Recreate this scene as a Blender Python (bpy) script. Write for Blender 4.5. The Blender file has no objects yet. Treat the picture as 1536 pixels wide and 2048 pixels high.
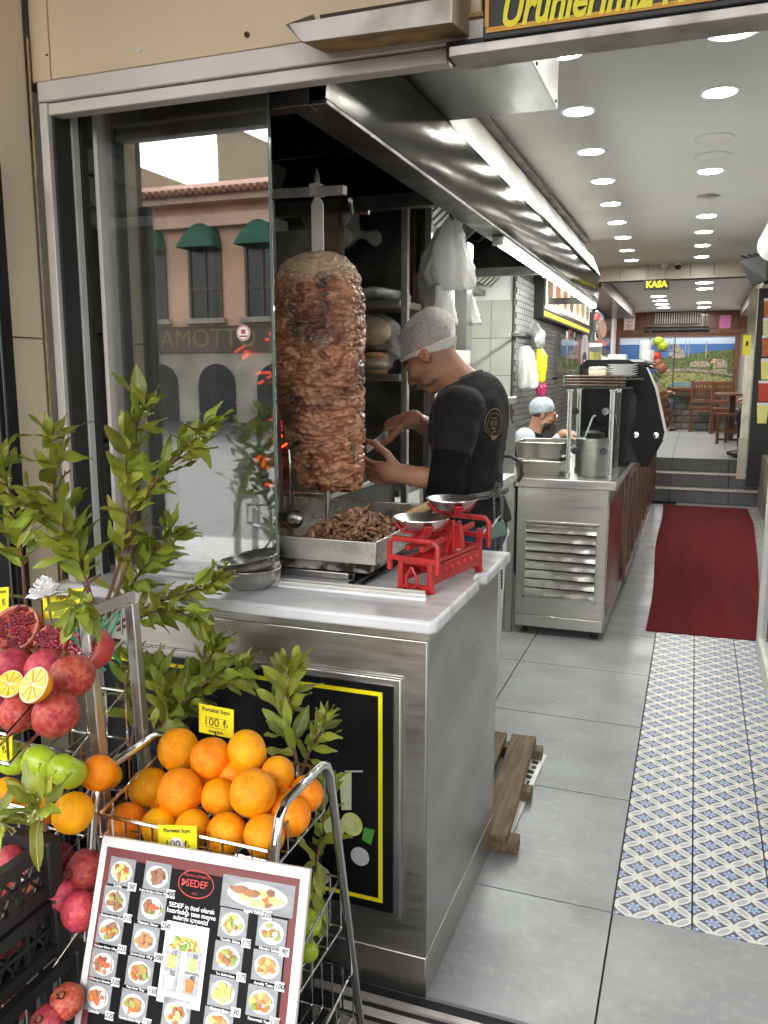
import bpy, bmesh, math, random
import numpy as np
from mathutils import Vector, Matrix, Euler
random.seed(7); RNG = np.random.default_rng(7)
D = bpy.data
SC = bpy.context.scene
COL = SC.collection
R = math.radians

# ------------------------------------------------------------------ camera
EYE = Vector((0, 0, 1.5)); FPX = 1665.0
cam_d = D.cameras.new('camera'); cam = D.objects.new('camera', cam_d); COL.objects.link(cam)
cam.location = EYE
cam.rotation_euler = (R(90 - 9.3), 0, R(20.3))
cam_d.sensor_fit = 'VERTICAL'; cam_d.sensor_height = 36.0; cam_d.sensor_width = 27.0
cam_d.lens = FPX / 2048 * 36.0
cam_d.clip_start = 0.05; cam_d.clip_end = 400
SC.camera = cam
# ------------------------------------------------------------------ sky, sun, exposure
W = D.worlds.new('World'); SC.world = W; W.use_nodes = True
_n = W.node_tree.nodes; _l = W.node_tree.links
_bg = _n['Background']
_sky = _n.new('ShaderNodeTexSky'); _sky.sky_type = 'NISHITA'; _sky.sun_disc = False
_sky.sun_elevation = R(48); _sky.sun_rotation = R(200); _sky.air_density = 1.6; _sky.dust_density = 4.0
_hs = _n.new('ShaderNodeHueSaturation'); _hs.inputs['Saturation'].default_value = 0.16
_l.new(_sky.outputs[0], _hs.inputs['Color']); _l.new(_hs.outputs[0], _bg.inputs['Color'])
_bg.inputs['Strength'].default_value = 0.15
sun_d = D.lights.new('sun', 'SUN'); sun_d.energy = 1.4; sun_d.angle = R(25); sun_d.color = (1, .96, .9)
sun = D.objects.new('sun', sun_d); COL.objects.link(sun)
sun.rotation_euler = (R(42), 0, R(-20))
sun.location = (0, -5, 12)
SC.view_settings.view_transform = 'Standard'; SC.view_settings.look = 'None'
SC.view_settings.exposure = 2.38; SC.view_settings.gamma = 1.0; SC.view_settings.use_curve_mapping = False
cy = SC.cycles
cy.use_denoising = True; cy.max_bounces = 7; cy.diffuse_bounces = 4; cy.glossy_bounces = 4
cy.transparent_max_bounces = 20; cy.transmission_bounces = 6; cy.sample_clamp_indirect = 6
cy.caustics_reflective = False; cy.caustics_refractive = False

# ------------------------------------------------------------------ measuring helpers
_M = np.array(cam.rotation_euler.to_matrix())
def at(px, py, x=None, y=None, z=None, d=None):
    """the point of the place that a pixel of the 1536 x 2048 photograph shows, on a plane x=, y=, z= or at a depth d="""
    v = _M @ np.array([(px - 768) / FPX, -(py - 1024) / FPX, -1.0])
    t = x / v[0] if x is not None else y / v[1] if y is not None else (z - 1.5) / v[2] if z is not None else d
    return Vector((v[0] * t, v[1] * t, 1.5 + v[2] * t))

# ------------------------------------------------------------------ materials
MATS = {}
def pm(name, c, r=.5, m=0, c2=None, ns=8, nd=4, st=(1, 1, 1), lo=.35, hi=.65, bs=0, bscale=40, bst=None, rv=0, coat=0,
       sss=0, hue=0, spec=.5, c3=None, n3=3, lo3=.55, hi3=.7, sheen=0, world=False):
    """procedural principled material: two noise-mixed colours, a third blotch colour, bump, roughness variation, per-object hue shift"""
    mt = D.materials.new(name); mt.use_nodes = True; MATS[name] = mt
    nt = mt.node_tree; N = nt.nodes; L = nt.links
    b = N['Principled BSDF']
    b.inputs['Roughness'].default_value = r; b.inputs['Metallic'].default_value = m
    b.inputs['Specular IOR Level'].default_value = spec
    b.inputs['Coat Weight'].default_value = coat; b.inputs['Coat Roughness'].default_value = .08
    if sss:
        b.inputs['Subsurface Weight'].default_value = sss; b.inputs['Subsurface Radius'].default_value = (.012, .005, .003)
    if sheen: b.inputs['Sheen Weight'].default_value = sheen
    tc = N.new('ShaderNodeTexCoord'); mp = N.new('ShaderNodeMapping'); mp.inputs['Scale'].default_value = st
    if world:
        g = N.new('ShaderNodeNewGeometry'); L.new(g.outputs['Position'], mp.inputs[0])
    else: L.new(tc.outputs['Object'], mp.inputs[0])
    def noise(scale, det, src=mp):
        n = N.new('ShaderNodeTexNoise'); n.inputs['Scale'].default_value = scale; n.inputs['Detail'].default_value = det
        L.new(src.outputs[0], n.inputs['Vector']); return n
    def mr(src, a, bb, c_, d_):
        q = N.new('ShaderNodeMapRange'); L.new(src, q.inputs[0])
        for i, v in enumerate((a, bb, c_, d_)): q.inputs[i + 1].default_value = v
        return q.outputs[0]
    def mix(f, a, bb):
        q = N.new('ShaderNodeMix'); q.data_type = 'RGBA'; L.new(f, q.inputs[0])
        for i, v in ((6, a), (7, bb)):
            if isinstance(v, tuple): q.inputs[i].default_value = (*v, 1)
            else: L.new(v, q.inputs[i])
        return q.outputs[2]
    out = None
    if c2 is not None:
        n = noise(ns, nd); out = mix(mr(n.outputs[0], lo, hi, 0, 1), c, c2)
        if rv: L.new(mr(n.outputs[0], .3, .7, r - rv, r + rv), b.inputs['Roughness'])
    if c3 is not None:
        n = noise(n3, 5); out = mix(mr(n.outputs[0], lo3, hi3, 0, 1), out if out is not None else c, c3)
    if hue:
        oi = N.new('ShaderNodeObjectInfo'); h = N.new('ShaderNodeHueSaturation')
        L.new(mr(oi.outputs['Random'], 0, 1, .5 - hue, .5 + hue), h.inputs['Hue'])
        ad = N.new('ShaderNodeMath'); ad.operation = 'MULTIPLY'; L.new(oi.outputs['Random'], ad.inputs[0]); ad.inputs[1].default_value = 7.31
        fr = N.new('ShaderNodeMath'); fr.operation = 'FRACT'; L.new(ad.outputs[0], fr.inputs[0])
        L.new(mr(fr.outputs[0], 0, 1, .75, 1.2), h.inputs['Value'])
        if out is None: h.inputs['Color'].default_value = (*c, 1)
        else: L.new(out, h.inputs['Color'])
        out = h.outputs[0]
    if out is None: b.inputs['Base Color'].default_value = (*c, 1)
    else: L.new(out, b.inputs['Base Color'])
    if bs:
        src = mp
        if bst: src = N.new('ShaderNodeMapping'); src.inputs['Scale'].default_value = bst; L.new(tc.outputs['Object'], src.inputs[0])
        n = noise(bscale, 4, src); bp = N.new('ShaderNodeBump'); bp.inputs['Strength'].default_value = bs; bp.inputs['Distance'].default_value = .01
        L.new(n.outputs[0], bp.inputs['Height']); L.new(bp.outputs[0], b.inputs['Normal'])
    return mt
def emit(name, c, s):
    mt = D.materials.new(name); mt.use_nodes = True; MATS[name] = mt
    b = mt.node_tree.nodes['Principled BSDF']; b.inputs['Base Color'].default_value = (*c, 1)
    b.inputs['Emission Color'].default_value = (*c, 1); b.inputs['Emission Strength'].default_value = s
    return mt
def glass(name, tint=(.92, .97, .95), f0=.08, rough=0.0, veil=0.0):
    """clear pane: lets light straight through and reflects more at a slant; veil = a little dust on it"""
    mt = D.materials.new(name); mt.use_nodes = True; MATS[name] = mt
    nt = mt.node_tree; N = nt.nodes; L = nt.links
    for n in list(N):
        if n.type == 'BSDF_PRINCIPLED': N.remove(n)
    o = [n for n in N if n.type == 'OUTPUT_MATERIAL'][0]
    t = N.new('ShaderNodeBsdfTransparent'); t.inputs[0].default_value = (*tint, 1)
    g = N.new('ShaderNodeBsdfGlossy'); g.inputs['Roughness'].default_value = rough
    lw = N.new('ShaderNodeLayerWeight'); lw.inputs[0].default_value = .5
    p = N.new('ShaderNodeMath'); p.operation = 'POWER'; L.new(lw.outputs['Facing'], p.inputs[0]); p.inputs[1].default_value = 5
    q = N.new('ShaderNodeMapRange'); L.new(p.outputs[0], q.inputs[0]); q.inputs[3].default_value = f0; q.inputs[4].default_value = 1
    m = N.new('ShaderNodeMixShader'); L.new(q.outputs[0], m.inputs[0]); L.new(t.outputs[0], m.inputs[1]); L.new(g.outputs[0], m.inputs[2])
    last = m
    if veil:
        df = N.new('ShaderNodeBsdfDiffuse'); df.inputs[0].default_value = (.8, .82, .8, 1)
        tc = N.new('ShaderNodeTexCoord'); mp = N.new('ShaderNodeMapping'); mp.inputs['Scale'].default_value = (3, 1, .8); L.new(tc.outputs['Object'], mp.inputs[0])
        n = N.new('ShaderNodeTexNoise'); n.inputs['Scale'].default_value = 3; n.inputs['Detail'].default_value = 6; L.new(mp.outputs[0], n.inputs['Vector'])
        r = N.new('ShaderNodeMapRange'); L.new(n.outputs[0], r.inputs[0]); r.inputs[1].default_value = .4; r.inputs[2].default_value = .8; r.inputs[3].default_value = 0; r.inputs[4].default_value = veil
        m2 = N.new('ShaderNodeMixShader'); L.new(r.outputs[0], m2.inputs[0]); L.new(m.outputs[0], m2.inputs[1]); L.new(df.outputs[0], m2.inputs[2]); last = m2
    L.new(last.outputs[0], o.inputs[0])
    return mt
def film(name, c, alpha, rough=.2, bs=.6, bscale=18):
    """thin plastic: part see-through, shiny, crumpled by bump"""
    mt = pm(name, c, rough, bs=bs, bscale=bscale, spec=.7); mt.node_tree.nodes['Principled BSDF'].inputs['Alpha'].default_value = alpha
    return mt
def translucent(mt, f):
    nt = mt.node_tree; L = nt.links; t = nt.nodes.new('ShaderNodeBsdfTranslucent'); t.inputs[0].default_value = (.9, .9, .89, 1); m = nt.nodes.new('ShaderNodeMixShader'); m.inputs[0].default_value = f
    b = nt.nodes['Principled BSDF']; L.new(b.outputs[0], m.inputs[1]); L.new(t.outputs[0], m.inputs[2]); L.new(m.outputs[0], nt.nodes['Material Output'].inputs[0])

# ------------------------------------------------------------------ objects
ORG = {}
def tag(o, label=None, cat=None, group=None, kind=None):
    if label: o['label'] = label
    if cat: o['category'] = cat
    if group: o['group'] = group
    if kind: o['kind'] = kind
    return o
def thing(name, label, cat, loc=(0, 0, 0), group=None):
    o = D.objects.new(name, None); COL.objects.link(o); o.location = loc; o.empty_display_size = .05
    ORG[o.name] = Vector(loc); return tag(o, label, cat, group)
def link(name, me, mats=(), parent=None, label=None, cat=None, group=None, kind=None):
    o = D.objects.new(name, me); COL.objects.link(o)
    for m in mats: me.materials.append(MATS[m] if isinstance(m, str) else m)
    if parent is not None:
        o.parent = parent; ORG[o.name] = ORG[parent.name].copy()
    else: ORG[o.name] = Vector((0, 0, 0))
    return tag(o, label, cat, group, kind)
def kids(o): return [c for c in D.objects if c.parent == o]
def copy_tree(o, loc=None, parent=None, **k):
    c = o.copy(); COL.objects.link(c); ORG[c.name] = Vector(loc if loc is not None else o.location)
    if parent is not None: c.parent = parent
    if loc is not None: c.location = loc
    for ch in o.children: copy_tree(ch, None, c)
    tag(c, **k); return c

class MB:
    """collects shapes in world coordinates and links them as ONE mesh object"""
    def __init__(s): s.v = []; s.f = []; s.m = []; s.mi = 0
    def add(s, vs, fs, mi=None):
        b = len(s.v); s.v += [tuple(v) for v in vs]; s.f += [tuple(i + b for i in f) for f in fs]
        s.m += [s.mi if mi is None else mi] * len(fs); return s
    def box(s, x0, x1, y0, y1, z0, z1, mi=None):
        if x0 > x1: x0, x1 = x1, x0
        if y0 > y1: y0, y1 = y1, y0
        if z0 > z1: z0, z1 = z1, z0
        vs = [(x0, y0, z0), (x1, y0, z0), (x1, y1, z0), (x0, y1, z0), (x0, y0, z1), (x1, y0, z1), (x1, y1, z1), (x0, y1, z1)]
        return s.add(vs, [(3, 2, 1, 0), (4, 5, 6, 7), (0, 1, 5, 4), (1, 2, 6, 5), (2, 3, 7, 6), (3, 0, 4, 7)], mi)
    def bar(s, p, q, w, h, up=(0, 0, 1), mi=None):
        """square bar from p to q, w across, h along up"""
        p = Vector(p); q = Vector(q); d = (q - p).normalized(); u = Vector(up); a = d.cross(u)
        if a.length < 1e-4: a = d.cross(Vector((1, 0, 0)))
        a.normalize(); u = a.cross(d).normalized(); a *= w / 2; u *= h / 2
        vs = [p - a - u, p + a - u, p + a + u, p - a + u, q - a - u, q + a - u, q + a + u, q - a + u]
        return s.add(vs, [(0, 1, 2, 3), (7, 6, 5, 4), (0, 4, 5, 1), (1, 5, 6, 2), (2, 6, 7, 3), (3, 7, 4, 0)], mi)
    def tube(s, pts, r, n=8, mi=None, cap=True):
        pts = [Vector(p) for p in pts]; k = len(pts); rs = r if hasattr(r, '__len__') else [r] * k
        vs = []; fs = []; prev = None
        for i, p in enumerate(pts):
            d = (pts[min(i + 1, k - 1)] - pts[max(i - 1, 0)]).normalized()
            if prev is None:
                a = d.cross(Vector((0, 0, 1)))
                if a.length < .05: a = d.cross(Vector((1, 0, 0)))
            else: a = prev - d * prev.dot(d)
            a.normalize(); prev = a; b = d.cross(a)
            for j in range(n):
                t = 2 * math.pi * j / n; vs.append(p + (a * math.cos(t) + b * math.sin(t)) * rs[i])
        for i in range(k - 1):
            for j in range(n): fs.append((i * n + j, i * n + (j + 1) % n, (i + 1) * n + (j + 1) % n, (i + 1) * n + j))
        if cap: fs.append(tuple(range(n - 1, -1, -1))); fs.append(tuple((k - 1) * n + j for j in range(n)))
        return s.add(vs, fs, mi)
    def lathe(s, prof, o=(0, 0, 0), n=24, axis=(0, 0, 1), mi=None, sx=1, sy=1):
        """prof = [(radius, height)] turned round axis at o"""
        z = Vector(axis).normalized(); a = z.cross(Vector((0, 1, 0)))
        if a.length < .05: a = z.cross(Vector((1, 0, 0)))
        a.normalize(); b = z.cross(a); o = Vector(o); vs = []; fs = []; k = len(prof)
        for (r, h) in prof:
            r = max(r, 1e-5)
            for j in range(n):
                t = 2 * math.pi * j / n; vs.append(o + z * h + a * (r * sx * math.cos(t)) + b * (r * sy * math.sin(t)))
        for i in range(k - 1):
            for j in range(n): fs.append((i * n + j, i * n + (j + 1) % n, (i + 1) * n + (j + 1) % n, (i + 1) * n + j))
        return s.add(vs, fs, mi)
    def prism(s, poly, ext, mi=None):
        """poly = 3-D points of a flat outline, ext = extrusion vector"""
        P = [Vector(p) for p in poly]; E = Vector(ext); n = len(P)
        vs = P + [p + E for p in P]
        fs = [tuple(range(n - 1, -1, -1)), tuple(range(n, 2 * n))] + [(i, (i + 1) % n, n + (i + 1) % n, n + i) for i in range(n)]
        return s.add(vs, fs, mi)
    def sphere(s, c, r, n=16, k=10, mi=None, sc=(1, 1, 1)):
        c = Vector(c); vs = []; fs = []
        for i in range(k + 1):
            t = math.pi * i / k
            for j in range(n):
                p = 2 * math.pi * j / n
                vs.append(c + Vector((math.sin(t) * math.cos(p) * sc[0], math.sin(t) * math.sin(p) * sc[1], math.cos(t) * sc[2])) * r)
        for i in range(k):
            for j in range(n): fs.append((i * n + (j + 1) % n, i * n + j, (i + 1) * n + j, (i + 1) * n + (j + 1) % n))
        return s.add(vs, fs, mi)
    def mesh(s, name, off=(0, 0, 0), sharp=35):
        me = D.meshes.new(name); o = Vector(off)
        me.from_pydata([tuple(Vector(v) - o) for v in s.v], [], s.f); me.validate(clean_customdata=False)
        if len(me.polygons) == len(s.m): me.polygons.foreach_set('material_index', s.m)
        bm = bmesh.new(); bm.from_mesh(me); bmesh.ops.recalc_face_normals(bm, faces=bm.faces); bm.to_mesh(me); bm.free()
        me.polygons.foreach_set('use_smooth', [True] * len(me.polygons)); me.set_sharp_from_angle(angle=R(sharp)); me.update()
        return me
    def build(s, name, mats, parent=None, bev=0, sharp=35, **k):
        if isinstance(mats, str) or not hasattr(mats, '__len__'): mats = [mats]
        off = ORG[parent.name] if parent is not None else (0, 0, 0)
        o = link(name, s.mesh(name, off, sharp), mats, parent, **k)
        if bev:
            b = o.modifiers.new('edge', 'BEVEL'); b.width = bev; b.segments = 2; b.limit_method = 'ANGLE'; b.angle_limit = R(40); b.harden_normals = False
        return o
def box(name, mt, x0, x1, y0, y1, z0, z1, parent=None, bev=0, **k):
    return MB().box(x0, x1, y0, y1, z0, z1).build(name, mt, parent, bev, **k)

FONT = D.fonts.load('<builtin>') if hasattr(D.fonts, 'load') else None
def text_mesh(txt, size, depth=.0, shear=0, align='CENTER', bold=0, wrap=1.0):
    cu = D.curves.new('text', 'FONT'); cu.body = txt; cu.size = size; cu.extrude = depth; cu.shear = shear; cu.align_x = align; cu.align_y = 'CENTER'
    cu.offset = bold; cu.space_line = wrap; cu.resolution_u = 3
    ob = D.objects.new('text', cu); COL.objects.link(ob)
    dg = bpy.context.evaluated_depsgraph_get(); me = D.meshes.new_from_object(ob.evaluated_get(dg))
    vs = [v.co.copy() for v in me.vertices]; fs = [tuple(p.vertices) for p in me.polygons]
    D.objects.remove(ob); D.meshes.remove(me); D.curves.remove(cu)
    return vs, fs
def put_text(mb, txt, o, u, v, size, mi=0, **k):
    """flat lettering at o, reading along unit vector u, up along v"""
    vs, fs = text_mesh(txt, size, **k); u = Vector(u); v = Vector(v); w = u.cross(v); o = Vector(o)
    mb.add([o + u * p.x + v * p.y + w * p.z for p in vs], fs, mi)

# ------------------------------------------------------------------ implicit surfaces (bodies, bags, bread, meat)
class SDF:
    def __init__(s, lo, hi, h):
        s.lo = np.array(lo, float); s.h = h; s.n = np.maximum(4, np.ceil((np.array(hi) - s.lo) / h).astype(int) + 1)
        s.ax = [s.lo[i] + h * np.arange(s.n[i]) for i in range(3)]; s.d = np.full(s.n, .25)
    def _win(s, lo, hi, mg):
        sl = []
        for i in range(3):
            a = int(np.clip(math.floor((lo[i] - mg - s.lo[i]) / s.h), 0, s.n[i])); b = int(np.clip(math.ceil((hi[i] + mg - s.lo[i]) / s.h) + 1, 0, s.n[i])); sl.append(slice(a, b))
        return tuple(sl), np.meshgrid(*[s.ax[i][sl[i]] for i in range(3)], indexing='ij')
    def _mix(s, sl, d, k, sub):
        a = s.d[sl]
        if sub: d = -d; h = np.clip(.5 - .5 * (a - d) / max(k, 1e-6), 0, 1); s.d[sl] = a * (1 - h) + d * h + k * h * (1 - h)
        else: h = np.clip(.5 + .5 * (d - a) / max(k, 1e-6), 0, 1); s.d[sl] = d * (1 - h) + a * h - k * h * (1 - h)
    def cap(s, a, b, ra, rb=None, k=.02, sub=False):
        rb = ra if rb is None else rb; a = np.array(a, float); b = np.array(b, float); m = max(ra, rb) + k + .02
        sl, (X, Y, Z) = s._win(np.minimum(a, b), np.maximum(a, b), m)
        if X.size == 0: return s
        ab = b - a; t = np.clip(((X - a[0]) * ab[0] + (Y - a[1]) * ab[1] + (Z - a[2]) * ab[2]) / max(ab @ ab, 1e-9), 0, 1)
        d = np.sqrt((X - a[0] - ab[0] * t) ** 2 + (Y - a[1] - ab[1] * t) ** 2 + (Z - a[2] - ab[2] * t) ** 2) - (ra + (rb - ra) * t)
        s._mix(sl, d, k, sub); return s
    def ell(s, c, r, k=.02, rot=None, sub=False):
        """ellipsoid; rot = 3x3 matrix whose columns are its axes"""
        c = np.array(c, float); r = np.array(r, float); m = r.max(); sl, (X, Y, Z) = s._win(c - m, c + m, k + .02)
        if X.size == 0: return s
        P = [X - c[0], Y - c[1], Z - c[2]]
        if rot is not None:
            Q = np.array(rot); P = [Q[0, i] * P[0] + Q[1, i] * P[1] + Q[2, i] * P[2] for i in range(3)]
        k0 = np.sqrt(sum((P[i] / r[i]) ** 2 for i in range(3))); k1 = np.sqrt(sum((P[i] / r[i] ** 2) ** 2 for i in range(3)))
        s._mix(sl, k0 * (k0 - 1) / np.maximum(k1, 1e-9), k, sub); return s
    def chain(s, pts, rs, k=.02):
        for i in range(len(pts) - 1): s.cap(pts[i], pts[i + 1], rs[i], rs[i + 1], k)
        return s
    def cut(s, p, nrm):
        """keep only the side of the plane that nrm points away from"""
        X, Y, Z = np.meshgrid(*s.ax, indexing='ij'); nrm = np.array(nrm, float); nrm /= np.linalg.norm(nrm)
        s.d = np.maximum(s.d, (X - p[0]) * nrm[0] + (Y - p[1]) * nrm[1] + (Z - p[2]) * nrm[2]); return s
    def noise(s, amp, fr, seed=0, st=(1, 1, 1)):
        r = np.random.default_rng(seed); X, Y, Z = np.meshgrid(*s.ax, indexing='ij'); o = np.zeros(s.n)
        for i in range(9):
            w = r.normal(size=3) * fr * np.array(st) * (.6 + .25 * i); o += np.sin(X * w[0] + Y * w[1] + Z * w[2] + r.uniform(0, 6.3)) / (1 + .25 * i)
        s.d = s.d + amp * o / 3; return s
    def surf(s):
        d = s.d; I = d < 0; nx, ny, nz = d.shape
        c = np.zeros((nx - 1, ny - 1, nz - 1), int)
        for i in (0, 1):
            for j in (0, 1):
                for k in (0, 1): c += I[i:nx - 1 + i, j:ny - 1 + j, k:nz - 1 + k]
        act = (c > 0) & (c < 8); idx = -np.ones(act.shape, int); ijk = np.argwhere(act); idx[act] = np.arange(len(ijk))
        acc = np.zeros((len(ijk), 3)); cnt = np.zeros(len(ijk))
        cs = [(i, j, k) for i in (0, 1) for j in (0, 1) for k in (0, 1)]
        for a in cs:
            for ax in range(3):
                if a[ax]: continue
                b = list(a); b[ax] = 1
                da = d[ijk[:, 0] + a[0], ijk[:, 1] + a[1], ijk[:, 2] + a[2]]; db = d[ijk[:, 0] + b[0], ijk[:, 1] + b[1], ijk[:, 2] + b[2]]
                m = (da < 0) != (db < 0); t = da[m] / (da[m] - db[m]); p = np.tile(np.array(a, float), (m.sum(), 1)); p[:, ax] = t
                acc[m] += p; cnt[m] += 1
        V = s.lo + s.h * (ijk + acc / cnt[:, None])
        F = []
        for ax in range(3):
            sl0 = [slice(None)] * 3; sl1 = [slice(None)] * 3; sl0[ax] = slice(0, -1); sl1[ax] = slice(1, None)
            e = I[tuple(sl0)] != I[tuple(sl1)]; fl = I[tuple(sl0)]
            P = np.argwhere(e); u, w = (ax + 1) % 3, (ax + 2) % 3
            ok = (P[:, u] > 0) & (P[:, w] > 0) & (P[:, u] < d.shape[u] - 1) & (P[:, w] < d.shape[w] - 1); P = P[ok]
            f = fl[P[:, 0], P[:, 1], P[:, 2]]
            def q(du, dw):
                Q = P.copy(); Q[:, u] -= du; Q[:, w] -= dw; return idx[Q[:, 0], Q[:, 1], Q[:, 2]]
            q4 = np.stack([q(1, 1), q(0, 1), q(0, 0), q(1, 0)], 1); q4[~f] = q4[~f][:, ::-1]; F.append(q4)
        F = np.concatenate(F); F = F[(F >= 0).all(1)]
        return V, F
    def build(s, name, mats, parent=None, smooth=1, paint=None, **k):
        V, F = s.surf(); off = ORG[parent.name] if parent is not None else Vector((0, 0, 0))
        me = D.meshes.new(name); me.from_pydata((V - np.array(off)).tolist(), [], F.tolist()); me.update()
        me.polygons.foreach_set('use_smooth', [True] * len(me.polygons))
        if isinstance(mats, str): mats = [mats]
        if paint is not None:
            c = V[F].mean(1); me.polygons.foreach_set('material_index', paint(c).astype(np.int32).tolist())
        o = link(name, me, mats, parent, **k)
        if smooth:
            md = o.modifiers.new('smooth', 'SMOOTH'); md.factor = .5; md.iterations = smooth
        return o
# ------------------------------------------------------------------ materials of the place
pm('steel', (.54, .52, .49), .34, 1, (.49, .47, .44), 9, st=(1, 1, 7), rv=.06, bs=.02, bscale=50, bst=(1, 1, 14), c3=(.42, .40, .37), n3=2.2, lo3=.5, hi3=.8)
pm('steel_side', (.50, .50, .49), .38, 1, (.38, .38, .37), 5, st=(2, .5, 1), rv=.1, bs=.05, bscale=30)
pm('steel_dark', (.20, .19, .18), .38, 1, (.09, .085, .08), 6, rv=.1)
pm('steel_polish', (.20, .195, .185), .17, 1, (.15, .148, .14), 4, bs=.12, bscale=5, bst=(1, 1.2, .6))
pm('chrome', (.72, .72, .72), .1, 1)
pm('alu', (.72, .66, .62), .45, .15, (.65, .59, .55), 7, st=(.5, 1, 1), rv=.06)
pm('alu_worn', (.52, .48, .45), .48, .4, (.33, .29, .25), 12, lo=.45, hi=.75, rv=.1)
pm('marble', (.70, .70, .71), .28, 0, (.44, .45, .47), 5, 8, st=(.6, 5, 1), lo=.4, hi=.75, spec=.5)
pm('cream_panel', (.76, .60, .41), .5, 0, (.70, .54, .36), 2, 6, spec=.35, c3=(.34, .28, .19), n3=1.4, lo3=.6, hi3=.85)
pm('cream_wall', (.82, .69, .50), .55, 0, (.76, .63, .45), 1.5, 6, c3=(.46, .39, .28), n3=3, lo3=.62, hi3=.85)
pm('dirt_shade', (.06, .045, .03), .8)  # dark brown for dirt, and for the painted shade inside the trough
pm('rust_tape', (.48, .30, .10), .7, 0, (.22, .14, .07), 20)
pm('black', (.012, .012, .012), .5)
pm('black_satin', (.006, .006, .007), .35, spec=.15)
pm('black_gloss', (.008, .008, .009), .22, spec=.32)
pm('rubber', (.02, .02, .02), .75)
pm('grout', (.035, .034, .033), .85)
pm('grey_tile', (.30, .312, .312), .38, 0, (.20, .21, .212), 3.2, 12, st=(1, 1.3, 1), lo=.22, hi=.78, rv=.1, c3=(.33, .335, .33), n3=30, lo3=.5, hi3=.85, bs=.05, bscale=90, spec=.4, world=True)
pm('grey_tile_up', (.34, .35, .36), .3, 0, (.27, .28, .29), 3, 8, st=(.6, 4, 1), world=True)
pm('riser_tile', (.13, .135, .14), .45, 0, (.10, .104, .107), 4, 8, world=True)
pm('pavement', (.07, .068, .065), .6, 0, (.045, .044, .042), 6, 8)
pm('asphalt', (.03, .03, .031), .8, 0, (.018, .018, .019), 9, 8)
pm('ceiling_paint', (.53, .52, .495), .55, 0, (.49, .48, .455), 1.2, 5)
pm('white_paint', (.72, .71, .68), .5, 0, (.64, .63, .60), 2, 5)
pm('old_white', (.66, .66, .62), .4, 0, (.56, .56, .51), 8, 6)
pm('wall_tile', (.42, .41, .37), .25, 0, (.36, .35, .31), 2, 5, c3=(.33, .31, .27), n3=2.4, lo3=.58, hi3=.85)
pm('brick_tile', (.15, .143, .14), .3, 0, (.085, .082, .082), 2, 3, hue=.01, c3=(.24, .23, .22), n3=26, lo3=.52, hi3=.72)
pm('beam_tile', (.50, .46, .38), .35, 0, (.44, .40, .32), 3, 5)
pm('wood_red', (.15, .05, .018), .35, 0, (.075, .026, .010), 3, 8, st=(8, 8, 1), coat=.3)
pm('wood_dark', (.09, .036, .015), .4, 0, (.045, .018, .008), 4, 8, st=(9, 9, 1), coat=.2)
pm('wood_pallet', (.17, .115, .062), .75, 0, (.075, .048, .026), 7, 8, st=(9, .9, 5), bs=.3, bscale=30, bst=(12, 1, 12))
pm('wood_pale', (.52, .36, .17), .5, 0, (.36, .23, .09), 8, 6, st=(6, 1, 6))
pm('stone', (.30, .29, .25), .7, 0, (.18, .175, .155), 4, 8, bs=.3, bscale=18, hue=.01)
pm('rug', (.140, .010, .014), .95, 0, (.105, .007, .010), 4, 3, st=(5, .25, 1), lo=.25, hi=.75, bs=.5, bscale=260, c3=(.075, .006, .008), n3=1.1, lo3=.5, hi3=.8, world=True, spec=.15)
pm('red_panel', (.16, .012, .02), .22, .2, (.11, .009, .015), 3)
pm('yellow', (.90, .78, .01), .45)
pm('yellow_card', (.92, .80, .02), .5, 0, (.86, .74, .02), 6)
pm('orange_trim', (.75, .36, .02), .45, 0, (.55, .26, .02), 20)
pm('white', (.80, .80, .80), .45)
pm('paper', (.76, .75, .70), .6, 0, (.68, .66, .61), 8)
pm('ink', (.02, .02, .022), .6)
pm('grey_print', (.60, .60, .61), .45)
pm('maroon', (.13, .02, .02), .4)
pm('maroon_red', (.50, .04, .03), .45)
emit('lamp', (1, .97, .91), 28); emit('tube_light', (.95, 1, .93), 26); emit('ember', (1, .07, .008), .65); emit('menu_glow', (1, .9, .7), .15); emit('yellow_glow', (.9, .8, .02), .11)
glass('pane_glass', (.92, .95, .94), .34, veil=.015)
glass('case_glass', (.93, .96, .95), .07)
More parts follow.
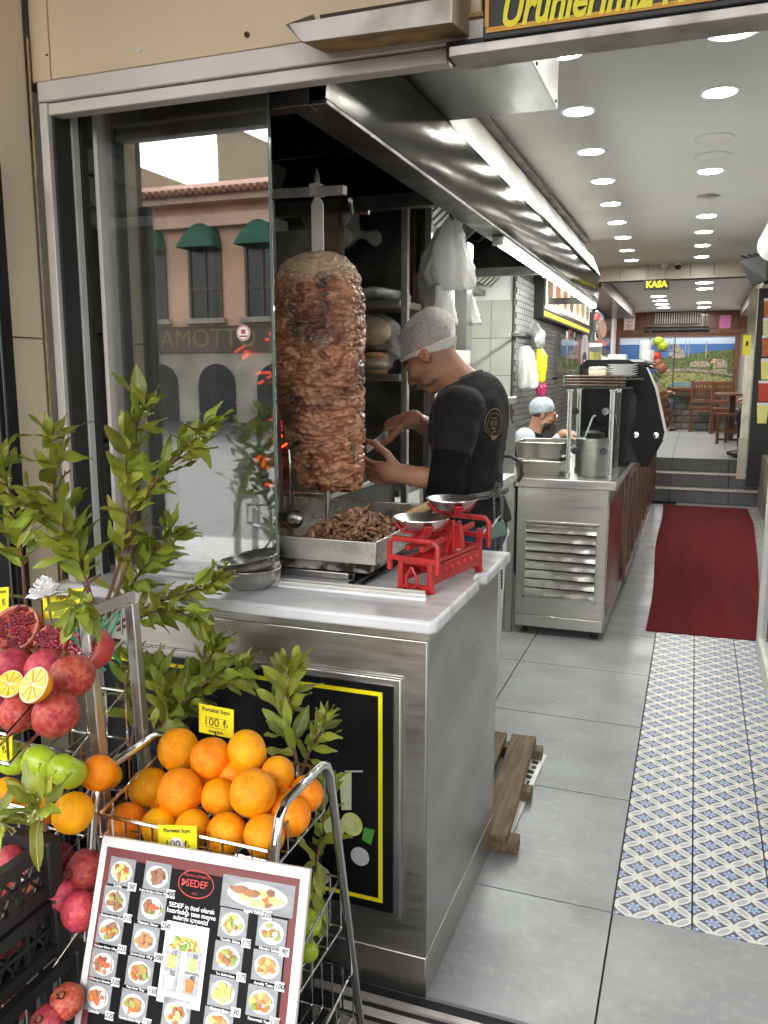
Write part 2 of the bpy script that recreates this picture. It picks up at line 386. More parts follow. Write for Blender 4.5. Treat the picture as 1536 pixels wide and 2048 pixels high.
def pattern_tile():
    """four-petal cement tile: white-rimmed petals, blue florets, brown-grey ground"""
    mt = D.materials.new('pattern_tile'); mt.use_nodes = True; MATS['pattern_tile'] = mt
    nt = mt.node_tree; N = nt.nodes; L = nt.links; b = N['Principled BSDF']; b.inputs['Roughness'].default_value = .36; b.inputs['Specular IOR Level'].default_value = .35
    g = N.new('ShaderNodeNewGeometry'); sx = N.new('ShaderNodeSeparateXYZ'); L.new(g.outputs['Position'], sx.inputs[0])
    def m(op, a, c=None, d=None):
        q = N.new('ShaderNodeMath'); q.operation = op
        for i, v in enumerate((a, c, d)):
            if v is None: continue
            if isinstance(v, (int, float)): q.inputs[i].default_value = v
            else: L.new(v, q.inputs[i])
        return q.outputs[0]
    s = .106 * math.sqrt(.5)
    X = m('ADD', sx.outputs[0], .135); Y = m('ADD', sx.outputs[1], -2.23)
    Y = m('MULTIPLY', Y, .106 / .1036)
    u = m('MULTIPLY', m('ADD', X, Y), math.sqrt(.5) / s); v = m('MULTIPLY', m('SUBTRACT', X, Y), math.sqrt(.5) / s)
    u = m('ADD', u, .5); v = m('ADD', v, .5)
    fu = m('SUBTRACT', m('FRACT', u), .5); fv = m('SUBTRACT', m('FRACT', v), .5)
    au = m('ABSOLUTE', fu); av = m('ABSOLUTE', fv)
    e1 = m('ADD', m('POWER', m('DIVIDE', m('SUBTRACT', .5, au), .185), 2), m('POWER', m('DIVIDE', av, .49), 2))
    e2 = m('ADD', m('POWER', m('DIVIDE', m('SUBTRACT', .5, av), .185), 2), m('POWER', m('DIVIDE', au, .49), 2))
    e = m('MINIMUM', e1, e2)
    petal = m('LESS_THAN', e, 1.0); inner = m('LESS_THAN', e, .34)
    r = m('SQRT', m('ADD', m('POWER', fu, 2), m('POWER', fv, 2)))
    th = m('ARCTAN2', fv, fu)
    lob = m('ADD', .25, m('MULTIPLY', .045, m('COSINE', m('MULTIPLY', th, 6))))
    fl = m('LESS_THAN', r, lob)
    dots = m('GREATER_THAN', m('MULTIPLY', m('COSINE', m('MULTIPLY', th, 6)), m('SINE', m('MULTIPLY', r, 24))), .15)
    ns = N.new('ShaderNodeTexNoise'); ns.inputs['Scale'].default_value = 22; ns.inputs['Detail'].default_value = 6; L.new(g.outputs['Position'], ns.inputs[0])
    def mix(f, a, c):
        q = N.new('ShaderNodeMix'); q.data_type = 'RGBA'; L.new(f, q.inputs[0]) if not isinstance(f, float) else None
        for i, vv in ((6, a), (7, c)):
            if isinstance(vv, tuple): q.inputs[i].default_value = (*vv, 1)
            else: L.new(vv, q.inputs[i])
        return q.outputs[2]
    ground = mix(m('MULTIPLY_ADD', ns.outputs[0], 3, -1.3), (.085, .078, .074), (.045, .07, .19))
    flower = mix(dots, (.38, .45, .58), (.06, .12, .34))
    c = mix(fl, ground, flower); c = mix(petal, c, (.66, .65, .60)); c = mix(inner, c, mix(ns.outputs[0], (.36, .39, .43), (.47, .48, .47)))
    w = mix(m('MULTIPLY_ADD', ns.outputs[0], 2.2, -1.0), c, mix(ns.outputs[0], (.3, .3, .29), (.36, .36, .34)))
    q = N.new('ShaderNodeMix'); q.data_type = 'RGBA'; q.inputs[0].default_value = .12; L.new(c, q.inputs[6]); L.new(w, q.inputs[7])
    L.new(q.outputs[2], b.inputs['Base Color'])
MATS['steel_polish'].node_tree.nodes['Principled BSDF'].inputs['Specular Tint'].default_value = (.35, .35, .34, 1)
pattern_tile()

YF = 1.735; ZT = .963
def setting(name, mt, *a, bev=0, parent=None): return box(name, mt, *a, parent=parent, bev=bev, kind='structure' if parent is None else None)
# ------------------------------------------------------------------ ground and floors
setting('street', 'asphalt', -60, 60, -60, -3.0, -.35, -.14)
setting('pavement', 'pavement', -60, 60, -3.0, 1.585, -.30, -.016)
fl = setting('floor', 'grout', -3.2, 1.6, 1.70, 10.5, -.06, -.010)
tb = None
def tile(name, mt, x0, x1, y0, y1, z0, z1, parent, cache={}):
    """one tile of its own; alike tiles share mesh data"""
    key = (mt, round(x1 - x0, 3), round(y1 - y0, 3), round(z1 - z0, 3)); c = ((x0 + x1) / 2, (y0 + y1) / 2, (z0 + z1) / 2)
    if key not in cache: cache[key] = MB().box(x0 - c[0], x1 - c[0], y0 - c[1], y1 - c[1], z0 - c[2], z1 - c[2]).mesh(name); cache[key].materials.append(MATS[mt])
    o = D.objects.new(name, cache[key]); COL.objects.link(o); o.parent = parent; o.location = Vector(c) - ORG[parent.name]; return o
ys = [1.742] + [2.2335 + .669 * i for i in range(13)] ; g = .0028
for j in range(len(ys) - 1):
    y1 = min(ys[j + 1], 10.49)
    for x0, x1 in ((-2.11, -1.453), (-1.453, -.796), (-.796, -.137)): tile('tile', 'grey_tile', x0 + g, x1 - g, ys[j] + g, y1 - g, -.010, 0, fl)
tile('tile', 'grey_tile', -.137 + g, .52 - g, ys[0] + g, ys[1] - g, -.010, 0, fl)
tile('tile', 'grey_tile', .52 + g, 1.1 - g, ys[0] + g, ys[1] - g, -.010, 0, fl)
for j in range(14):
    y0 = 2.2335 + .2072 * j
    for i in range(4):
        x0 = -.137 + .2118 * i; tile('tile', 'pattern_tile', x0 + g * .8, x0 + .2118 - g * .8, y0 + .0008, y0 + .2072 - .0008, -.010, 0, fl)
for j in range(8):
    y0 = 5.134 + .669 * j
    for x0, x1 in ((-.137, .52), (.52, 1.1)): tile('tile', 'grey_tile', x0 + g, x1 - g, y0 + g, min(y0 + .669, 10.49) - g, -.010, 0, fl)
# steps and upper floor
st = MB().box(-1.45, .76, 10.51, 10.99, -.05, .15).box(-1.45, .76, 10.76, 10.99, .151, .313).build('steps', 'grout', kind='structure'); ORG[st.name] = Vector((0, 0, 0))
xs = [-1.44, -.905, -.222, .437, .76]
for i, (y, z) in enumerate(((10.49, 0), (10.74, .163), (10.99, .326))):
    for a, b_ in zip(xs[:-1], xs[1:]): tile('tile', 'riser_tile', a + .004, b_ - .004, y, y + .02, z + .004, z + .152, st)
    if i < 2: setting('nosing', 'alu_worn', -1.44, .755, y - .012, y + .25, z + .153, z + .163, parent=st)
uf = setting('upper_floor', 'grout', -1.9, 1.6, 11.01, 17.6, .2, .483)
for j in range(10):
    for a, b_ in zip(xs[:-1], xs[1:]): tile('tile', 'grey_tile_up', a + .003, b_ - .003, 10.985 + j * .66 + .003, 10.985 + (j + 1) * .66 - .003, .483, .489, uf)
# threshold rails at the shop front
tr = thing('door_track', 'worn aluminium sliding door track let into the ground at the shop front', 'track', (-.9, 1.64, 0))
for i, (y, h, mt) in enumerate(((1.600, .012, 'alu_worn'), (1.622, .004, 'black'), (1.640, .012, 'alu'), (1.663, .004, 'black'), (1.682, .012, 'alu_worn'))):
    box('rail', mt, -2.2, 1.2, y - .008, y + .010, -.016, h, tr)
# ------------------------------------------------------------------ ceiling, walls
setting('ceiling', 'ceiling_paint', -1.75, 1.6, 1.80, 17.5, 2.70, 2.80)
MB().box(1.02, 1.10, 5.45, 10.5, -.05, 2.70).build('wall', 'white_paint', kind='structure'); MB().box(.86, .98, 10.51, 17.5, -.05, 2.70).build('wall', 'white_paint', kind='structure')          # right wall of the shop
setting('wall', 'white_paint', -2.0, -1.75, 1.76, 6.8, 0, 2.70)
setting('wall', 'white_paint', -2.4, -1.41, 6.8, 12.2, 0, 2.70)
setting('wall', 'white_paint', -2.0, -1.50, 12.2, 17.5, 0, 2.70)
setting('wall', 'white_paint', -2.0, .90, 17.2, 17.5, .4, 2.70)
setting('wall', 'white_paint', .98, 1.1, 1.78, 5.4, 0, 2.70)
# niche and kitchen walls in big tiles / small grey brick tiles
nw = setting('wall', 'grout', -1.752, -1.41, 6.785, 6.799, 0, 2.1)
for i in range(2):
    for j in range(7):
        x0 = -1.752 + i * .171; z0 = .0 + j * .3; tile('tile', 'wall_tile', x0 + .002, x0 + .169, 6.777, 6.785, z0 + .002, z0 + .298, nw)
bw = setting('wall', 'grout', -1.409, -1.396, 6.78, 12.2, .3, 2.36)
BM = D.meshes.new('tile'); t_ = MB(); t_.box(-.004, .006, -.045, .045, -.021, .021); BM = t_.mesh('tile'); BM.materials.append(MATS['brick_tile'])
k_ = 0
for j in range(34):
    for i in range(24):
        if k_ >= 298: break
        y = 6.84 + i * .096 + (.048 if j % 2 else 0); z = .86 + j * .048
        if y > 8.2 and z > 1.5: continue
        if y > 8.0 and z < 1.0: continue
        o = D.objects.new('tile', BM); COL.objects.link(o); o.parent = bw; o.location = (-1.394 + random.uniform(-.0015, .0015), y, z); k_ += 1
rest = MB()
for j in range(40):
    for i in range(46):
        y = 6.84 + i * .096 + (.048 if j % 2 else 0); z = .4 + j * .048
        if y < 9.14 and .85 < z < 1.5: continue
        if z > 2.3: continue
        rest.box(-1.398, -1.388, y - .045, y + .045, z - .021, z + .021)
rest.build('tile', 'brick_tile', bw, kind='stuff')
# right-hand lower brick dado
MB().box(.745, 1.0, 9.2, 10.48, 0, .62).build('wall', 'stone', kind='structure')
# beam across the ceiling
bm_ = setting('beam', 'grout', -1.75, .86, 9.93, 10.15, 2.55, 2.70)
bx = [-1.75, -1.38, -1.08, -.86, -.56, -.36, -.12, .12, .40, .62, .86]
for a, b_ in zip(bx[:-1], bx[1:]): tile('tile', 'beam_tile', a + .003, b_ - .003, 9.918, 9.93, 2.572, 2.699, bm_)
setting('trim', 'beam_tile', -1.75, .86, 9.905, 9.93, 2.545, 2.570, parent=bm_)
# ------------------------------------------------------------------ shop front
hd = thing('fascia', 'cream panel fascia above the shop window', 'fascia', (-.7, YF, 2.2))
box('panel', 'cream_panel', -1.495, -.437, YF, YF + .06, 2.203, 3.3, hd, .002)
box('panel', 'cream_panel', -1.566, -1.499, YF + .001, YF + .06, 2.203, 3.3, hd, .002)
for p in ((280, 100), (495, 70)):
    q = at(*p, y=YF); MB().lathe([(0, 0), (.006, 0), (.006, .004), (.003, .004), (.003, .001), (0, .001)], q - Vector((0, .001, 0)), 10, (0, -1, 0)).build('screw', 'dirt_shade' if p[0] > 400 else 'white', hd)
q = at(94, 110, y=YF); MB().lathe([(0, 0), (.003, 0), (.002, .003), (0, .003)], q, 8, (0, -1, 0)).build('screw', 'dirt_shade', hd)
box('backing', 'dirt_shade', -1.57, 1.3, YF + .01, YF + .05, 2.19, 3.25, hd)
box('panel', 'cream_panel', -.433, -.395, YF + .002, YF + .06, 2.16, 3.3, hd, .002)
wf = thing('window_frame', 'aluminium frame of the kebab window, open on its right side', 'window frame', (-1.5, YF, .95))
box('top_rail', 'alu', -1.53, -.40, YF - .012, YF + .06, 2.152, 2.198, wf, .003)
box('lower_rail', 'alu', -1.515, -.505, YF - .004, YF + .035, 2.122, 2.150, wf, .003); None
box('stile', 'alu', -1.53, -1.506, YF - .010, YF + .05, .93, 2.15, wf, .002)
box('stile', 'rubber', -1.506, -1.498, YF + .004, YF + .06, .96, 2.16, wf, .001)
box('stile', 'old_white', -1.506, -1.494, YF + .062, YF + .085, .96, 2.185, wf, .001)
box('stile', 'rubber', -1.506, -1.490, YF + .088, YF + .11, .96, 2.185, wf, .001); box('stile', 'alu', -1.476, -1.464, YF + .115, YF + .150, .96, 2.185, wf, .001)
box('bottom_rail', 'old_white', -1.45, -.597, YF + .130, YF + .160, ZT, ZT + .010, wf, .002)
box('bottom_rail', 'alu', -1.45, -.597, YF + .168, YF + .174, ZT, ZT + .013, wf, .001)
# perpendicular cream wall at the left, dark post in front of it
lw = thing('side_wall', 'cream clad wall standing out from the left end of the window', 'wall', (-1.6, 1.6, 0))
box('panel', 'cream_wall', -1.70, -1.560, 1.605, YF - .012, 1.594, 3.3, lw, .002)
box('panel', 'cream_wall', -1.70, -1.560, 1.605, YF - .012, 0, 1.591, lw, .002)
MB().tube([(-1.553, YF - .008, .5), (-1.556, YF - .006, 1.6), (-1.553, YF - .008, 2.3)], .003, 6).build('sealant', 'wood_pale', lw)
box('corner_crack', 'dirt_shade', -1.558, -1.552, YF - .008, YF - .001, 2.2, 3.2, lw)
po = thing('side_post', 'black steel post standing before the cream wall at the left', 'post', (-1.6, 1.58, 0))
box('post', 'black_gloss', -1.66, -1.537, 1.560, 1.600, 0, 1.99, po, .004); box('edge_strip', 'steel_dark', -1.556, -1.550, 1.552, 1.559, 0, 1.99, po)
# lamp bracket, sign and soffit over the door
br = thing('metal_trough', 'dirty open metal trough fixed under the fascia beside the black sign', 'trough', (-.6, 1.62, 2.17))
x0, x1 = -.800, -.462
MB().prism([(x0 + .035, 1.60, 2.148), (x1, 1.60, 2.143), (x1, 1.60, 2.186), (x0 + .008, 1.60, 2.184)], (0, .003, 0)).build('front_plate', 'alu_worn', br)
MB().prism([(x0 + .035, 1.603, 2.148), (x1, 1.603, 2.143), (x1, 1.727, 2.163), (x0 + .035, 1.727, 2.168)], (0, 0, .003)).build('base_plate', 'rust_tape', br)
box('inside', 'dirt_shade', x0 + .03, x1 - .002, 1.70, 1.724, 2.17, 2.235, br); MB().prism([(x0, 1.60, 2.184), (x0 + .035, 1.60, 2.148), (x0 + .035, 1.727, 2.168), (x0, 1.727, 2.25)], (.003, 0, 0)).build('end_plate', 'steel_dark', br)  # dark plate stands in for the shade inside the open trough
MB().prism([(x1, 1.60, 2.143), (x1, 1.727, 2.163), (x1, 1.727, 2.24), (x1, 1.60, 2.188)], (.004, 0, 0)).build('end_plate', 'cream_panel', br)
box('dirt_line', 'rust_tape', -.79, -.40, YF - .022, YF - .013, 2.192, 2.200, br)
sg = thing('shop_sign', 'black shop sign with yellow script lettering and orange border over the doorway', 'sign', (0, 1.62, 2.2))
box('board', 'black', -.405, .40, 1.62, 1.70, 2.112, 2.50, sg, .003)
tt = MB()
tt.box(-.398, .40, 1.616, 1.619, 2.122, 2.131); tt.box(-.400, -.393, 1.616, 1.619, 2.132, 2.49); tt.build('border', 'orange_trim', sg)
tt = MB(); put_text(tt, 'Ürünlerimiz He', (-.372, 1.6155, 2.153), (.66, 0, 0), (0, 0, 1), .083, align='LEFT', shear=.28, bold=.0022, depth=.001); tt.build('lettering', 'yellow_card', sg)
box('soffit', 'alu_worn', -.47, 1.2, 1.622, 1.70, 2.092, 2.110, sg, .002)
lt = thing('door_header', 'grey metal header and black track over the shop doorway', 'header', (0, 1.75, 2.1))
box('header_face', 'alu_worn', -.40, 1.2, 1.705, 1.80, 2.165, 2.70, lt); box('track', 'black', -.50, 1.2, 1.706, 1.76, 2.122, 2.150, lt)
box('inner_face', 'steel_dark', -.9, 1.2, 1.87, 1.90, 2.22, 2.69, lt)
# ------------------------------------------------------------------ extractor hood over the kitchen side
HX = -.862
ho = thing('extractor_hood', 'long polished steel extractor hood with baffle filters above the kebab grill', 'extractor hood', (HX, 4.9, 2.15))
hp = MB(); ny = 60; V = []
for i in range(ny + 1):
    y = 1.93 + (7.82 - 1.93) * i / ny; w = .003 * math.sin(y * 5.1) + .002 * math.sin(y * 11 + 1)
    V += [(HX, y, 2.152), (HX + .010 + w, y, 2.22), (HX + .006 - w, y, 2.31), (HX, y, 2.372)]
hp.add(V, [(4 * i + j, 4 * i + 4 + j, 4 * i + 5 + j, 4 * i + 1 + j) for i in range(ny) for j in range(3)])
hp.add([(v[0] - .03, v[1], v[2]) for v in V], [(4 * i + 1 + j, 4 * i + 5 + j, 4 * i + 4 + j, 4 * i + j) for i in range(ny) for j in range(3)])
hp.build('side_panel', 'steel_polish', ho, sharp=80)
box('lip', 'steel_dark', HX - .10, HX + .002, 1.93, 7.82, 2.138, 2.150, ho, .002)
box('gutter', 'steel_dark', -1.74, -1.64, 1.93, 7.82, 2.138, 2.18, ho, .002)
box('back_panel', 'steel_dark', -1.745, -1.735, 1.95, 7.8, 2.18, 2.66, ho)
box('top_panel', 'steel_dark', -1.74, -.95, 1.95, 7.8, 2.655, 2.665, ho)
box('top_ledge', 'steel_dark', -1.0, HX - .01, 1.95, 7.82, 2.366, 2.376, ho)
box('inner_panel', 'steel_dark', HX - .16, HX - .152, 1.95, 7.80, 2.376, 2.655, ho)
for y in (1.94, 3.17, 5.48, 7.79): box('cross_bar', 'steel_dark', -1.74, HX - .04, y - .02, y + .03, 2.136, 2.19, ho, .002)
for y in (2.55, 3.20, 5.51): # sloped ends of each bay
    MB().prism([(-1.73, y, 2.19), (HX - .11, y, 2.19), (HX - .3, y + .28, 2.65), (-1.73, y + .28, 2.65)], (0, .008, 0)).build('bay_panel', 'steel_dark', ho)
# front bay: frame with two slots; next bays: slats
fs = MB();
def slope(x): return 2.62 - (x + 1.06) * .62   # filter plane rises to the left
for a, b_ in ((2.02, 2.5), ):
    for i in range(4):
        x = -1.62 + i * .17; MB().bar((x, a, 2.30 + .07 * i), (x, b_, 2.30 + .07 * i), .11, .012, (-.4, 0, 1)).build('slat', 'steel_dark', ho)
for (a, b_, n) in ((3.3, 5.4, 22), (5.6, 7.7, 18)):
    for i in range(n):
        y = a + (b_ - a) * (i + .5) / n
        MB().bar((-1.60, y, 2.21), (-1.16, y, 2.60), (b_ - a) / n * .62, .012, (1, 0, 1)).build('slat', 'steel' if a > 4 else 'steel_side', ho)
for i, (a, b_) in enumerate(((3.93, 5.30), (5.33, 6.68), (6.71, 7.80))):
    f = thing('strip_light', ('nearest', 'middle', 'farthest')[i] + ' of the three lit fluorescent strips under the hood edge', 'strip light', (-.89, a, 2.13), 'strip lights under the hood')
    MB().bar((-.892, a, 2.128), (-.892, b_, 2.128), .055, .016).build('housing', 'white', f, .003)
    MB().tube([(-.892, a + .02, 2.112), (-.892, b_ - .02, 2.112)], .019, 10).build('tube', 'tube_light', f)
    for y in (a + .01, b_ - .01): box('end_cap', 'old_white', -.918, -.866, y - .012, y + .012, 2.094, 2.122, f, .003)
# white sloping boxing above the hood, duct box
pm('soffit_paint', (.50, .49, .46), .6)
sf = thing('soffit', 'white sloping boxing between hood and ceiling', 'soffit', (-.95, 5, 2.4))
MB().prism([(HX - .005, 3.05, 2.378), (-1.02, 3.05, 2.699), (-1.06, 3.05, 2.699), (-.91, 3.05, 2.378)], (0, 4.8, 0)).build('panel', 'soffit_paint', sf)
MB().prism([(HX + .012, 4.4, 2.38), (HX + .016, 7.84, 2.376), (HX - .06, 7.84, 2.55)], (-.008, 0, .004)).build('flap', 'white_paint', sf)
dx = thing('duct_box', 'grey sheet metal duct box hanging from the ceiling just inside the door', 'duct box', (-.75, 2.6, 2.39))
box('shell', 'steel_side', -1.15, -.492, 2.20, 3.026, 2.392, 2.698, dx, .003)
box('seam', 'rubber', -.93, -.885, 2.2, 3.0, 2.380, 2.390, dx)
for y in (2.62, 2.98): MB().sphere((-.492, y, 2.405), .006, 8, 6).build('screw', 'steel_dark', dx)
# ------------------------------------------------------------------ counter
ct = thing('kebab_counter', 'stainless steel kebab counter with veined marble top and black poster panel', 'counter', (-1.1, 2.1, 0))
box('body', 'steel', -1.555, -.537, YF, 2.45, .112, .905, ct, .003)
box('side_sheet', 'steel_side', -.537, -.534, YF + .001, 2.452, .115, .905, ct)
box('plinth', 'steel', -1.555, -.533, YF - .002, 2.455, .0, .110, ct, .003)
box('band', 'steel', -1.555, -.531, YF - .005, 2.46, .906, .930, ct, .002)
mb = MB(); x1 = -.510
top = [(-1.555, YF - .035), (x1 - .012, YF - .035), (x1, YF - .02), (x1, 2.115), (x1 - .018, 2.125), (x1 - .018, 2.175), (x1 + .004, 2.185), (x1 + .004, 2.50), (-1.555, 2.50)]
mb.prism([(x, y, .9312) for x, y in top], (0, 0, ZT - .9312)); mb.build('marble_top', 'marble', ct, .007)
box('panel_frame', 'steel', -1.44, -.595, YF - .014, YF - .0005, .205, .812, ct, .004)
pp = box('poster', 'black_gloss', -1.425, -.612, YF - .020, YF - .0145, .222, .795, ct)
tb = MB(); a0, a1, b0, b1, w = -1.40, -.638, .245, .778, .010
for q in ((a0, a1, b1 - w, b1), (a1 - w, a1, b0, b1 - w - .0002), (a0, a1 - w - .0002, b0, b0 + w)): tb.box(q[0], q[1], YF - .0222, YF - .0206, q[2], q[3])
tb.build('border', 'yellow', pp)
pm('leaf_print', (.10, .34, .05), .4); pm('lemon_print', (.72, .70, .10), .4, 0, (.80, .80, .35), 60); pm('juice_print', (.55, .66, .25), .4, 0, (.75, .80, .55), 20)
PRM = ['leaf_print', 'lemon_print', 'juice_print', 'grey_print']
def flat(mb, pts, y, mi): mb.add([(p[0], y, p[1]) for p in pts], [tuple(range(len(pts)))], mi)
def oval(c, rx, rz, n=24, a0=0, a1=2 * math.pi): return [(c[0] + rx * math.cos(a0 + (a1 - a0) * i / n), c[1] + rz * math.sin(a0 + (a1 - a0) * i / n)) for i in range(n)]
yy = YF - .0215
def P(px, py): q = at(px, py, y=yy); return (q.x, q.z)
pr = MB()
flat(pr, [P(678, 1545), P(703, 1545), P(703, 1620), P(683, 1620)], yy, 2)
flat(pr, [P(650, 1545), P(676, 1548), P(676, 1560), P(655, 1562)], yy, 2)
flat(pr, [P(690, 1541), P(726, 1541), P(726, 1544), P(690, 1545)], yy - .0004, 3); pr.build('juice_glass_picture', PRM, pp)
for c in ((668, 1655), (704, 1648)):
    pr = MB(); q = P(*c); flat(pr, oval(q, .028, .030), yy - .0006 - .0012 * (c[0] > 680), 1)
    for k in range(6):
        t = k * math.pi / 3; flat(pr, oval((q[0] + .014 * math.cos(t), q[1] + .014 * math.sin(t)), .0075, .0075, 10), yy - .0010 - .0012 * (c[0] > 680) - .00003 * k, 2)
    pr.build('lemon_picture', PRM, pp)
for L_ in (((728, 1655), (750, 1660), (742, 1690), (724, 1680)), ((628, 1650), (645, 1652), (648, 1668), (632, 1672))): pr = MB(); flat(pr, [P(*p) for p in L_], yy - .0003, 0); pr.build('leaf_picture', PRM, pp)
for c in ((720, 1713), (643, 1750), (240, 1590)): pr = MB(); flat(pr, oval(P(*c), .024, .024), yy, 3); pr.build('disc_picture', PRM, pp)
# things on the marble
rl = thing('sliding_rail', 'white sliding rail lying loose along the marble before the scales', 'rail', (-.9, 1.89, ZT))
MB().bar(at(558, 1170, z=ZT + .004), at(853, 1199, z=ZT + .004), .016, .008).build('rail', 'white', rl, .002)
MB().bar(at(560, 1166, z=ZT + .008), at(852, 1194, z=ZT + .008), .004, .014).build('fin', 'old_white', rl, .001)
pm('bowl_steel', (.62, .60, .57), .30, 1, (.52, .50, .47), 20, rv=.08)
for i, (c, tilt, lb) in enumerate((((-1.045, 1.835, ZT), 0, 'plain steel bowl standing on the marble under another bowl'), ((-1.048, 1.838, ZT + .022), 1, 'steel bowl tipped inside the lower bowl on the marble'))):
    t = thing('bowl', lb, 'bowl', c, 'steel bowls on the marble')
    ax = (0, 0, 1) if not tilt else (-.16, -.02, 1)
    MB().lathe([(.0, .001), (.045, .001), (.062, .014), (.073, .035), (.078, .052), (.081, .053), (.080, .055), (.075, .053), (.069, .035), (.058, .016), (.043, .005), (0, .004)], c, 36, ax).build('body', 'bowl_steel', t, sharp=60)
pl = thing('base_plate', 'black steel base plate under the dripping pan', 'base plate', (-1.1, 2.1, ZT))
box('plate', 'black_gloss', -1.45, -.828, 1.99, 2.44, ZT + .001, ZT + .022, pl, .004)
box('edge', 'steel', -1.45, -.834, 1.982, 1.9885, ZT + .002, ZT + .021, pl, .003); box('edge', 'steel_dark', -.826, -.820, 1.99, 2.44, ZT + .002, ZT + .020, pl, .002)
for i, (a, b_) in enumerate((((700, 1168), (800, 1112)), ((716, 1172), (815, 1116)))):
    k = thing('skewer', ('long black skewer lying beside the base plate', 'long black skewer lying nearest the scales, beside the base plate')[i], 'skewer', at(*a, z=ZT), 'skewers on the marble')
    MB().bar(at(*a, z=ZT + .005), at(*b_, z=ZT + .005), .012, .008).build('blade', 'black_gloss', k, .002)
# dripping pan under the kebab
pan = thing('dripping_pan', 'square stainless steel dripping pan below the kebab', 'pan', (-1.05, 2.2, 1.03))
X0, X1, Y0, Y1, Z0, Z1 = -1.445, -.738, 1.935, 2.475, 1.022, 1.082
mb = MB(); mb.box(X0, X1, Y0, Y0 + .006, Z0, Z1); mb.box(X1 - .006, X1, Y0 + .0062, Y1 - .0062, Z0, Z1); mb.box(X0, X1, Y1 - .006, Y1, Z0, Z1 + .02); mb.build('rim', 'bowl_steel', pan, .002)
pm('fat', (.16, .075, .012), .12, 0, (.03, .015, .006), 9, 6, lo=.4, hi=.6, coat=.5)
box('floor', 'fat', X0, X1 - .0065, Y0 + .0065, Y1 - .0065, Z0 + .004, Z0 + .012, pan)
pm('scorched', (.45, .43, .40), .5, .6, (.035, .02, .014), 22, 6, lo=.42, hi=.55)
box('support', 'scorched', -1.44, -.775, 1.985, 2.44, ZT + .023, Z0 - .001, pan, .002)
mp_ = MB()
for p in ((672, 1123), (700, 1121)): q = at(*p, y=1.984); mp_.sphere(q, .003, 6, 4)
mp_.build('screw', 'dirt_shade', pan)
# ------------------------------------------------------------------ the kebab
DC = Vector((-1.058, 2.30, 0))
db = thing('kebab_spit', 'tall browned meat kebab turning on a steel spit above the dripping pan', 'kebab', (DC.x, DC.y, 1.03))
def meat_mat():
    mt = pm('meat', (.30, .098, .036), .30, 0, (.62, .28, .14), 26, 8, st=(1, 1, 2.6), lo=.38, hi=.62, bs=.9, bscale=75, bst=(1, 1, 1.5), spec=.6, coat=.55)
    nt = mt.node_tree; N = nt.nodes; L = nt.links; b = N['Principled BSDF']; src = b.inputs['Base Color'].links[0].from_socket
    tc = N.new('ShaderNodeTexCoord')
    def nz(sc, det, stt):
        m = N.new('ShaderNodeMapping'); m.inputs['Scale'].default_value = stt; L.new(tc.outputs['Object'], m.inputs[0])
        n = N.new('ShaderNodeTexNoise'); n.inputs['Scale'].default_value = sc; n.inputs['Detail'].default_value = det; L.new(m.outputs[0], n.inputs['Vector']); return n.outputs[0]
    def mr(s_, a, c): q = N.new('ShaderNodeMapRange'); L.new(s_, q.inputs[0]); q.inputs[1].default_value = a; q.inputs[2].default_value = c; return q.outputs[0]
    def mx(f, a, c):
        q = N.new('ShaderNodeMix'); q.data_type = 'RGBA'; L.new(f, q.inputs[0]); L.new(a, q.inputs[6]); q.inputs[7].default_value = (*c, 1); return q.outputs[2]
    o = mx(mr(nz(55, 5, (1, 1, 2.2)), .55, .68), src, (.13, .045, .022))
    o = mx(mr(nz(9, 7, (1, 1, .6)), .50, .64), o, (.10, .028, .013))       # browned patches
    o = mx(mr(nz(13, 7, (1, 1, .55)), .57, .65), o, (.020, .009, .007))       # charred spots
    o = mx(mr(nz(40, 3, (1, 1, 1.3)), .66, .73), o, (.56, .25, .055))         # amber fat
    at_ = N.new('ShaderNodeAttribute'); at_.attribute_name = 'fat'
    q = N.new('ShaderNodeMix'); q.data_type = 'RGBA'; L.new(at_.outputs['Fac'], q.inputs[0]); L.new(o, q.inputs[6])
    q2 = N.new('ShaderNodeMix'); q2.data_type = 'RGBA'; L.new(nz(60, 3, (1, 1, 1)), q2.inputs[0]); q2.inputs[6].default_value = (.56, .34, .17, 1); q2.inputs[7].default_value = (.76, .60, .42, 1)
    L.new(q2.outputs[2], q.inputs[7]); L.new(q.outputs[2], b.inputs['Base Color'])
meat_mat()
def vnoise(P, sc, seed):
    """smooth lattice noise, vectorised, about -1..1"""
    r = np.random.default_rng(seed); T = r.uniform(-1, 1, (32, 32, 32)); Q = P * np.array(sc); i = np.floor(Q).astype(int); f = Q - i; f = f * f * (3 - 2 * f); o = 0
    for a in (0, 1):
        for b_ in (0, 1):
            for c in (0, 1):
                w = (f[:, 0] if a else 1 - f[:, 0]) * (f[:, 1] if b_ else 1 - f[:, 1]) * (f[:, 2] if c else 1 - f[:, 2])
                o = o + w * T[(i[:, 0] + a) % 32, (i[:, 1] + b_) % 32, (i[:, 2] + c) % 32]
    return o
prof = [(1.160, .012), (1.162, .068), (1.166, .088), (1.19, .100), (1.25, .113), (1.35, .127), (1.45, .137), (1.55, .142), (1.62, .143), (1.69, .1425), (1.735, .138), (1.77, .128), (1.80, .112), (1.823, .091), (1.838, .066), (1.847, .04), (1.850, .012)]
pz = np.array([p[0] for p in prof]); prr = np.array([p[1] for p in prof])
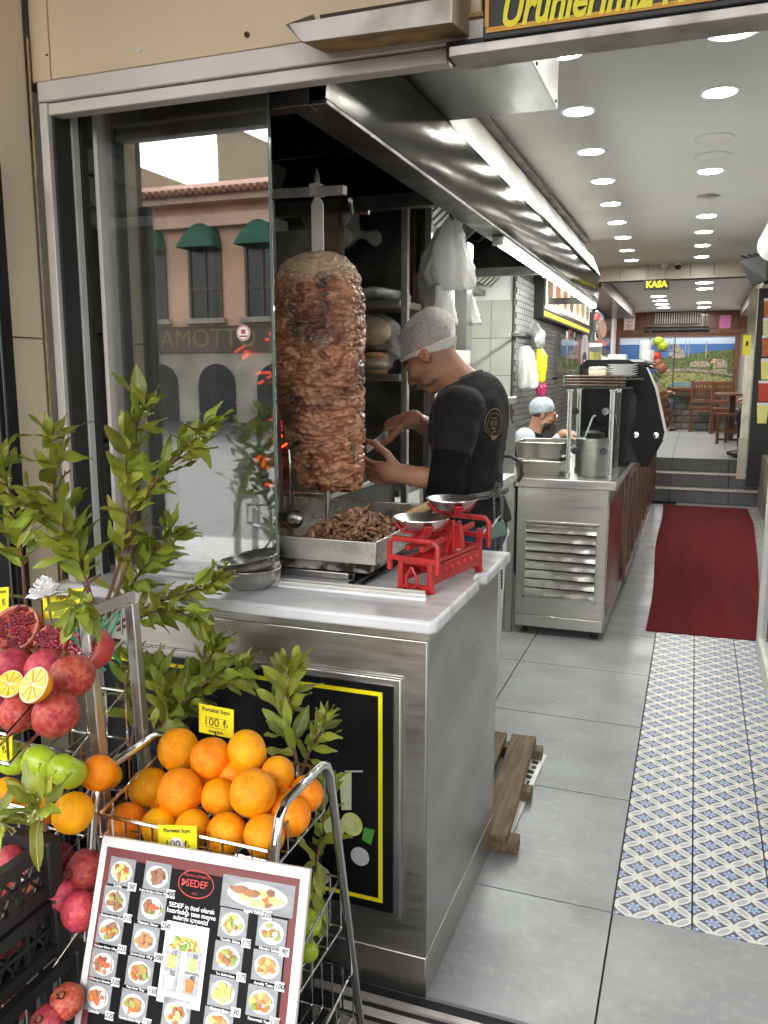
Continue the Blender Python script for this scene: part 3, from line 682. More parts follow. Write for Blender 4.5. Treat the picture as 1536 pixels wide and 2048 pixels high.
# resample by length along the outline
sl = np.concatenate([[0], np.cumsum(np.hypot(np.diff(pz), np.diff(prr)))]); nk, nj = 330, 300
tt_ = np.linspace(0, sl[-1], nk); zz = np.interp(tt_, sl, pz); rr = np.interp(tt_, sl, prr)
th = np.linspace(0, 2 * np.pi, nj, endpoint=False); TH, ZZ = np.meshgrid(th, zz); RR = np.repeat(rr[:, None], nj, 1)
PT = np.stack([RR * np.cos(TH), RR * np.sin(TH), ZZ], -1).reshape(-1, 3)
big = vnoise(PT, (9, 9, 7), 1) * .006
lay = np.abs(vnoise(PT + np.stack([vnoise(PT, (13, 13, 13), 9 + k_) for k_ in range(3)], 1) * .022, (17, 17, 40), 2)); fol = np.abs(vnoise(PT + np.stack([vnoise(PT, (30, 30, 30), 19 + k_) for k_ in range(3)], 1) * .010, (36, 36, 64), 3)); fine = vnoise(PT, (95, 95, 130), 4)
body = np.clip((1.80 - PT[:, 2]) / .05, 0, 1)
dsp = big + body * (-.011 * (1 - np.clip(lay * 4.5, 0, 1)) - .0065 * (1 - np.clip(fol * 3.2, 0, 1))) + .0032 * fine
bead = np.clip((PT[:, 2] - 1.765) / .03, 0, 1); fa = PT[:, 2] + .02 * vnoise(PT, (30, 30, 30), 7)
dsp += bead * .0045 * (np.abs(vnoise(PT, (70, 70, 90), 5)) * 2)
rho = np.maximum(np.hypot(PT[:, 0], PT[:, 1]), 1e-6); nx_ = np.gradient(zz); nr_ = np.gradient(rr); ln = np.hypot(nx_, nr_); n_r = np.repeat((nx_ / ln)[:, None], nj, 1).ravel(); n_z = np.repeat((-nr_ / ln)[:, None], nj, 1).ravel()
# gentle overall lean and uneven girth as on a half-carved kebab
PT2 = PT.copy(); g_ = 1 + .012 * np.cos(TH.ravel() - 2.6) * np.clip((1.5 - PT[:, 2]) / .3, 0, 1)
PT2[:, 0] = PT[:, 0] * g_ + dsp * n_r * PT[:, 0] / rho; PT2[:, 1] = PT[:, 1] * g_ + dsp * n_r * PT[:, 1] / rho; PT2[:, 2] += dsp * n_z
PT2[:, 0] += .040 * np.clip((1.52 - PT[:, 2]) / .36, 0, 1) ** 1.3
F = [];
ii, jj = np.meshgrid(np.arange(nk - 1), np.arange(nj), indexing='ij'); a = (ii * nj + jj).ravel(); b_ = (ii * nj + (jj + 1) % nj).ravel()
F = np.stack([a, b_, b_ + nj, a + nj], 1)
me = D.meshes.new('meat'); me.from_pydata((PT2 + np.array([0, 0, -1.03])).tolist(), [], F.tolist()); me.polygons.foreach_set('use_smooth', [True] * len(F)); me.update()
at2 = me.attributes.new('fat', 'FLOAT', 'POINT'); at2.data.foreach_set('value', np.clip((fa - 1.768) / .03, 0, 1).astype(np.float32))
link('meat', me, ['meat'], db)
# beads of fat on the crown, hanging drips
bd = MB()
for i in range(330):
    t = random.uniform(0, 2 * math.pi); zf = random.uniform(0, 1) ** .6; z = 1.765 + .08 * zf; r = float(np.interp(z, pz[8:], prr[8:])) * 1.0
    if zf > .93: r *= random.uniform(.3, 1)
    bd.sphere((DC.x + r * math.cos(t), DC.y + r * math.sin(t), z + .001), random.uniform(.004, .0075), 6, 4, sc=(1, 1, .8))
pm('fat_bead', (.62, .46, .28), .35, 0, (.70, .58, .42), 60, coat=.3); bd.build('fat_beads', 'fat_bead', db, kind='stuff')
sp = MB(); sp.tube([(DC.x + .024, DC.y, 1.035), (DC.x + .024, DC.y, 1.2)], .0075, 12); sp.build('rod', 'steel', db)
MB().prism([(DC.x - .019, DC.y, 1.84), (DC.x + .019, DC.y, 1.84), (DC.x + .019, DC.y, 1.99), (DC.x + .006, DC.y, 2.012), (DC.x - .006, DC.y, 2.012), (DC.x - .019, DC.y, 1.99)], (0, .006, 0)).build('blade', 'alu', db, .001)
MB().lathe([(.009, 2.012), (.009, 2.05), (.008, 2.07), (.001, 2.092)], (DC.x, DC.y, 0), 12).build('point', 'steel', db)
# spit bracket arm, collar and back stay
ar = thing('spit_bracket', 'square steel arm holding the top of the kebab spit', 'bracket', (-1.25, 2.3, 2.03))
MB().bar(at(490, 391, y=2.32), at(690, 380, y=2.28), .024, .024).build('arm', 'alu_worn', ar, .002)
box('collar', 'alu', DC.x - .016, DC.x + .018, DC.y - .022, DC.y + .02, 2.012, 2.045, ar, .003)
MB().tube([at(700, 400, y=2.45), at(705, 425, y=2.6), at(738, 425, y=2.6)], .007, 8).build('handle', 'steel', ar)
MB().tube([(-1.26, 2.40, 2.03), (-1.26, 2.42, 1.03)], .012, 8).build('column', 'steel_dark', ar)
# spoon, shredded meat
so = thing('ladle', 'steel ladle hanging at the left of the kebab over the pan', 'ladle', at(590, 1030, y=2.25))
c = at(590, 1040, y=2.2); MB().tube([at(578, 890, y=2.26), at(583, 960, y=2.24), at(584, 1010, y=2.21)], [.004, .004, .007], 8).build('handle', 'chrome', so)
MB().sphere(c, .026, 18, 10, sc=(1, .45, .95)).build('cup', 'bowl_steel', so)
pm('shred', (.36, .175, .105), .5, 0, (.17, .07, .04), 30, 5, hue=.02, spec=.6, coat=.15)
sh = MB()
for i in range(900):
    t = random.random() ** .7; a = random.uniform(0, 6.28); cx, cy_ = -.885 + .14 * t * math.cos(a), 2.17 + .21 * t * math.sin(a)
    z = 1.036 + max(0, .075 * (1 - t * t)) * random.uniform(.6, 1.05); l = random.uniform(.012, .034); d = Vector((random.gauss(0, 1), random.gauss(0, 1), random.gauss(0, .45))).normalized() * l
    p = Vector((cx, cy_, z)); q = p + d; m_ = (p + q) / 2 + Vector((0, 0, random.uniform(-.004, .007))); w = random.uniform(.010, .022); s = Vector((-d.y, d.x, random.gauss(0, .6) * l)).normalized() * w / 2; h = Vector((0, 0, .0035))
    sh.add([p - s, p + s, m_ + s * 1.2, m_ - s * 1.2, q + s * .7, q - s * .7] + [v - h for v in (p - s, p + s, m_ + s * 1.2, m_ - s * 1.2, q + s * .7, q - s * .7)], [(0, 1, 2, 3), (3, 2, 4, 5), (7, 6, 9, 8), (8, 9, 11, 10), (0, 3, 9, 6), (3, 5, 11, 9), (2, 1, 7, 8), (4, 2, 8, 10), (1, 0, 6, 7), (5, 4, 10, 11)])
tag(sh.build('shredded_meat', 'shred', sharp=180), 'heap of carved brown meat shreds in the pan under the kebab', 'carved meat', kind='stuff')
# wood fire grill behind the glass
gr = thing('fire_grill', 'upright grill with burning logs standing left of the kebab', 'grill', (-1.4, 2.45, 1.0))
box('back_plate', 'steel_dark', -1.62, -1.22, 2.62, 2.66, 1.03, 1.98, gr); box('side_plate', 'steel_dark', -1.63, -1.615, 2.36, 2.62, 1.03, 1.98, gr)
for z in (1.10, 1.24, 1.38, 1.52, 1.66): MB().tube([(-1.60, 2.50, z), (-1.23, 2.50, z)], .006, 6).build('bar', 'steel_dark', gr)
box('ash_tray', 'black', -1.62, -1.22, 2.40, 2.62, 1.03, 1.06, gr)
pm('log', (.55, .47, .37), .85, 0, (.09, .065, .05), 10, 6, bs=.6, bscale=30); pm('charcoal', (.05, .045, .042), .9, 0, (.16, .15, .14), 14, 6, bs=.8, bscale=35)
for i in range(9):
    z = 1.09 + .055 * i; a = random.uniform(-.5, .5); l = random.uniform(.06, .1); cx = -1.42 + random.uniform(-.07, .07); y = 2.555 + random.uniform(-.02, .02)
    p, q = Vector((cx - l * math.cos(a), y, z - l * math.sin(a))), Vector((cx + l * math.cos(a), y + .02, z + l * math.sin(a)))
    t = thing('log', ('bark covered', 'charred', 'split pale', 'thin charred', 'grey ashy', 'short thick', 'slanting', 'half burnt', 'topmost')[i] + ' log burning in the grill behind the window glass', 'log', (p + q) / 2, 'logs burning in the grill')
    MB().tube([p, (p + q) / 2 + Vector((0, 0, .008)), q], [.024, .028, .02], 9).build('wood', 'log' if i % 2 == 0 else 'charcoal', t)
eb = MB()
for i in range(50): eb.bar(*(lambda p, a, l: (p, p + Vector((math.cos(a) * l, .004, math.sin(a) * l))))(Vector((-1.42 + random.uniform(-.11, .11), 2.58 + random.uniform(-.03, .02), 1.08 + random.random() ** .8 * .55)), random.uniform(-.6, 1.9), random.uniform(.012, .05)), random.uniform(.004, .014), random.uniform(.004, .012))
eb.build('embers', 'ember', gr, kind='stuff')
# glass panes of the window
for i, (x0, x1, y, lb) in enumerate(((-1.465, -.988, YF + .140, 'front sliding glass pane of the kebab window with a small round sticker'), (-1.30, -1.0, YF + .175, 'rear glass pane sliding behind the front pane of the kebab window'))):
    t = box('glass_pane', 'pane_glass', x0, x1, y - .003, y + .003, ZT + .011, 2.186, wf)
    if i == 0:
        MB().tube([(-.9875, y, ZT + .012), (-.9875, y, 2.186)], .0028, 6).build('edge', 'case_edge' if 'case_edge' in MATS else pm('case_edge', (.10, .17, .15), .15, spec=.8), t)
        box('foot', 'alu', -1.006, -.985, y - .012, y + .012, ZT + .010, ZT + .062, t, .002)
        s = MB(); q = at(487, 666, y=y - .0035); s.lathe([(0, 0), (.019, 0), (.019, .0004), (0, .0004)], q, 28, (0, -1, 0)); s.mi = 1
        s.lathe([(.0155, .0005), (.0175, .0005), (.0175, .0008), (.0155, .0008)], q, 28, (0, -1, 0)); s.box(q.x - .006, q.x + .006, q.y - .0012, q.y - .0006, q.z - .002, q.z + .009); s.box(q.x - .011, q.x + .011, q.y - .0012, q.y - .0006, q.z - .010, q.z - .006)
        s.build('sticker', ['white', 'maroon_red'], t)
# cream cabinet and stone wall seen through the left of the glass
cb = thing('grill_cabinet', 'grey green metal cabinet behind the glass at the left of the grill', 'cabinet', (-1.55, 2.2, .96))
pm('cabinet_paint', (.33, .34, .29), .5, 0, (.27, .28, .235), 3, 5)
q = at(205, 445, y=2.05); box('panel', 'cabinet_paint', q.x, -1.46, 2.05, 2.38, ZT + .001, q.z, cb, .003); box('top_edge', 'alu', q.x - .01, -1.44, 2.035, 2.046, q.z - .022, q.z + .006, cb, .002)
MB().lathe([(0, 0), (.008, 0), (.008, .006), (.004, .008), (0, .008)], Vector((q.x + .01, 2.034, q.z - .008)), 12, (0, -1, 0)).build('bolt', 'dirt_shade', cb)
sw = thing('stone_wall', 'old wall of big dressed blocks inside the window at the left', 'wall', (-1.72, 2.3, 1.0))
for i, (z0, z1) in enumerate(((.97, 1.30), (1.305, 1.62), (1.625, 1.98), (1.985, 2.07), (2.075, 2.36))):
    box('stone', 'wall_tile', -1.735, -1.66 - .01 * (i % 2), 1.96, 2.60, z0, z1, sw, .012); box('stone', 'wall_tile', -1.735, -1.65, 2.606, 3.3, z0, z1, sw, .012)
box('jamb', 'old_white', -1.66, -1.60, 1.84, 1.95, .97, 2.3, sw, .004)
# ------------------------------------------------------------------ shelf rack behind the grill, bread, bags
rk = thing('shelf_rack', 'steel shelf rack with bagged bread behind the kebab grill', 'shelf rack', (-1.45, 3.5, 0))
ZS = [at(735, 748, y=3.30).z, at(735, 600, y=3.30).z, at(720, 492, y=3.3).z]   # shelf heights
RX0, RX1 = -1.74, -1.13
for x in (-1.735, RX1):
    for y in (3.305, 3.62): box('post', 'steel', x - .014, x + .014, y - .014, y + .014, 0, 2.26, rk, .002)
box('post', 'steel', -1.43, -1.405, 3.30, 3.325, ZS[0], 2.30, rk, .002)
for z in ZS[:2] + [1.02, .5]: box('shelf', 'steel', RX0, RX1 - .02, 3.295, 3.63, z - .03, z, rk, .003)
box('top_rail', 'steel_dark', -1.74, RX1, 3.29, 3.31, 2.25, 2.29, rk, .002)
box('back_panel', 'steel_dark', RX0, RX1, 3.64, 3.655, 1.0, 2.3, rk)
hpst = MB(); hpst.box(-1.215, -1.18, 3.56, 3.60, ZS[1], 2.25)
hpst.build('rail', 'wood_dark', rk)
rk2 = thing('side_shelf', 'narrow steel shelf with bread behind the cook', 'shelf', (-1.0, 3.9, 0))
q = at(838, 795, y=3.6); box('shelf', 'steel', -1.10, -.78, 3.6, 3.9, q.z - .03, q.z, rk2, .003); box('post', 'steel', -1.11, -1.085, 3.59, 3.61, 0, q.z + .5, rk2, .002)
q2 = at(838, 955, y=3.6); box('shelf', 'steel', -1.08, -.78, 3.6, 3.9, q2.z - .03, q2.z, rk2, .003)
pm('bread', (.50, .29, .11), .6, 0, (.32, .15, .045), 6, 5, c3=(.66, .50, .30), n3=3, lo3=.55, hi3=.75)
pm('bread_pale', (.62, .46, .26), .65, 0, (.50, .32, .14), 5, 5)
film('clear_film', (.85, .85, .83), .28, .12, 1.0, 22)
film('white_film', (.92, .92, .91), .95, .28, .7, 14)
translucent(MATS['white_film'], .45)
film('grey_film', (.80, .81, .82), .8, .14, 1.0, 20)
def loaf(c, r, seed, mat_='bread'):
    s = SDF(np.array(c) - np.array(r) * 1.25, np.array(c) + np.array(r) * 1.25, max(r) / 16); s.ell(c, r, 0); s.noise(.006, 14, seed); return s
def bag_of(c, r, seed, lb, n=2, matb='bread', filmm='clear_film', grp='bags of bread on the shelves', tail=(1, 0, .3)):
    t = thing('bread_bag', lb, 'bread bag', c, grp); c = Vector(c); r = Vector(r)
    for i in range(n):
        k = (i - (n - 1) / 2); loaf(c + Vector((0, 0, k * r.z * .85)), (r.x * .82, r.y * .8, r.z * (.95 if n == 1 else .55)), seed + i).build('loaf', matb if i % 2 == 0 else 'bread_pale', t)
    s = SDF(c - r * 1.9, c + r * 1.9, max(r) / 15); s.ell(c, r * 1.08, .02); tl = Vector(tail).normalized(); s.chain([c + tl * max(r) * .7, c + tl * max(r) * 1.15, c + tl * max(r) * 1.55], [min(r) * .55, .014, .032], .03); s.noise(.007, 26, seed + 5)
    s.build('film', filmm, t); return t
q = at(650, 455, y=3.45); bag_of(q, (.15, .10, .11), 3, 'clear bag of round flat breads on the top shelf behind the spit blade', 2, tail=(1, 0, -.25))
q = at(668, 355, y=3.45); bag_of((q.x, q.y, q.z), (.10, .08, .035), 9, 'pink tinted bag knotted at its end, above the top shelf', 1, 'maroon_red', 'clear_film', tail=(1, -.2, .1))
q = at(760, 600, y=3.42); bag_of((q.x - .02, q.y, ZS[1] + .035), (.085, .08, .03), 12, 'crumpled clear bag lying on the middle shelf right of the kebab', 1, 'grey_film', 'grey_film', tail=(1, 0, -.2))
q = at(752, 672, y=3.42); bag_of((q.x - .03, q.y, q.z + .02), (.12, .10, .07), 15, 'bag of long pale loaves right of the kebab, on the lower shelf', 1, 'bread_pale', tail=(1, 0, -.6))
bag_of((q.x + .0, q.y - .02, ZS[0] + .04), (.075, .07, .038), 18, 'small bag of brown flat breads under the long loaves, right of the kebab', 3, tail=(1, 0, .5))
q = at(838, 765, y=3.72); bag_of((q.x, q.y, q.z + .005), (.10, .09, .075), 21, 'bag of round bread on the side shelf in front of the cook', 1, tail=(-1, 0, .6))
box('chopping_board', 'old_white', *(lambda q: (q.x - .09, q.x + .10, 3.62, 3.85, q2.z + .001, q2.z + .02))(at(845, 955, y=3.7)), label='pale board lying on the low shelf behind the cook\'s hands', cat='board')
# plastic carrier bags hanging under the hood
def hang_bag(label, pts, depth, mat_, seed, grp='plastic bags hanging under the hood', cat='plastic bag'):
    """pts = [(px, py, half width px)] down the bag at depth y"""
    cs = [at(p[0], p[1], y=depth) for p in pts]; sc = (cs[0] - EYE).length / FPX; ws = [p[2] * sc for p in pts]
    t = thing('plastic_bag', label, cat, cs[0], grp); n = 36; V = []; F = []; m = 40
    for i in range(m + 1):
        u = i / m * (len(cs) - 1); a = min(int(u), len(cs) - 2); f = u - a; c = cs[a].lerp(cs[a + 1], f); w = ws[a] + (ws[a + 1] - ws[a]) * f
        for j in range(n):
            th_ = 2 * math.pi * j / n; fold = 1 + .16 * math.sin(th_ * 7 + seed + 2.0 * math.sin(i * .13 + seed)) + .09 * math.sin(th_ * 13 + i * .12 + seed * 3) + .03 * math.sin(i * .9 + th_ * 4)
            V.append(c + Vector((w * fold * math.cos(th_), w * .42 * fold * math.sin(th_), .006 * math.sin(th_ * 5 + seed) * (i / m))))
    for i in range(m):
        for j in range(n): F.append((i * n + j, i * n + (j + 1) % n, (i + 1) * n + (j + 1) % n, (i + 1) * n + j))
    F.append(tuple(range(n))); F.append(tuple(m * n + j for j in range(n)))
    mb = MB(); mb.add(V, F); mb.build('sheet', mat_, t, sharp=180); return t
hang_bag('tall dull white sheet bag hanging flat behind the shiny knotted bags', [(868, 520, 22), (850, 560, 40), (853, 620, 43), (856, 690, 44)], 3.66, 'white_film', 1)
hang_bag('shiny knotted white bag hanging topmost on the hook above the cook', [(906, 434, 9), (903, 450, 16), (900, 490, 30), (908, 540, 36), (918, 578, 28)], 3.50, 'white_film', 2)
hang_bag('small folded clear white bag hanging left of the knotted bag', [(888, 455, 10), (868, 510, 22), (860, 545, 20), (875, 568, 18)], 3.53, 'grey_film', 3)
hang_bag('rolled white bag dangling lowest straight above the hairnet', [(882, 570, 16), (886, 610, 20), (892, 648, 21)], 3.60, 'white_film', 4)
hang_bag('narrow white bag hanging behind the steel duct at the right', [(935, 585, 8), (938, 615, 14), (943, 648, 18)], 3.9, 'white_film', 5)
hk = thing('bag_hook', 'wire hook holding the plastic bags under the hood', 'hook', at(906, 425, y=3.5)); MB().tube([at(902, 400, y=3.5), at(898, 425, y=3.5), at(905, 440, y=3.49), at(912, 430, y=3.49)], .004, 6).build('wire', 'black', hk)
cbx = thing('fuse_cabinet', 'wall cabinet with aluminium framed door behind the hanging bags', 'wall cabinet', at(830, 500, y=3.95))
q = at(822, 450, y=3.9); w_ = at(850, 450, y=3.9).x - q.x; box('body', 'steel_dark', q.x, q.x + w_ * 1.4, 3.92, 4.1, 1.75, q.z, cbx); box('door_frame', 'alu', q.x, q.x + w_, 3.905, 3.92, 1.75, q.z, cbx); box('door_pane', 'steel_dark', q.x + .018, q.x + w_ - .012, 3.90, 3.905, 1.77, q.z - .03, cbx)
vd = thing('flat_duct', 'vertical grey steel duct hanging beside the plastic bags', 'duct', at(925, 650, y=3.8)); q = at(908, 700, y=3.8); w_ = at(932, 700, y=3.8).x; box('shell', 'steel_side', q.x, w_, 3.8, 3.9, q.z, 2.1, vd, .003); MB().sphere((w_ - .015, 3.797, at(920, 640, y=3.8).z), .004, 8, 5).build('rivet', 'chrome', vd)
# grill work top behind the kebab, jar, cook's long knife with wooden handle
wt = thing('work_top', 'steel work top with black front beside the cook, behind the kebab', 'work top', (-1.1, 2.9, 0))
q = at(640, 1020, y=2.56); q2 = at(800, 950, y=3.25)
box('top', 'steel', -1.45, -1.14, 2.56, 3.25, 1.085, 1.105, wt, .003); box('front', 'black_gloss', -1.44, -1.15, 2.57, 3.24, .0, 1.084, wt, .003)
jr = thing('jar', 'dark red glass jar of sauce behind the spit rod', 'jar', at(692, 998, y=2.62)); q = at(692, 1000, y=2.62)
pm('sauce', (.10, .008, .006), .12, spec=.6); MB().lathe([(0, 0), (.022, 0), (.025, .01), (.025, .045), (.020, .055), (.020, .065), (0, .065)], (q.x, q.y, 1.106), 20).build('body', 'sauce', jr, sharp=60); MB().lathe([(.021, .065), (.021, .075), (0, .076)], (q.x, q.y, 1.106), 16).build('lid', 'black', jr)
kn = thing('long_tool', 'long tool with thick wooden handle lying in the pan before the cook', 'carving tool', at(840, 1020, y=2.40)); a, b_ = at(812, 1035, y=2.33), at(862, 1008, y=2.42); MB().tube([a, a.lerp(b_, .5), b_], [.014, .0165, .012], 12).build('handle', 'wood_pale', kn); MB().bar(a, a + (a - b_) * 1.6 + Vector((0, 0, -.03)), .022, .003).build('blade', 'steel', kn)
# ------------------------------------------------------------------ waste bin, steel table, cable
tbn = thing('waste_bin', 'white plastic waste bin standing behind the counter', 'bin', (-.86, 3.9, 0)); c = at(978, 1262, y=4.0)
MB().lathe([(0, 0), (.15, 0), (.165, .05), (.19, .72), (.0, .722)], (-1.02, 3.98, 0), 28).build('body', 'old_white', tbn); MB().lathe([(.197, .72), (.2, .74), (.18, .79), (.10, .835), (0, .85)], (-1.02, 3.98, 0), 28).build('lid', 'white', tbn)
tb_ = thing('steel_table', 'steel work table with guard plate beside the refrigerated counter', 'table', (-1.15, 5.0, 0))
box('top', 'steel', -1.55, -.95, 4.72, 6.1, .86, .90, tb_, .003)
for x, y in ((-.965, 4.74), (-1.5, 4.74)): box('leg', 'steel', x - .02, x + .02, y - .02, y + .02, 0, .86, tb_, .002)
q = at(1000, 810, y=4.75); MB().prism([(-1.30, 4.75, .902), (-.955, 4.75, .902), (-.955, 4.75, 1.20), (-1.03, 4.75, 1.32), (-1.30, 4.75, 1.42)], (0, .006, 0)).build('guard_plate', 'steel', tb_)
MB().tube([at(1000, 912, y=4.7), at(1022, 912, y=4.68), at(1042, 925, y=4.66), at(1044, 950, y=4.66), at(1036, 962, y=4.68)], .012, 8).build('cable', 'rubber', None, label='black power cable looping over the edge of the steel table', cat='cable')
# ------------------------------------------------------------------ refrigerated counter
fr = thing('cold_counter', 'stainless steel refrigerated counter with louvred grille and dark red side', 'refrigerator', (-.66, 5, 0))
FX0, FX1, FY = -.925, -.418, 4.72
box('body', 'steel', FX0, FX1, FY, 8.0, .12, .872, fr, .004); box('top', 'steel', FX0 - .01, FX1 + .04, FY - .02, 8.0, .874, .922, fr, .003)
box('kick_panel', 'steel', FX0 + .003, FX1 - .002, FY - .003, FY + .3, .05, .118, fr, .003)
box('side_panel', 'red_panel', FX1 + .0005, FX1 + .006, FY + .06, 5.75, .13, .80, fr); box('side_strip', 'steel_side', FX1 + .0005, FX1 + .005, FY + .01, 8.0, .05, .128, fr); box('side_strip', 'steel_dark', FX1 + .0005, FX1 + .007, FY + .06, 8.0, .802, .87, fr)
box('corner_plate', 'steel', FX1 + .0005, FX1 + .004, FY, FY + .058, .13, .80, fr)
for x in (FX0 + .05, FX1 - .05): MB().lathe([(.022, 0), (.022, .012), (.012, .014), (.012, .05)], (x, FY + .06, 0), 12).build('foot', 'rubber', fr)
pm('steel_slat', (.58, .57, .52), .22, 1, (.48, .47, .42), 3, bs=.25, bscale=9)
gx0, gx1 = FX0 + .055, FX1 - .055; gz0, gz1 = .235, .665
for a in ((gx0 - .012, gx0, gz0, gz1), (gx1, gx1 + .012, gz0, gz1), (gx0 - .012, gx1 + .012, gz1, gz1 + .014), (gx0 - .012, gx1 + .012, gz0 - .014, gz0)): box('grille_frame', 'steel', a[0], a[1], FY - .012, FY - .001, a[2], a[3], fr, .002)
box('grille_back', 'rubber', gx0, gx1, FY - .003, FY - .001, gz0, gz1, fr)
for i in range(8):
    z = gz0 + (gz1 - gz0) * (i + .5) / 8; mb = MB(); n = 20; vs = []
    for k in range(n + 1):
        x = gx0 + (gx1 - gx0) * k / n; w = .003 * math.sin(k * .9 + i * 2) ; vs += [(x, FY - .020 + w * .3, z - .022), (x, FY - .016 + w * .3, z), (x, FY - .004, z + .022)]
    mb.add(vs, [(3 * k + j, 3 * k + 3 + j, 3 * k + 4 + j, 3 * k + 1 + j) for k in range(n) for j in (0, 1)]); mb.add([(v[0], v[1] + .0015, v[2] - .001) for v in vs], [(3 * k + 1 + j, 3 * k + 4 + j, 3 * k + 3 + j, 3 * k + j) for k in range(n) for j in (0, 1)])
    mb.build('slat', 'steel_slat', fr, sharp=70)
for x in (gx0 - .006, gx1 + .006):
    for z in (gz0 - .007, gz1 + .007): MB().sphere((x, FY - .014, z), .006, 8, 6).build('screw', 'steel_dark', fr)
# wood panels with small panes along the counter further in
wc = thing('wood_counter', 'dark red wooden counter front with glazed doors along the corridor', 'counter', (-.36, 7.5, 0))
box('carcass', 'wood_dark', FX1 - .3, FX1 - .075, 5.76, 10.4, .06, .92, wc)
for i in range(5):
    y0 = 5.80 + i * .92
    for a in ((y0, y0 + .86, .10, .17), (y0, y0 + .86, .80, .86), (y0, y0 + .07, .17, .80), (y0 + .79, y0 + .86, .17, .80), (y0 + .395, y0 + .465, .17, .80)): box('rail', 'wood_red', FX1 + .013, FX1 + .035, a[0], a[1], a[2], a[3], wc, .003)
    for a in (y0 + .07, y0 + .465): box('pane', 'case_glass', FX1 + .018, FX1 + .022, a, a + .325, .172, .798, wc)
    if i < 3:
        for a in range(6): MB().lathe([(0, 0), (.03, 0), (.03, .10), (0, .1)], (FX1 - .03, y0 + .10 + a * .12, .25 + .2 * (a % 3)), 10).build('bottle', ('maroon_red', 'yellow_card', 'leaf_print')[a % 3], wc)
box('worktop', 'steel_side', FX1 - .3, FX1 + .05, 8.02, 10.4, .922, .95, wc, .004)
# glass soup case: posts, panes, shelf; pot and ladle inside
GY, GX0, GX1 = 4.76, -.675, -.405; GZ0, GZ1 = .924, 1.425
gc = thing('glass_case', 'square glass case with four chrome posts on the refrigerated counter', 'glass case', (-.54, 4.9, GZ0))
for x in (GX0 + .02, GX1 - .02):
    for y in (GY + .02, 5.18): MB().lathe([(.016, 0), (.016, .02), (.0125, .022), (.0125, GZ1 - GZ0 - .012), (.017, GZ1 - GZ0 - .01), (.017, GZ1 - GZ0), (0, GZ1 - GZ0 + .004)], (x, y, GZ0), 14).build('post', 'chrome', gc)
box('top_pane', 'case_glass', GX0 - .02, GX1 + .09, GY - .01, 5.22, GZ1 + .005, GZ1 + .014, gc); box('edge', 'black', GX0 - .02, GX1 + .09, GY - .014, GY - .0105, GZ1 + .004, GZ1 + .015, gc)
box('pane', 'case_glass', GX1 - .008, GX1 - .003, GY + .04, 5.16, GZ0 + .01, GZ1 - .02, gc); box('pane', 'case_glass', GX0 + .045, GX1 - .045, GY + .018, GY + .022, GZ0 + .01, GZ1 - .03, gc)
for x in (GX0 + .055, GX1 - .055):
    for z in (GZ0 + .16, GZ1 - .12): MB().lathe([(0, 0), (.020, 0), (.020, .010), (0, .010)], (x, GY + .012, z), 16, (0, -1, 0)).build('clamp', 'chrome', gc)
pt = thing('soup_pot', 'steel soup pot with black lid rim standing inside the glass case', 'pot', (-.54, 4.98, GZ0)); MB().lathe([(0, .001), (.085, .001), (.092, .02), (.092, .21), (.097, .214), (.090, .218), (0, .23)], (-.54, 4.97, GZ0), 32).build('body', 'steel', pt, sharp=60); MB().lathe([(.060, .222), (.062, .25), (.03, .26), (0, .262)], (-.54, 4.97, GZ0), 24).build('lid', 'black', pt)
ld = thing('soup_ladle', 'white handled ladle standing in the soup pot', 'ladle', (-.54, 4.97, 1.15)); MB().tube([(-.585, 4.92, 1.14), (-.545, 4.92, 1.26), (-.535, 4.92, 1.275), (-.525, 4.92, 1.272)], .005, 8).build('handle', 'white', ld)
# brown trays, plates on the case
for i in range(4):
    t = thing('tray', ('lowest', 'second lowest', 'second highest', 'topmost')[i] + ' of the four stacked dark brown trays on the glass case', 'tray', (-.55, 4.98, GZ1), 'stacked brown trays'); z = GZ1 + .0155 + i * .0165
    MB().prism([(-.69, 4.80, z), (-.40, 4.80, z), (-.385, 4.83, z), (-.385, 5.15, z), (-.705, 5.15, z), (-.705, 4.83, z)], (0, 0, .0125)).build('body', 'wood_dark', t, .004)
for i in range(6):
    t = thing('plate', ('lowest', 'second', 'third', 'fourth', 'fifth', 'topmost')[i] + ' white plate counted from below in the stack behind the brown trays', 'plate', (-.41, 5.6, 1.5), 'stacked white plates'); z = 1.487 + i * .0135; z0 = z
    MB().lathe([(0, .002), (.05, .0), (.055, .003), (.09, .012), (.091, .014), (.055, .006), (0, .004)], (-.42, 5.32, z), 32).build('body', 'white', t, sharp=70)
box('plate_shelf', 'black', -.62, -.30, 5.24, 5.42, 1.472, 1.486, label='black shelf under the white plates behind the trays', cat='shelf', bev=.002)
cs = thing('cheese_block', 'pale block of cheese under film left of the white plates', 'cheese', (-.57, 5.32, 1.487)); box('block', 'bread_pale', -.615, -.515, 5.27, 5.37, 1.4865, 1.528, cs, .006); box('film', 'clear_film', -.618, -.512, 5.267, 5.373, 1.4865, 1.556, cs, .012)
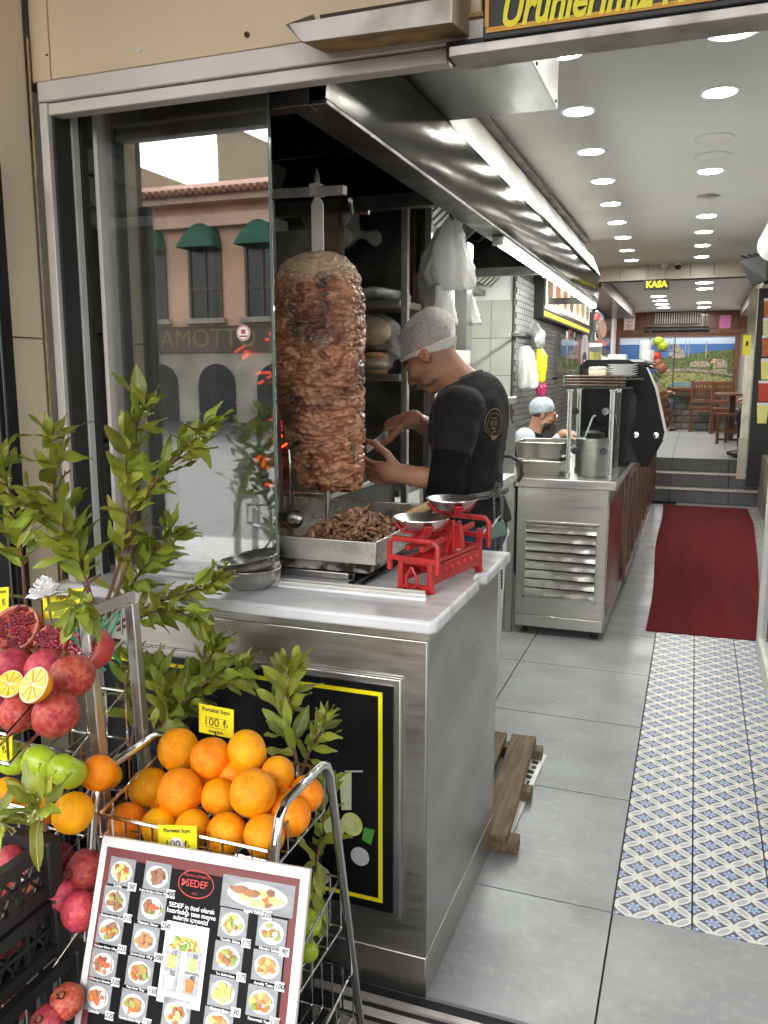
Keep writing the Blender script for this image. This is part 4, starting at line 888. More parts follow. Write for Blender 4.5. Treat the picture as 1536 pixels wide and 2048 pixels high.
# curved black glass display case
dc = thing('display_case', 'curved glass display case with black tapered end panel', 'display case', (-.35, 6.2, .93))
prof = [(-.70, .95), (-.70, 1.56), (-.64, 1.60), (-.40, 1.598), (-.29, 1.545), (-.235, 1.42), (-.165, 1.15), (-.175, 1.10), (-.26, .935), (-.33, .93)]
inner = [(-.66, .99), (-.66, 1.53), (-.62, 1.56), (-.41, 1.557), (-.33, 1.51), (-.28, 1.40), (-.235, 1.13)]
for y in (5.50, 7.3):
    mb = MB(); n_ = len(prof)
    mb.prism([(-.30, y, .93), (-.375, y, 1.10), (-.33, y, 1.36), (-.40, y, 1.50), (-.44, y, 1.54), (-.68, y, 1.545), (-.68, y, 1.48), (-.70, y, 1.48), (-.70, y, 1.56), (-.66, y, 1.60), (-.40, y, 1.598), (-.29, y, 1.545), (-.235, y, 1.42), (-.165, y, 1.15), (-.175, y, 1.10), (-.25, y, .93)], (0, .018, 0)); mb.build('end_panel', 'black_satin', dc)
    MB().prism([(-.69, y + .019, .952), (-.69, y + .019, 1.478), (-.44, y + .019, 1.535), (-.335, y + .019, 1.36), (-.375, y + .019, 1.10), (-.31, y + .019, .952)], (0, .005, 0)).build('inner_panel', 'black_gloss', dc)  # black sheet added so the case reads dark inside, in place of shade
    for x, z in ((-.335, 1.13), (-.215, 1.13)): MB().lathe([(0, 0), (.020, 0), (.018, .010), (0, .012)], (x, y - .0005, z), 16, (0, -1, 0)).build('boss', 'chrome', dc)
mb = MB(); pf = [(-.30, 1.548), (-.235, 1.42), (-.165, 1.15), (-.175, 1.10), (-.25, .945)]
for a, b_ in zip(pf[:-1], pf[1:]): mb.prism([(a[0], 5.52, a[1]), (b_[0], 5.52, b_[1]), (b_[0] + .006, 5.52, b_[1]), (a[0] + .006, 5.52, a[1])], (0, 1.78, 0))
mb.build('curved_pane', 'case_glass', dc)
for a, b_ in zip(pf[:3], pf[1:4]): MB().bar((a[0] + .006, 5.515, a[1]), (b_[0] + .006, 5.515, b_[1]), .010, .02).build('edge_strip', 'alu', dc)
box('top', 'steel_side', -.68, -.31, 5.52, 7.29, 1.585, 1.60, dc); box('back', 'steel_dark', -.70, -.68, 5.52, 7.29, .95, 1.58, dc); box('shelf', 'steel', -.66, -.30, 5.6, 7.2, 1.22, 1.23, dc)
bt = thing('swing_bottle', 'clear swing top bottle with red stopper on the display case', 'bottle', (-.60, 5.6, 1.6)); q = at(1190, 738, y=5.62)
glass('bottle_glass', (.80, .84, .80), .12); MB().lathe([(0, 0), (.038, 0), (.040, .01), (.040, .10), (.036, .14), (.018, .20), (.014, .25), (.016, .255)], (q.x, 5.62, 1.6005), 20).build('body', 'bottle_glass', bt, sharp=60)
MB().lathe([(0, .002), (.036, .002), (.037, .05), (0, .05)], (q.x, 5.62, 1.6005), 18).build('oil', pm('oil', (.42, .34, .06), .1), bt); MB().lathe([(.0405, .085), (.0405, .105)], (q.x, 5.62, 1.6005), 18).build('label', 'white', bt)
MB().lathe([(.017, .256), (.018, .275), (.012, .29), (0, .292)], (q.x, 5.62, 1.6005), 12).build('stopper', 'maroon_red', bt); MB().tube([(q.x - .018, 5.62, 1.85), (q.x - .014, 5.62, 1.90), (q.x, 5.62, 1.915), (q.x + .014, 5.62, 1.90), (q.x + .018, 5.62, 1.84)], .003, 6).build('wire', 'chrome', bt)
q = at(1232, 728, y=5.6); box('napkin_pack', 'white', q.x - .05, q.x + .06, 5.58, 5.72, 1.6015, 1.632, label='white pack of napkins on top of the display case', cat='napkins', bev=.004)
# steel gastronorm pans left of the glass case
pm('pan_steel', (.42, .40, .36), .22, 1, (.34, .325, .29), 4, bs=.06, bscale=8)
for i in range(2):
    z = .902 + i * .108; t = thing('steel_pan', ('lower of the two deep steel pans stacked left of the glass case', 'upper of the two deep steel pans stacked left of the glass case')[i], 'pan', (-.83, 4.9, z), 'stacked steel pans')
    mb = MB(); o_ = [(-.985, 4.86), (-.70, 4.86), (-.70, 5.2), (-.985, 5.2)]; k_ = .022; n_ = []
    for (ins, zz) in ((k_, 0), (k_ * .6, .06), (.004, .10), (-.008, .104), (-.008, .108), (.006, .106), (k_ * .7, .06)): n_.append([(-.985 + ins, 4.86 + ins, z + zz), (-.70 - ins, 4.86 + ins, z + zz), (-.70 - ins, 5.2 - ins, z + zz), (-.985 + ins, 5.2 - ins, z + zz)])
    vs = [v for r_ in n_ for v in r_]; mb.add(vs, [(4 * a + j, 4 * a + (j + 1) % 4, 4 * a + 4 + (j + 1) % 4, 4 * a + 4 + j) for a in range(len(n_) - 1) for j in range(4)] + [(3, 2, 1, 0), (24, 25, 26, 27)]); mb.build('body', 'pan_steel', t, .006)
# ------------------------------------------------------------------ people
pm('skin', (.44, .225, .14), .5, 0, (.36, .165, .10), 22, 6, sss=.1, bs=.22, bscale=150, spec=.4, c3=(.30, .13, .085), n3=45, lo3=.58, hi3=.75)
pm('skin_red', (.50, .20, .13), .5, sss=.12); pm('hair', (.028, .020, .016), .7, 0, (.05, .04, .03), 200, bs=.4, bscale=240); pm('stubble', (.27, .15, .10), .6, 0, (.36, .20, .13), 260)
pm('shaved', (.34, .20, .13), .6, 0, (.28, .165, .11), 260)
pm('black_cloth', (.009, .0085, .0085), .85, 0, (.013, .012, .012), 9, sheen=.04, spec=.25, bs=1.0, bscale=9, bst=(1, 1, 1.6)); pm('black_knit', (.004, .004, .005), .9, spec=.2, bs=.4, bscale=30, bst=(8, 8, 1))
pm('denim', (.022, .04, .085), .8, 0, (.035, .06, .115), 30, bs=.3, bscale=160); pm('dark_denim', (.012, .018, .035), .85, 0, (.018, .026, .05), 30)
pm('grey_knit', (.10, .115, .12), .9, sheen=.3, bs=.4, bscale=60); pm('pale_shirt', (.40, .42, .48), .8, bs=.3, bscale=18); pm('shoe', (.035, .022, .014), .5); pm('gold_print', (.23, .17, .08), .6)
def check_mat():
    mt = pm('check_cloth', (.02, .02, .02), .85); nt = mt.node_tree; b = nt.nodes['Principled BSDF']; c = nt.nodes.new('ShaderNodeTexChecker'); c.inputs['Scale'].default_value = 170
    c.inputs[1].default_value = (.20, .195, .185, 1); c.inputs[2].default_value = (.018, .018, .018, 1); tc = nt.nodes.new('ShaderNodeTexCoord'); nt.links.new(tc.outputs['Object'], c.inputs[0]); nt.links.new(c.outputs[0], b.inputs['Base Color'])
check_mat()
def net_mat(name, c, a0, a1):
    mt = film(name, c, 1, .5, .5, 40); nt = mt.node_tree; b = nt.nodes['Principled BSDF']
    v = nt.nodes.new('ShaderNodeTexNoise'); v.inputs['Scale'].default_value = 95; v.inputs['Detail'].default_value = 4; tc = nt.nodes.new('ShaderNodeTexCoord'); mp = nt.nodes.new('ShaderNodeMapping'); mp.inputs['Scale'].default_value = (1, 1, 2.2); nt.links.new(tc.outputs['Object'], mp.inputs[0]); nt.links.new(mp.outputs[0], v.inputs[0])
    r = nt.nodes.new('ShaderNodeMapRange'); nt.links.new(v.outputs[0], r.inputs[0]); r.inputs[1].default_value = .4; r.inputs[2].default_value = .65; r.inputs[3].default_value = a0; r.inputs[4].default_value = a1; nt.links.new(r.outputs[0], b.inputs['Alpha'])
net_mat('hair_net', (.80, .76, .73), .42, .60); net_mat('hair_net_blue', (.42, .47, .52), .55, .95); pm('net_edge', (.70, .67, .63), .7, bs=.5, bscale=60)
def frame(pitch, yaw):
    """unit vectors forward, up, side for a head that faces -x turned by yaw about z and bowed by pitch"""
    M_ = Matrix.Rotation(yaw, 3, 'Z') @ Matrix.Rotation(-pitch, 3, 'Y'); return M_ @ Vector((-1, 0, 0)), M_ @ Vector((0, 0, 1)), M_ @ Vector((0, -1, 0))
def head(s, C, f, u, w, neck=None, sc=1.0):
    """adds a head with a face to an SDF: cranium, jaw, brow, nose, lips, eyes, ears"""
    rot = np.array([f, w, u]).T
    def p(a, b_, c): return C + f * a * sc + w * b_ * sc + u * c * sc
    s.ell(p(-.018, 0, .034), np.array((.098, .076, .088)) * sc, .01, rot); s.ell(p(.030, 0, -.045), np.array((.062, .056, .066)) * sc, .03, rot); s.ell(p(.064, 0, -.098), np.array((.022, .026, .018)) * sc, .025, rot)
    for sg_ in (1, -1): s.ell(p(.058, sg_ * .040, -.022), np.array((.030, .024, .024)) * sc, .02, rot); s.ell(p(.030, sg_ * .052, -.075), np.array((.03, .014, .02)) * sc, .02, rot)
    s.ell(p(.078, 0, .026), np.array((.018, .046, .011)) * sc, .012, rot)
    for sg_ in (1, -1): s.ell(p(.094, sg_ * .030, .004), np.array((.016, .017, .010)) * sc, .008, rot, sub=True); s.ell(p(.076, sg_ * .030, .003), np.array((.012, .013, .010)) * sc, .003, rot)
    s.cap(p(.086, 0, .012), p(.112, 0, -.026), .008 * sc, .012 * sc, .010); s.ell(p(.102, 0, -.032), np.array((.013, .018, .009)) * sc, .008, rot)
    s.ell(p(.088, 0, -.060), np.array((.012, .024, .006)) * sc, .006, rot); s.ell(p(.086, 0, -.071), np.array((.012, .021, .006)) * sc, .006, rot); s.ell(p(.100, 0, -.0655), np.array((.010, .022, .0018)) * sc, .003, rot, sub=True)
    for sg_ in (1, -1):
        s.ell(p(-.016, sg_ * .077, -.008), np.array((.021, .010, .032)) * sc, .006, rot); s.ell(p(-.012, sg_ * .088, -.004), np.array((.011, .007, .019)) * sc, .005, rot, sub=True)
    if neck is not None: s.cap(p(-.034, 0, -.045), neck, .054 * sc, .060, .03)
def hand(s, W, d, up, side, curl=.5, size=1.0, spread=.012, thumb=1):
    """wrist W, direction d, back of the hand up, thumb towards side*thumb"""
    W, d, up, side = Vector(W), Vector(d).normalized(), Vector(up).normalized(), Vector(side).normalized()
    s.ell(W + d * .052 * size, np.array((.052, .042, .019)) * size, .014, np.array([d, side, up]).T); s.cap(W - d * .01, W + d * .05 * size, .026 * size, .028 * size, .02)
    for i, (o, l) in enumerate(((.030, .070), (.010, .080), (-.011, .074), (-.031, .058))):
        a = W + d * .088 * size + side * o * size * thumb; pts = [a - d * .02 * size, a]; ang = .25 + curl * .35; dd = d
        for k, seg in enumerate((.45, .32, .23)):
            dd = (d * math.cos(ang) - up * math.sin(ang)); a = a + dd * l * seg * size; pts.append(a); ang += curl * .9
        s.chain(pts, [.0105 * size, .0100 * size, .0092 * size, .0085 * size, .0072 * size], .004)
    t = W + d * .025 * size + side * .030 * size * thumb; pts = [t, t + (d * .55 + side * thumb * .7 - up * .15) * .045 * size, t + (d * .95 + side * thumb * .75 - up * .35) * .072 * size, t + (d * 1.3 + side * thumb * .62 - up * .5) * .088 * size]
    s.chain(pts, [.016 * size, .0125 * size, .0105 * size, .0085 * size], .006)
# --- the cook, seen from behind his left shoulder, facing -x
YB = 2.86
ck = thing('person', 'cook in black t-shirt, checked apron and white hairnet carving the kebab', 'person', (-.86, YB, 0))
HC = at(857, 712, y=YB); F_, U_, S_ = frame(R(40), R(-8))
neckb = at(925, 772, y=YB + .01); S1 = at(917, 822, y=2.68); S2 = Vector((S1.x - .01, 3.03, S1.z)); E1 = at(893, 962, y=2.60); W1 = at(806, 948, y=2.56)
E2 = at(872, 862, y=3.02); W2 = at(824, 838, y=2.86); chest = at(931, 858, y=YB); belly = at(932, 960, y=YB); hip = at(938, 1055, y=YB)
s = SDF((-1.26, 2.40, .80), (-.62, 3.16, 1.74), .0046)
s.ell(chest, (.115, .17, .17), .05).ell(belly, (.115, .155, .16), .06).ell(hip, (.12, .16, .12), .05)
s.cap(S1, S2, .06, .06, .06); s.cap(neckb, chest + Vector((.02, 0, .10)), .06, .09, .05)
head(s, HC, F_, U_, S_, neckb)
s.chain([S1, E1, W1], [.056, .043, .029], .02); s.chain([S2, E2, W2], [.056, .042, .028], .02)
hand(s, W1, Vector((-1, -.10, .02)), Vector((.0, -.75, -.45)), Vector((0, -.25, .95)), curl=.35)
hd2 = Vector((-1, -.45, -.38)); hand(s, W2, hd2, Vector((-.1, -.5, .85)), Vector((.2, -.8, -.2)), curl=1.25)
cr = HC + U_ * .034 - F_ * .018
neta, netb = at(797, 724, y=YB), at(912, 693, y=YB); netn = (netb - neta).cross(Vector((0, -1, 0))).normalized(); netn = netn if netn.z > 0 else -netn
def paint(c):
    P_ = c - np.array(HC); f = P_ @ np.array(F_); u = P_ @ np.array(U_); w = np.abs(P_ @ np.array(S_)); r = np.zeros(len(c), int); near = np.linalg.norm(P_, axis=1) < .20
    up = (c - np.array(neta)) @ np.array(netn); r[near & (up > .0)] = 1
    r[near & (up <= .0) & (f < -.002 + .0 * u) & (u > -.035) & (w > .03)] = 3; r[near & (up <= .0) & (f < -.05) & (u > -.07)] = 3
    r[near & (f > .012) & (u < -.040) & (np.linalg.norm(P_, axis=1) < .14)] = 2; r[near & (f > .05) & (u > .020) & (u < .034) & (w > .010) & (w < .05)] = 1
    ear = near & (w > .071) & (f > -.045) & (f < .012) & (u > -.045) & (u < .03); r[ear] = 4; return r
s.build('body', ['skin', 'hair', 'stubble', 'shaved', 'skin_red'], ck, paint=paint)
# clothes
s = SDF((-1.12, 2.50, .74), (-.50, 3.24, 1.62), .0075)
s.ell(chest, (.128, .185, .18), .05).ell(belly, (.126, .168, .17), .06).ell(hip + Vector((0, 0, .03)), (.130, .172, .12), .05); s.cap(S1, S2, .080, .08, .06); s.ell(chest + Vector((.05, 0, .04)), (.09, .16, .16), .05)
s.cap(chest + Vector((.03, 0, .1)), neckb + Vector((.01, 0, -.01)), .10, .072, .04); s.noise(.0055, 26, 5, (1, 1, 1.8)); s.cut(neckb + Vector((-.005, 0, .012)), (-.42, 0, .9))
sh = s.build('t_shirt', 'black_cloth', ck, 2)
m1 = S1.lerp(E1, .62); ax = (E1 - S1).normalized(); s = SDF((-1.08, 2.42, 1.0), (-.58, 2.95, 1.62), .006); s.chain([S1 + Vector((.03, .10, .01)), S1 + Vector((.004, 0, .004)), S1.lerp(E1, .3), m1 + ax * .05], [.070, .068, .067, .069], .04); s.noise(.0045, 32, 8, (1, 1, 1.5)); s.cut(m1, ax); s.build('sleeve', 'black_cloth', ck, 2)
m2 = S2.lerp(E2, .6); ax = (E2 - S2).normalized(); s = SDF((-1.2, 2.80, 1.0), (-.60, 3.2, 1.62), .008); s.chain([S2, m2 + ax * .04], [.078, .068], .02); s.cut(m2, ax); s.build('sleeve', 'black_cloth', ck, 2)
s = SDF((-1.15, 2.40, .90), (-.64, 2.84, 1.45), .0055); cf = E1.lerp(W1, .50); s.chain([S1.lerp(E1, .45), E1, E1.lerp(W1, .6)], [.058, .058, .047], .03); s.noise(.004, 42, 4, (1, 1, 2)); s.cut(E1.lerp(W1, .42), (W1 - E1).normalized()); s.build('undersleeve', 'black_knit', ck, 2)
s = SDF((-1.2, 2.55, .40), (-.60, 3.16, 1.45), .0085); s.ell(chest + Vector((-.006, 0, -.05)), (.134, .150, .19), .05).ell(belly, (.138, .176, .17), .06).ell(hip, (.145, .182, .16), .05); s.cap(hip + Vector((-.03, 0, -.05)), hip + Vector((-.05, 0, -.42)), .15, .15, .05)
s.cut(chest + Vector((-.085, 0, 0)), (1, 0, 0)); s.noise(.003, 18, 6); s.build('apron', 'check_cloth', ck, 1)
s = SDF((-1.16, 2.56, .82), (-.52, 3.16, 1.18), .0075); s.ell(belly, (.150, .190, .18), .06).ell(hip + Vector((0, 0, .03)), (.154, .194, .14), .05); zc = at(935, 1000, y=2.7).z; s.cut((hip.x, 0, zc + .014), (-.12, 0, 1)); s.cut((hip.x, 0, zc - .012), (.12, 0, -1)); s.build('apron_band', 'check_cloth', ck, 1)
q = at(988, 985, y=2.72); mb = MB(); mb.tube([q, q + Vector((.02, -.01, .012)), q + Vector((.03, -.01, -.02)), q + Vector((.028, 0, -.14)), q + Vector((.034, 0, -.33))], [.007, .009, .006, .004, .003], 8); mb.tube([q, q + Vector((.022, -.012, .03)), q + Vector((.012, -.02, .034)), q], .005, 6); mb.tube([q, q + Vector((.012, -.03, -.15)), q + Vector((.016, -.03, -.26))], .004, 6); mb.build('apron_strings', 'check_cloth', ck)
mb = MB(); pts = []
for i in range(18):
    t = math.pi * (i / 17) - math.pi * .5; pts.append(neckb + Vector((.058 * math.cos(t) + .006, .072 * math.sin(t), .012 + .03 * math.cos(t))))
for a, b_ in zip(pts[:-1], pts[1:]): mb.bar(a, b_ + (b_ - a) * .05, .006, .030, (.3, 0, 1))
mb.build('apron_strap', 'check_cloth', ck)
s = SDF((-1.2, 2.50, .0), (-.50, 3.2, 1.06), .011); s.ell(hip, (.135, .175, .13), .04)
for sy in (-1, 1): s.chain([hip + Vector((0, sy * .09, -.04)), Vector((hip.x - .03, YB + sy * .10, .48)), Vector((hip.x + .02, YB + sy * .11, .07))], [.095, .072, .058], .03)
s.noise(.003, 16, 3); s.cut((0, 0, hip.z + .06), (0, 0, 1)); s.build('jeans', 'denim', ck, 1)
s = SDF((-1.16, 2.54, .74), (-.50, 3.18, 1.1), .009); s.ell(belly, (.128, .170, .17), .06).ell(hip + Vector((.004, 0, .01)), (.150, .190, .15), .05); s.cut((0, 0, at(985, 1058, y=2.7).z), (0, 0, -1)); s.cut((0, 0, zc - .01), (0, 0, 1)); s.noise(.003, 18, 3); s.build('shirt_tail', 'black_cloth', ck, 1)
for sy in (-1, 1): s = SDF((hip.x - .22, YB + sy * .11 - .07, -.01), (hip.x + .10, YB + sy * .11 + .07, .14), .008); s.ell((hip.x - .05, YB + sy * .11, .045), (.14, .05, .045), 0); s.cut((0, 0, .004), (0, 0, -1)); s.build('shoe', 'shoe', ck)
s = SDF(np.array(cr) - .17, np.array(cr) + .17, .004); rot = np.array([F_, S_, U_]).T; s.ell(cr + U_ * .004, (.107, .086, .098), .0, rot); s.ell(cr - F_ * .055 + U_ * .03, (.075, .072, .070), .04, rot); s.noise(.0035, 45, 2); s.cut(neta, -netn); nt_ = s.build('hair_net', 'hair_net', ck, 1)
s = SDF(np.array(cr) - .19, np.array(cr) + .19, .004); s.ell(cr + U_ * .004, (.111, .089, .101), .0, rot); s.ell(cr - F_ * .06 + U_ * .03, (.080, .074, .072), .04, rot); s.noise(.003, 70, 6); s.cut(neta - netn * .006, -netn); wd = .012
X_, Y_, Z_ = np.meshgrid(*s.ax, indexing='ij'); hgt = (X_ - neta.x) * netn.x + (Y_ - neta.y) * netn.y + (Z_ - neta.z) * netn.z; bk = np.clip((X_ - neta.x) / (netb.x - neta.x), 0, 1); s.d = np.maximum(s.d, hgt - (.008 + .028 * bk ** 2)); s.build('hair_net_edge', 'net_edge', nt_, 1)
# emblem on his back
q = at(997, 850, y=2.74); em = MB(); e1, e3 = Vector((.35, .94, 0)).normalized(), Vector((-.25, 0, 1)).normalized(); N_ = 40
def ringp(rx, rz): return [q + e1 * rx * math.cos(2 * math.pi * i / N_) + e3 * rz * math.sin(2 * math.pi * i / N_) for i in range(N_)]
for (a, b_) in ((.050, .0465), (.036, .034)):
    A, B = ringp(a, a * 1.15), ringp(b_, b_ * 1.15); em.add(A + B, [(i, (i + 1) % N_, N_ + (i + 1) % N_, N_ + i) for i in range(N_)])
for (dx_, dz_, w_, h_) in ((-.018, .004, .004, .02), (-.008, .004, .004, .022), (.003, .004, .004, .02), (.014, .004, .004, .022), (-.004, -.014, .026, .004), (-.004, .022, .03, .004), (0, -.026, .016, .004)):
    c = q + e1 * dx_ + e3 * dz_; em.add([c - e1 * w_ / 2 - e3 * h_ / 2, c + e1 * w_ / 2 - e3 * h_ / 2, c + e1 * w_ / 2 + e3 * h_ / 2, c - e1 * w_ / 2 + e3 * h_ / 2], [(0, 1, 2, 3)])
eo = em.build('emblem', 'gold_print', sh); sw_ = eo.modifiers.new('wrap', 'SHRINKWRAP'); sw_.target = sh; sw_.wrap_method = 'NEAREST_SURFACEPOINT'; sw_.wrap_mode = 'ABOVE_SURFACE'; sw_.offset = .003
kf = thing('carving_knife', 'long carving knife in the cook\'s far fist, pointing at the kebab', 'knife', W2); kp = W2 + hd2.normalized() * .085 + Vector((0, -.01, -.02)); kd = (at(725, 905, y=2.52) - kp).normalized()
MB().bar(kp - kd * .03, kp + kd * .05, .018, .022).build('handle', 'old_white', kf, .004); MB().bar(kp + kd * .05, kp + kd * .26, .003, .026).build('blade', 'steel', kf, .001)
ph = thing('phone', 'green cased phone with white cable in the cook\'s back pocket', 'phone', at(985, 1065, y=2.72)); q = at(988, 1062, y=2.665)
MB().bar(q - Vector((.035, 0, .012)), q + Vector((.035, .02, .012)), .018, .05).build('case', pm('green_case', (.10, .19, .15), .4), ph, .004); MB().tube([q + Vector((-.0, -.01, .02)), q + Vector((-.05, -.03, -.012)), q + Vector((-.10, -.04, -.0)), q + Vector((-.12, -.04, -.05)), q + Vector((-.09, -.04, -.08))], .003, 6).build('cable', 'white', ph); MB().tube([q + Vector((0, -.01, .02)), q + Vector((.022, -.015, .055)), q + Vector((.008, -.015, .04)), q + Vector((0, -.01, .02))], .0022, 6).build('cable', 'white', ph)
# --- the bearded man behind the pans, facing +x
mn = thing('person', 'bearded man in glasses, blue hairnet and dark vest working behind the steel pans', 'person', (-1.1, 6.2, 0)); Y2 = 6.2; H2 = at(1088, 829, y=Y2); F2, U2, S2_ = frame(R(14), R(180 + 14))
s = SDF((-1.42, 5.85, .80), (-.66, 6.6, 1.5), .0075); nb = H2 + Vector((-.055, 0, -.115)); ch2 = nb + Vector((-.06, 0, -.24)); s.ell(ch2, (.12, .19, .2), .05); head(s, H2, F2, U2, S2_, nb, .9)
a1 = nb + Vector((-.04, -.19, -.05)); a2 = a1 + Vector((.05, -.03, -.25)); a3 = at(1128, 868, y=5.95); s.chain([a1, a2, a3], [.055, .042, .03], .02); hand(s, a3, (1, 0, -.1), (0, 0, 1), (0, -1, 0), .5)
def paint2(c):
    P_ = c - np.array(H2); f = P_ @ np.array(F2); u = P_ @ np.array(U2); w = np.abs(P_ @ np.array(S2_)); r = np.zeros(len(c), int); near = np.linalg.norm(P_, axis=1) < .17
    r[near & ((u > .05) | ((f < -.03) & (u > -.03)))] = 1; r[near & (f > .015) & (u < -.052)] = 1; r[near & (f > .05) & (u < -.056) & (u > -.075) & (w < .02)] = 0; return r
s.build('body', ['skin', 'hair'], mn, paint=paint2)
s = SDF((-1.45, 5.85, .75), (-.80, 6.6, 1.4), .009); s.ell(ch2, (.135, .19, .2), .05); s.cap(nb + Vector((-.03, 0, -.06)), ch2, .085, .13, .03); s.noise(.004, 16, 2); s.build('vest', 'black_cloth', mn, 1)
s = SDF((-1.45, 5.75, .75), (-.70, 6.3, 1.4), .008); s.chain([a1 + Vector((-.01, .02, 0)), a2, a2.lerp(a3, .85)], [.078, .064, .045], .03); s.noise(.004, 22, 3); s.build('sleeve', 'pale_shirt', mn, 1)
c2_ = H2 + U2 * .031 - F2 * .016; rot2 = np.array([F2, S2_, U2]).T; s = SDF(np.array(c2_) - .16, np.array(c2_) + .16, .006); s.ell(c2_ + U2 * .006 - F2 * .012, (.096, .079, .088), .0, rot2); s.cut(H2 + U2 * .012, -(U2 - F2 * .38)); s.noise(.003, 40, 5); s.build('hair_net', 'hair_net_blue', mn, 1)
gl = MB()
for sg_ in (1, -1): gl.tube([H2 + F2 * .090 + S2_ * (sg_ * .027 + .019 * math.cos(t * .524)) + U2 * (.004 + .015 * math.sin(t * .524)) for t in range(13)], .0018, 5); gl.tube([H2 + F2 * .084 + S2_ * sg_ * .048 + U2 * .006, H2 - F2 * .01 + S2_ * sg_ * .072 + U2 * .01], .0016, 5)
gl.build('glasses', 'steel', mn)
s = SDF((-1.42, 5.9, .0), (-.9, 6.5, .95), .015)
for sy in (-1, 1): s.chain([ch2 + Vector((0, sy * .09, -.12)), Vector((ch2.x, Y2 + sy * .1, .5)), Vector((ch2.x, Y2 + sy * .1, .05))], [.10, .075, .06], .03)
s.build('trousers', 'dark_denim', mn, 1)
# --- two seated people in the upper room
def seated(label, P0, yaw, top, legs, arm=True, yawleg=0):
    """P0 = seat point of the hips; faces -x turned by yaw"""
    t = thing('person', label, 'person', (P0.x, P0.y, P0.z - .45)); Mz = Matrix.Rotation(yaw, 3, 'Z')
    def w(a, b_, c): return P0 + Mz @ Vector((-a, -b_, c))
    lo = np.array(P0) - (.75, .75, .5); hi = np.array(P0) + (.75, .75, .92); s = SDF(lo, hi, .014)
    s.ell(w(.02, 0, .12), (.14, .17, .16), .05).ell(w(.08, 0, .36), (.13, .19, .22), .06); Hh = w(.16, 0, .70); f, u, sd = frame(R(20), yaw); head(s, Hh, f, u, sd, w(.10, 0, .56))
    for sy in (1, -1):
        s.chain([w(.09, sy * .19, .50), w(.16, sy * .25, .24), w(.40, sy * .16, .26)], [.055, .043, .030], .02); hand(s, w(.40, sy * .16, .26), Mz @ Vector((-1, sy * .3, 0)), (0, 0, 1), Mz @ Vector((0, sy, 0)), .6)
        s.chain([w(.02, sy * .09, .06), w(.44, sy * .11, .06), w(.42, sy * .11, -.38)], [.09, .062, .042], .02)
    def pn(c): return (np.linalg.norm(c - np.array(Hh + u * .05 - f * .03), axis=1) < .115).astype(int) * ((c - np.array(Hh)) @ np.array(u) > .03)
    s.build('body', ['skin', 'hair'], t, paint=pn)
    s = SDF(lo, hi, .014); s.ell(w(.02, 0, .12), (.155, .185, .16), .05).ell(w(.08, 0, .36), (.145, .2, .22), .06); s.noise(.004, 15, 4); s.build('vest', top, t, 1)
    for sy in (1, -1): s = SDF(lo, hi, .013); s.chain([w(.09, sy * .19, .50), w(.16, sy * .25, .24), w(.36, sy * .18, .26)], [.075, .062, .045], .02); s.noise(.004, 24, 6); s.build('sleeve', 'grey_knit', t, 1)
    s = SDF(lo, hi, .013)
    for sy in (1, -1): s.chain([w(.02, sy * .09, .06), w(.44, sy * .11, .06), w(.42, sy * .11, -.36)], [.105, .078, .062], .03)
    s.noise(.003, 18, 5); s.build('trousers', legs, t, 1)
    for sy in (1, -1): c = w(.48, sy * .11, -.405); s = SDF(np.array(c) - .2, np.array(c) + .2, .012); s.ell(c, (.135, .05, .045), 0, np.array(Mz)); s.build('shoe', 'shoe', t, 1)
q = at(1470, 915, z=.489); seated('seated diner in grey sleeves half hidden at the right of the upper room', Vector((q.x + .52, q.y + .10, .94)), R(10), 'black_cloth', 'dark_denim')
q = at(1345, 856, z=.489); seated('seated diner hidden behind the display case, only jeans and a black shoe showing', Vector((q.x - .5, min(q.y, 16.4), .94)), R(180), 'black_cloth', 'denim')
# ------------------------------------------------------------------ ceiling lights
def downlight(c, r, label, group, lit=True):
    t = thing('ceiling_light', label, 'ceiling light', c, group)
    MB().lathe([(r * 1.28, 0), (r * 1.26, -.004), (r * 1.05, -.007), (r * 1.0, -.004)], c, 32).build('ring', 'white', t)
    MB().lathe([(0, -.0045), (r * .7, -.0050), (r, -.0035)], c, 28).build('diffuser', 'lamp' if lit else 'grey_print', t); return t
Lp = [(1130, 103), (1157, 221), (1182, 302), (1206, 361), (1222, 407), (1234, 444), (1246, 474), (1254, 500), (1263, 520)]
Rp = [(1465, 58), (1440, 183), (1421, 341), (1414, 431), (1408, 463), (1405, 490), (1403, 513)]
lab = ['nearest, cut by the duct box', 'second from the door', 'third from the door', 'fourth from the door', 'fifth from the door', 'sixth from the door', 'seventh from the door', 'second last before the beam', 'last before the beam']
for p, l in zip(Lp, lab): c = at(*p, z=2.7); downlight(c, .064, 'lit ceiling light of the row nearer the hood, ' + l, 'ceiling lights of the row beside the hood')
labr = ['largest and nearest, under the black sign', 'second from the door', 'after the two blank discs', 'after the grey vent disc', 'third before the beam', 'second before the beam', 'last before the beam']
for i, (p, l) in enumerate(zip(Rp, labr)): c = at(*p, z=2.7); downlight(c, .085 if i == 0 else .066, 'lit ceiling light of the row over the rug, ' + l, 'ceiling lights of the row over the rug')
U1 = [(1317, 592), (1320, 601), (1324, 608), (1327, 615)]; U2_ = [(1409, 565), (1409, 577), (1408, 605), (1408, 614)]
for p, l in zip(U1, ('nearest', 'second', 'third', 'farthest')): downlight(at(*p, z=2.7), .105, l + ' lit ceiling light of the upper room\'s row behind the KASA sign', 'ceiling lights of the upper room')
for p, l in zip(U2_, ('nearest', 'second', 'third', 'farthest')): downlight(at(*p, z=2.7), .105, l + ' lit ceiling light of the upper room\'s row straight under the beam', 'ceiling lights of the upper room')
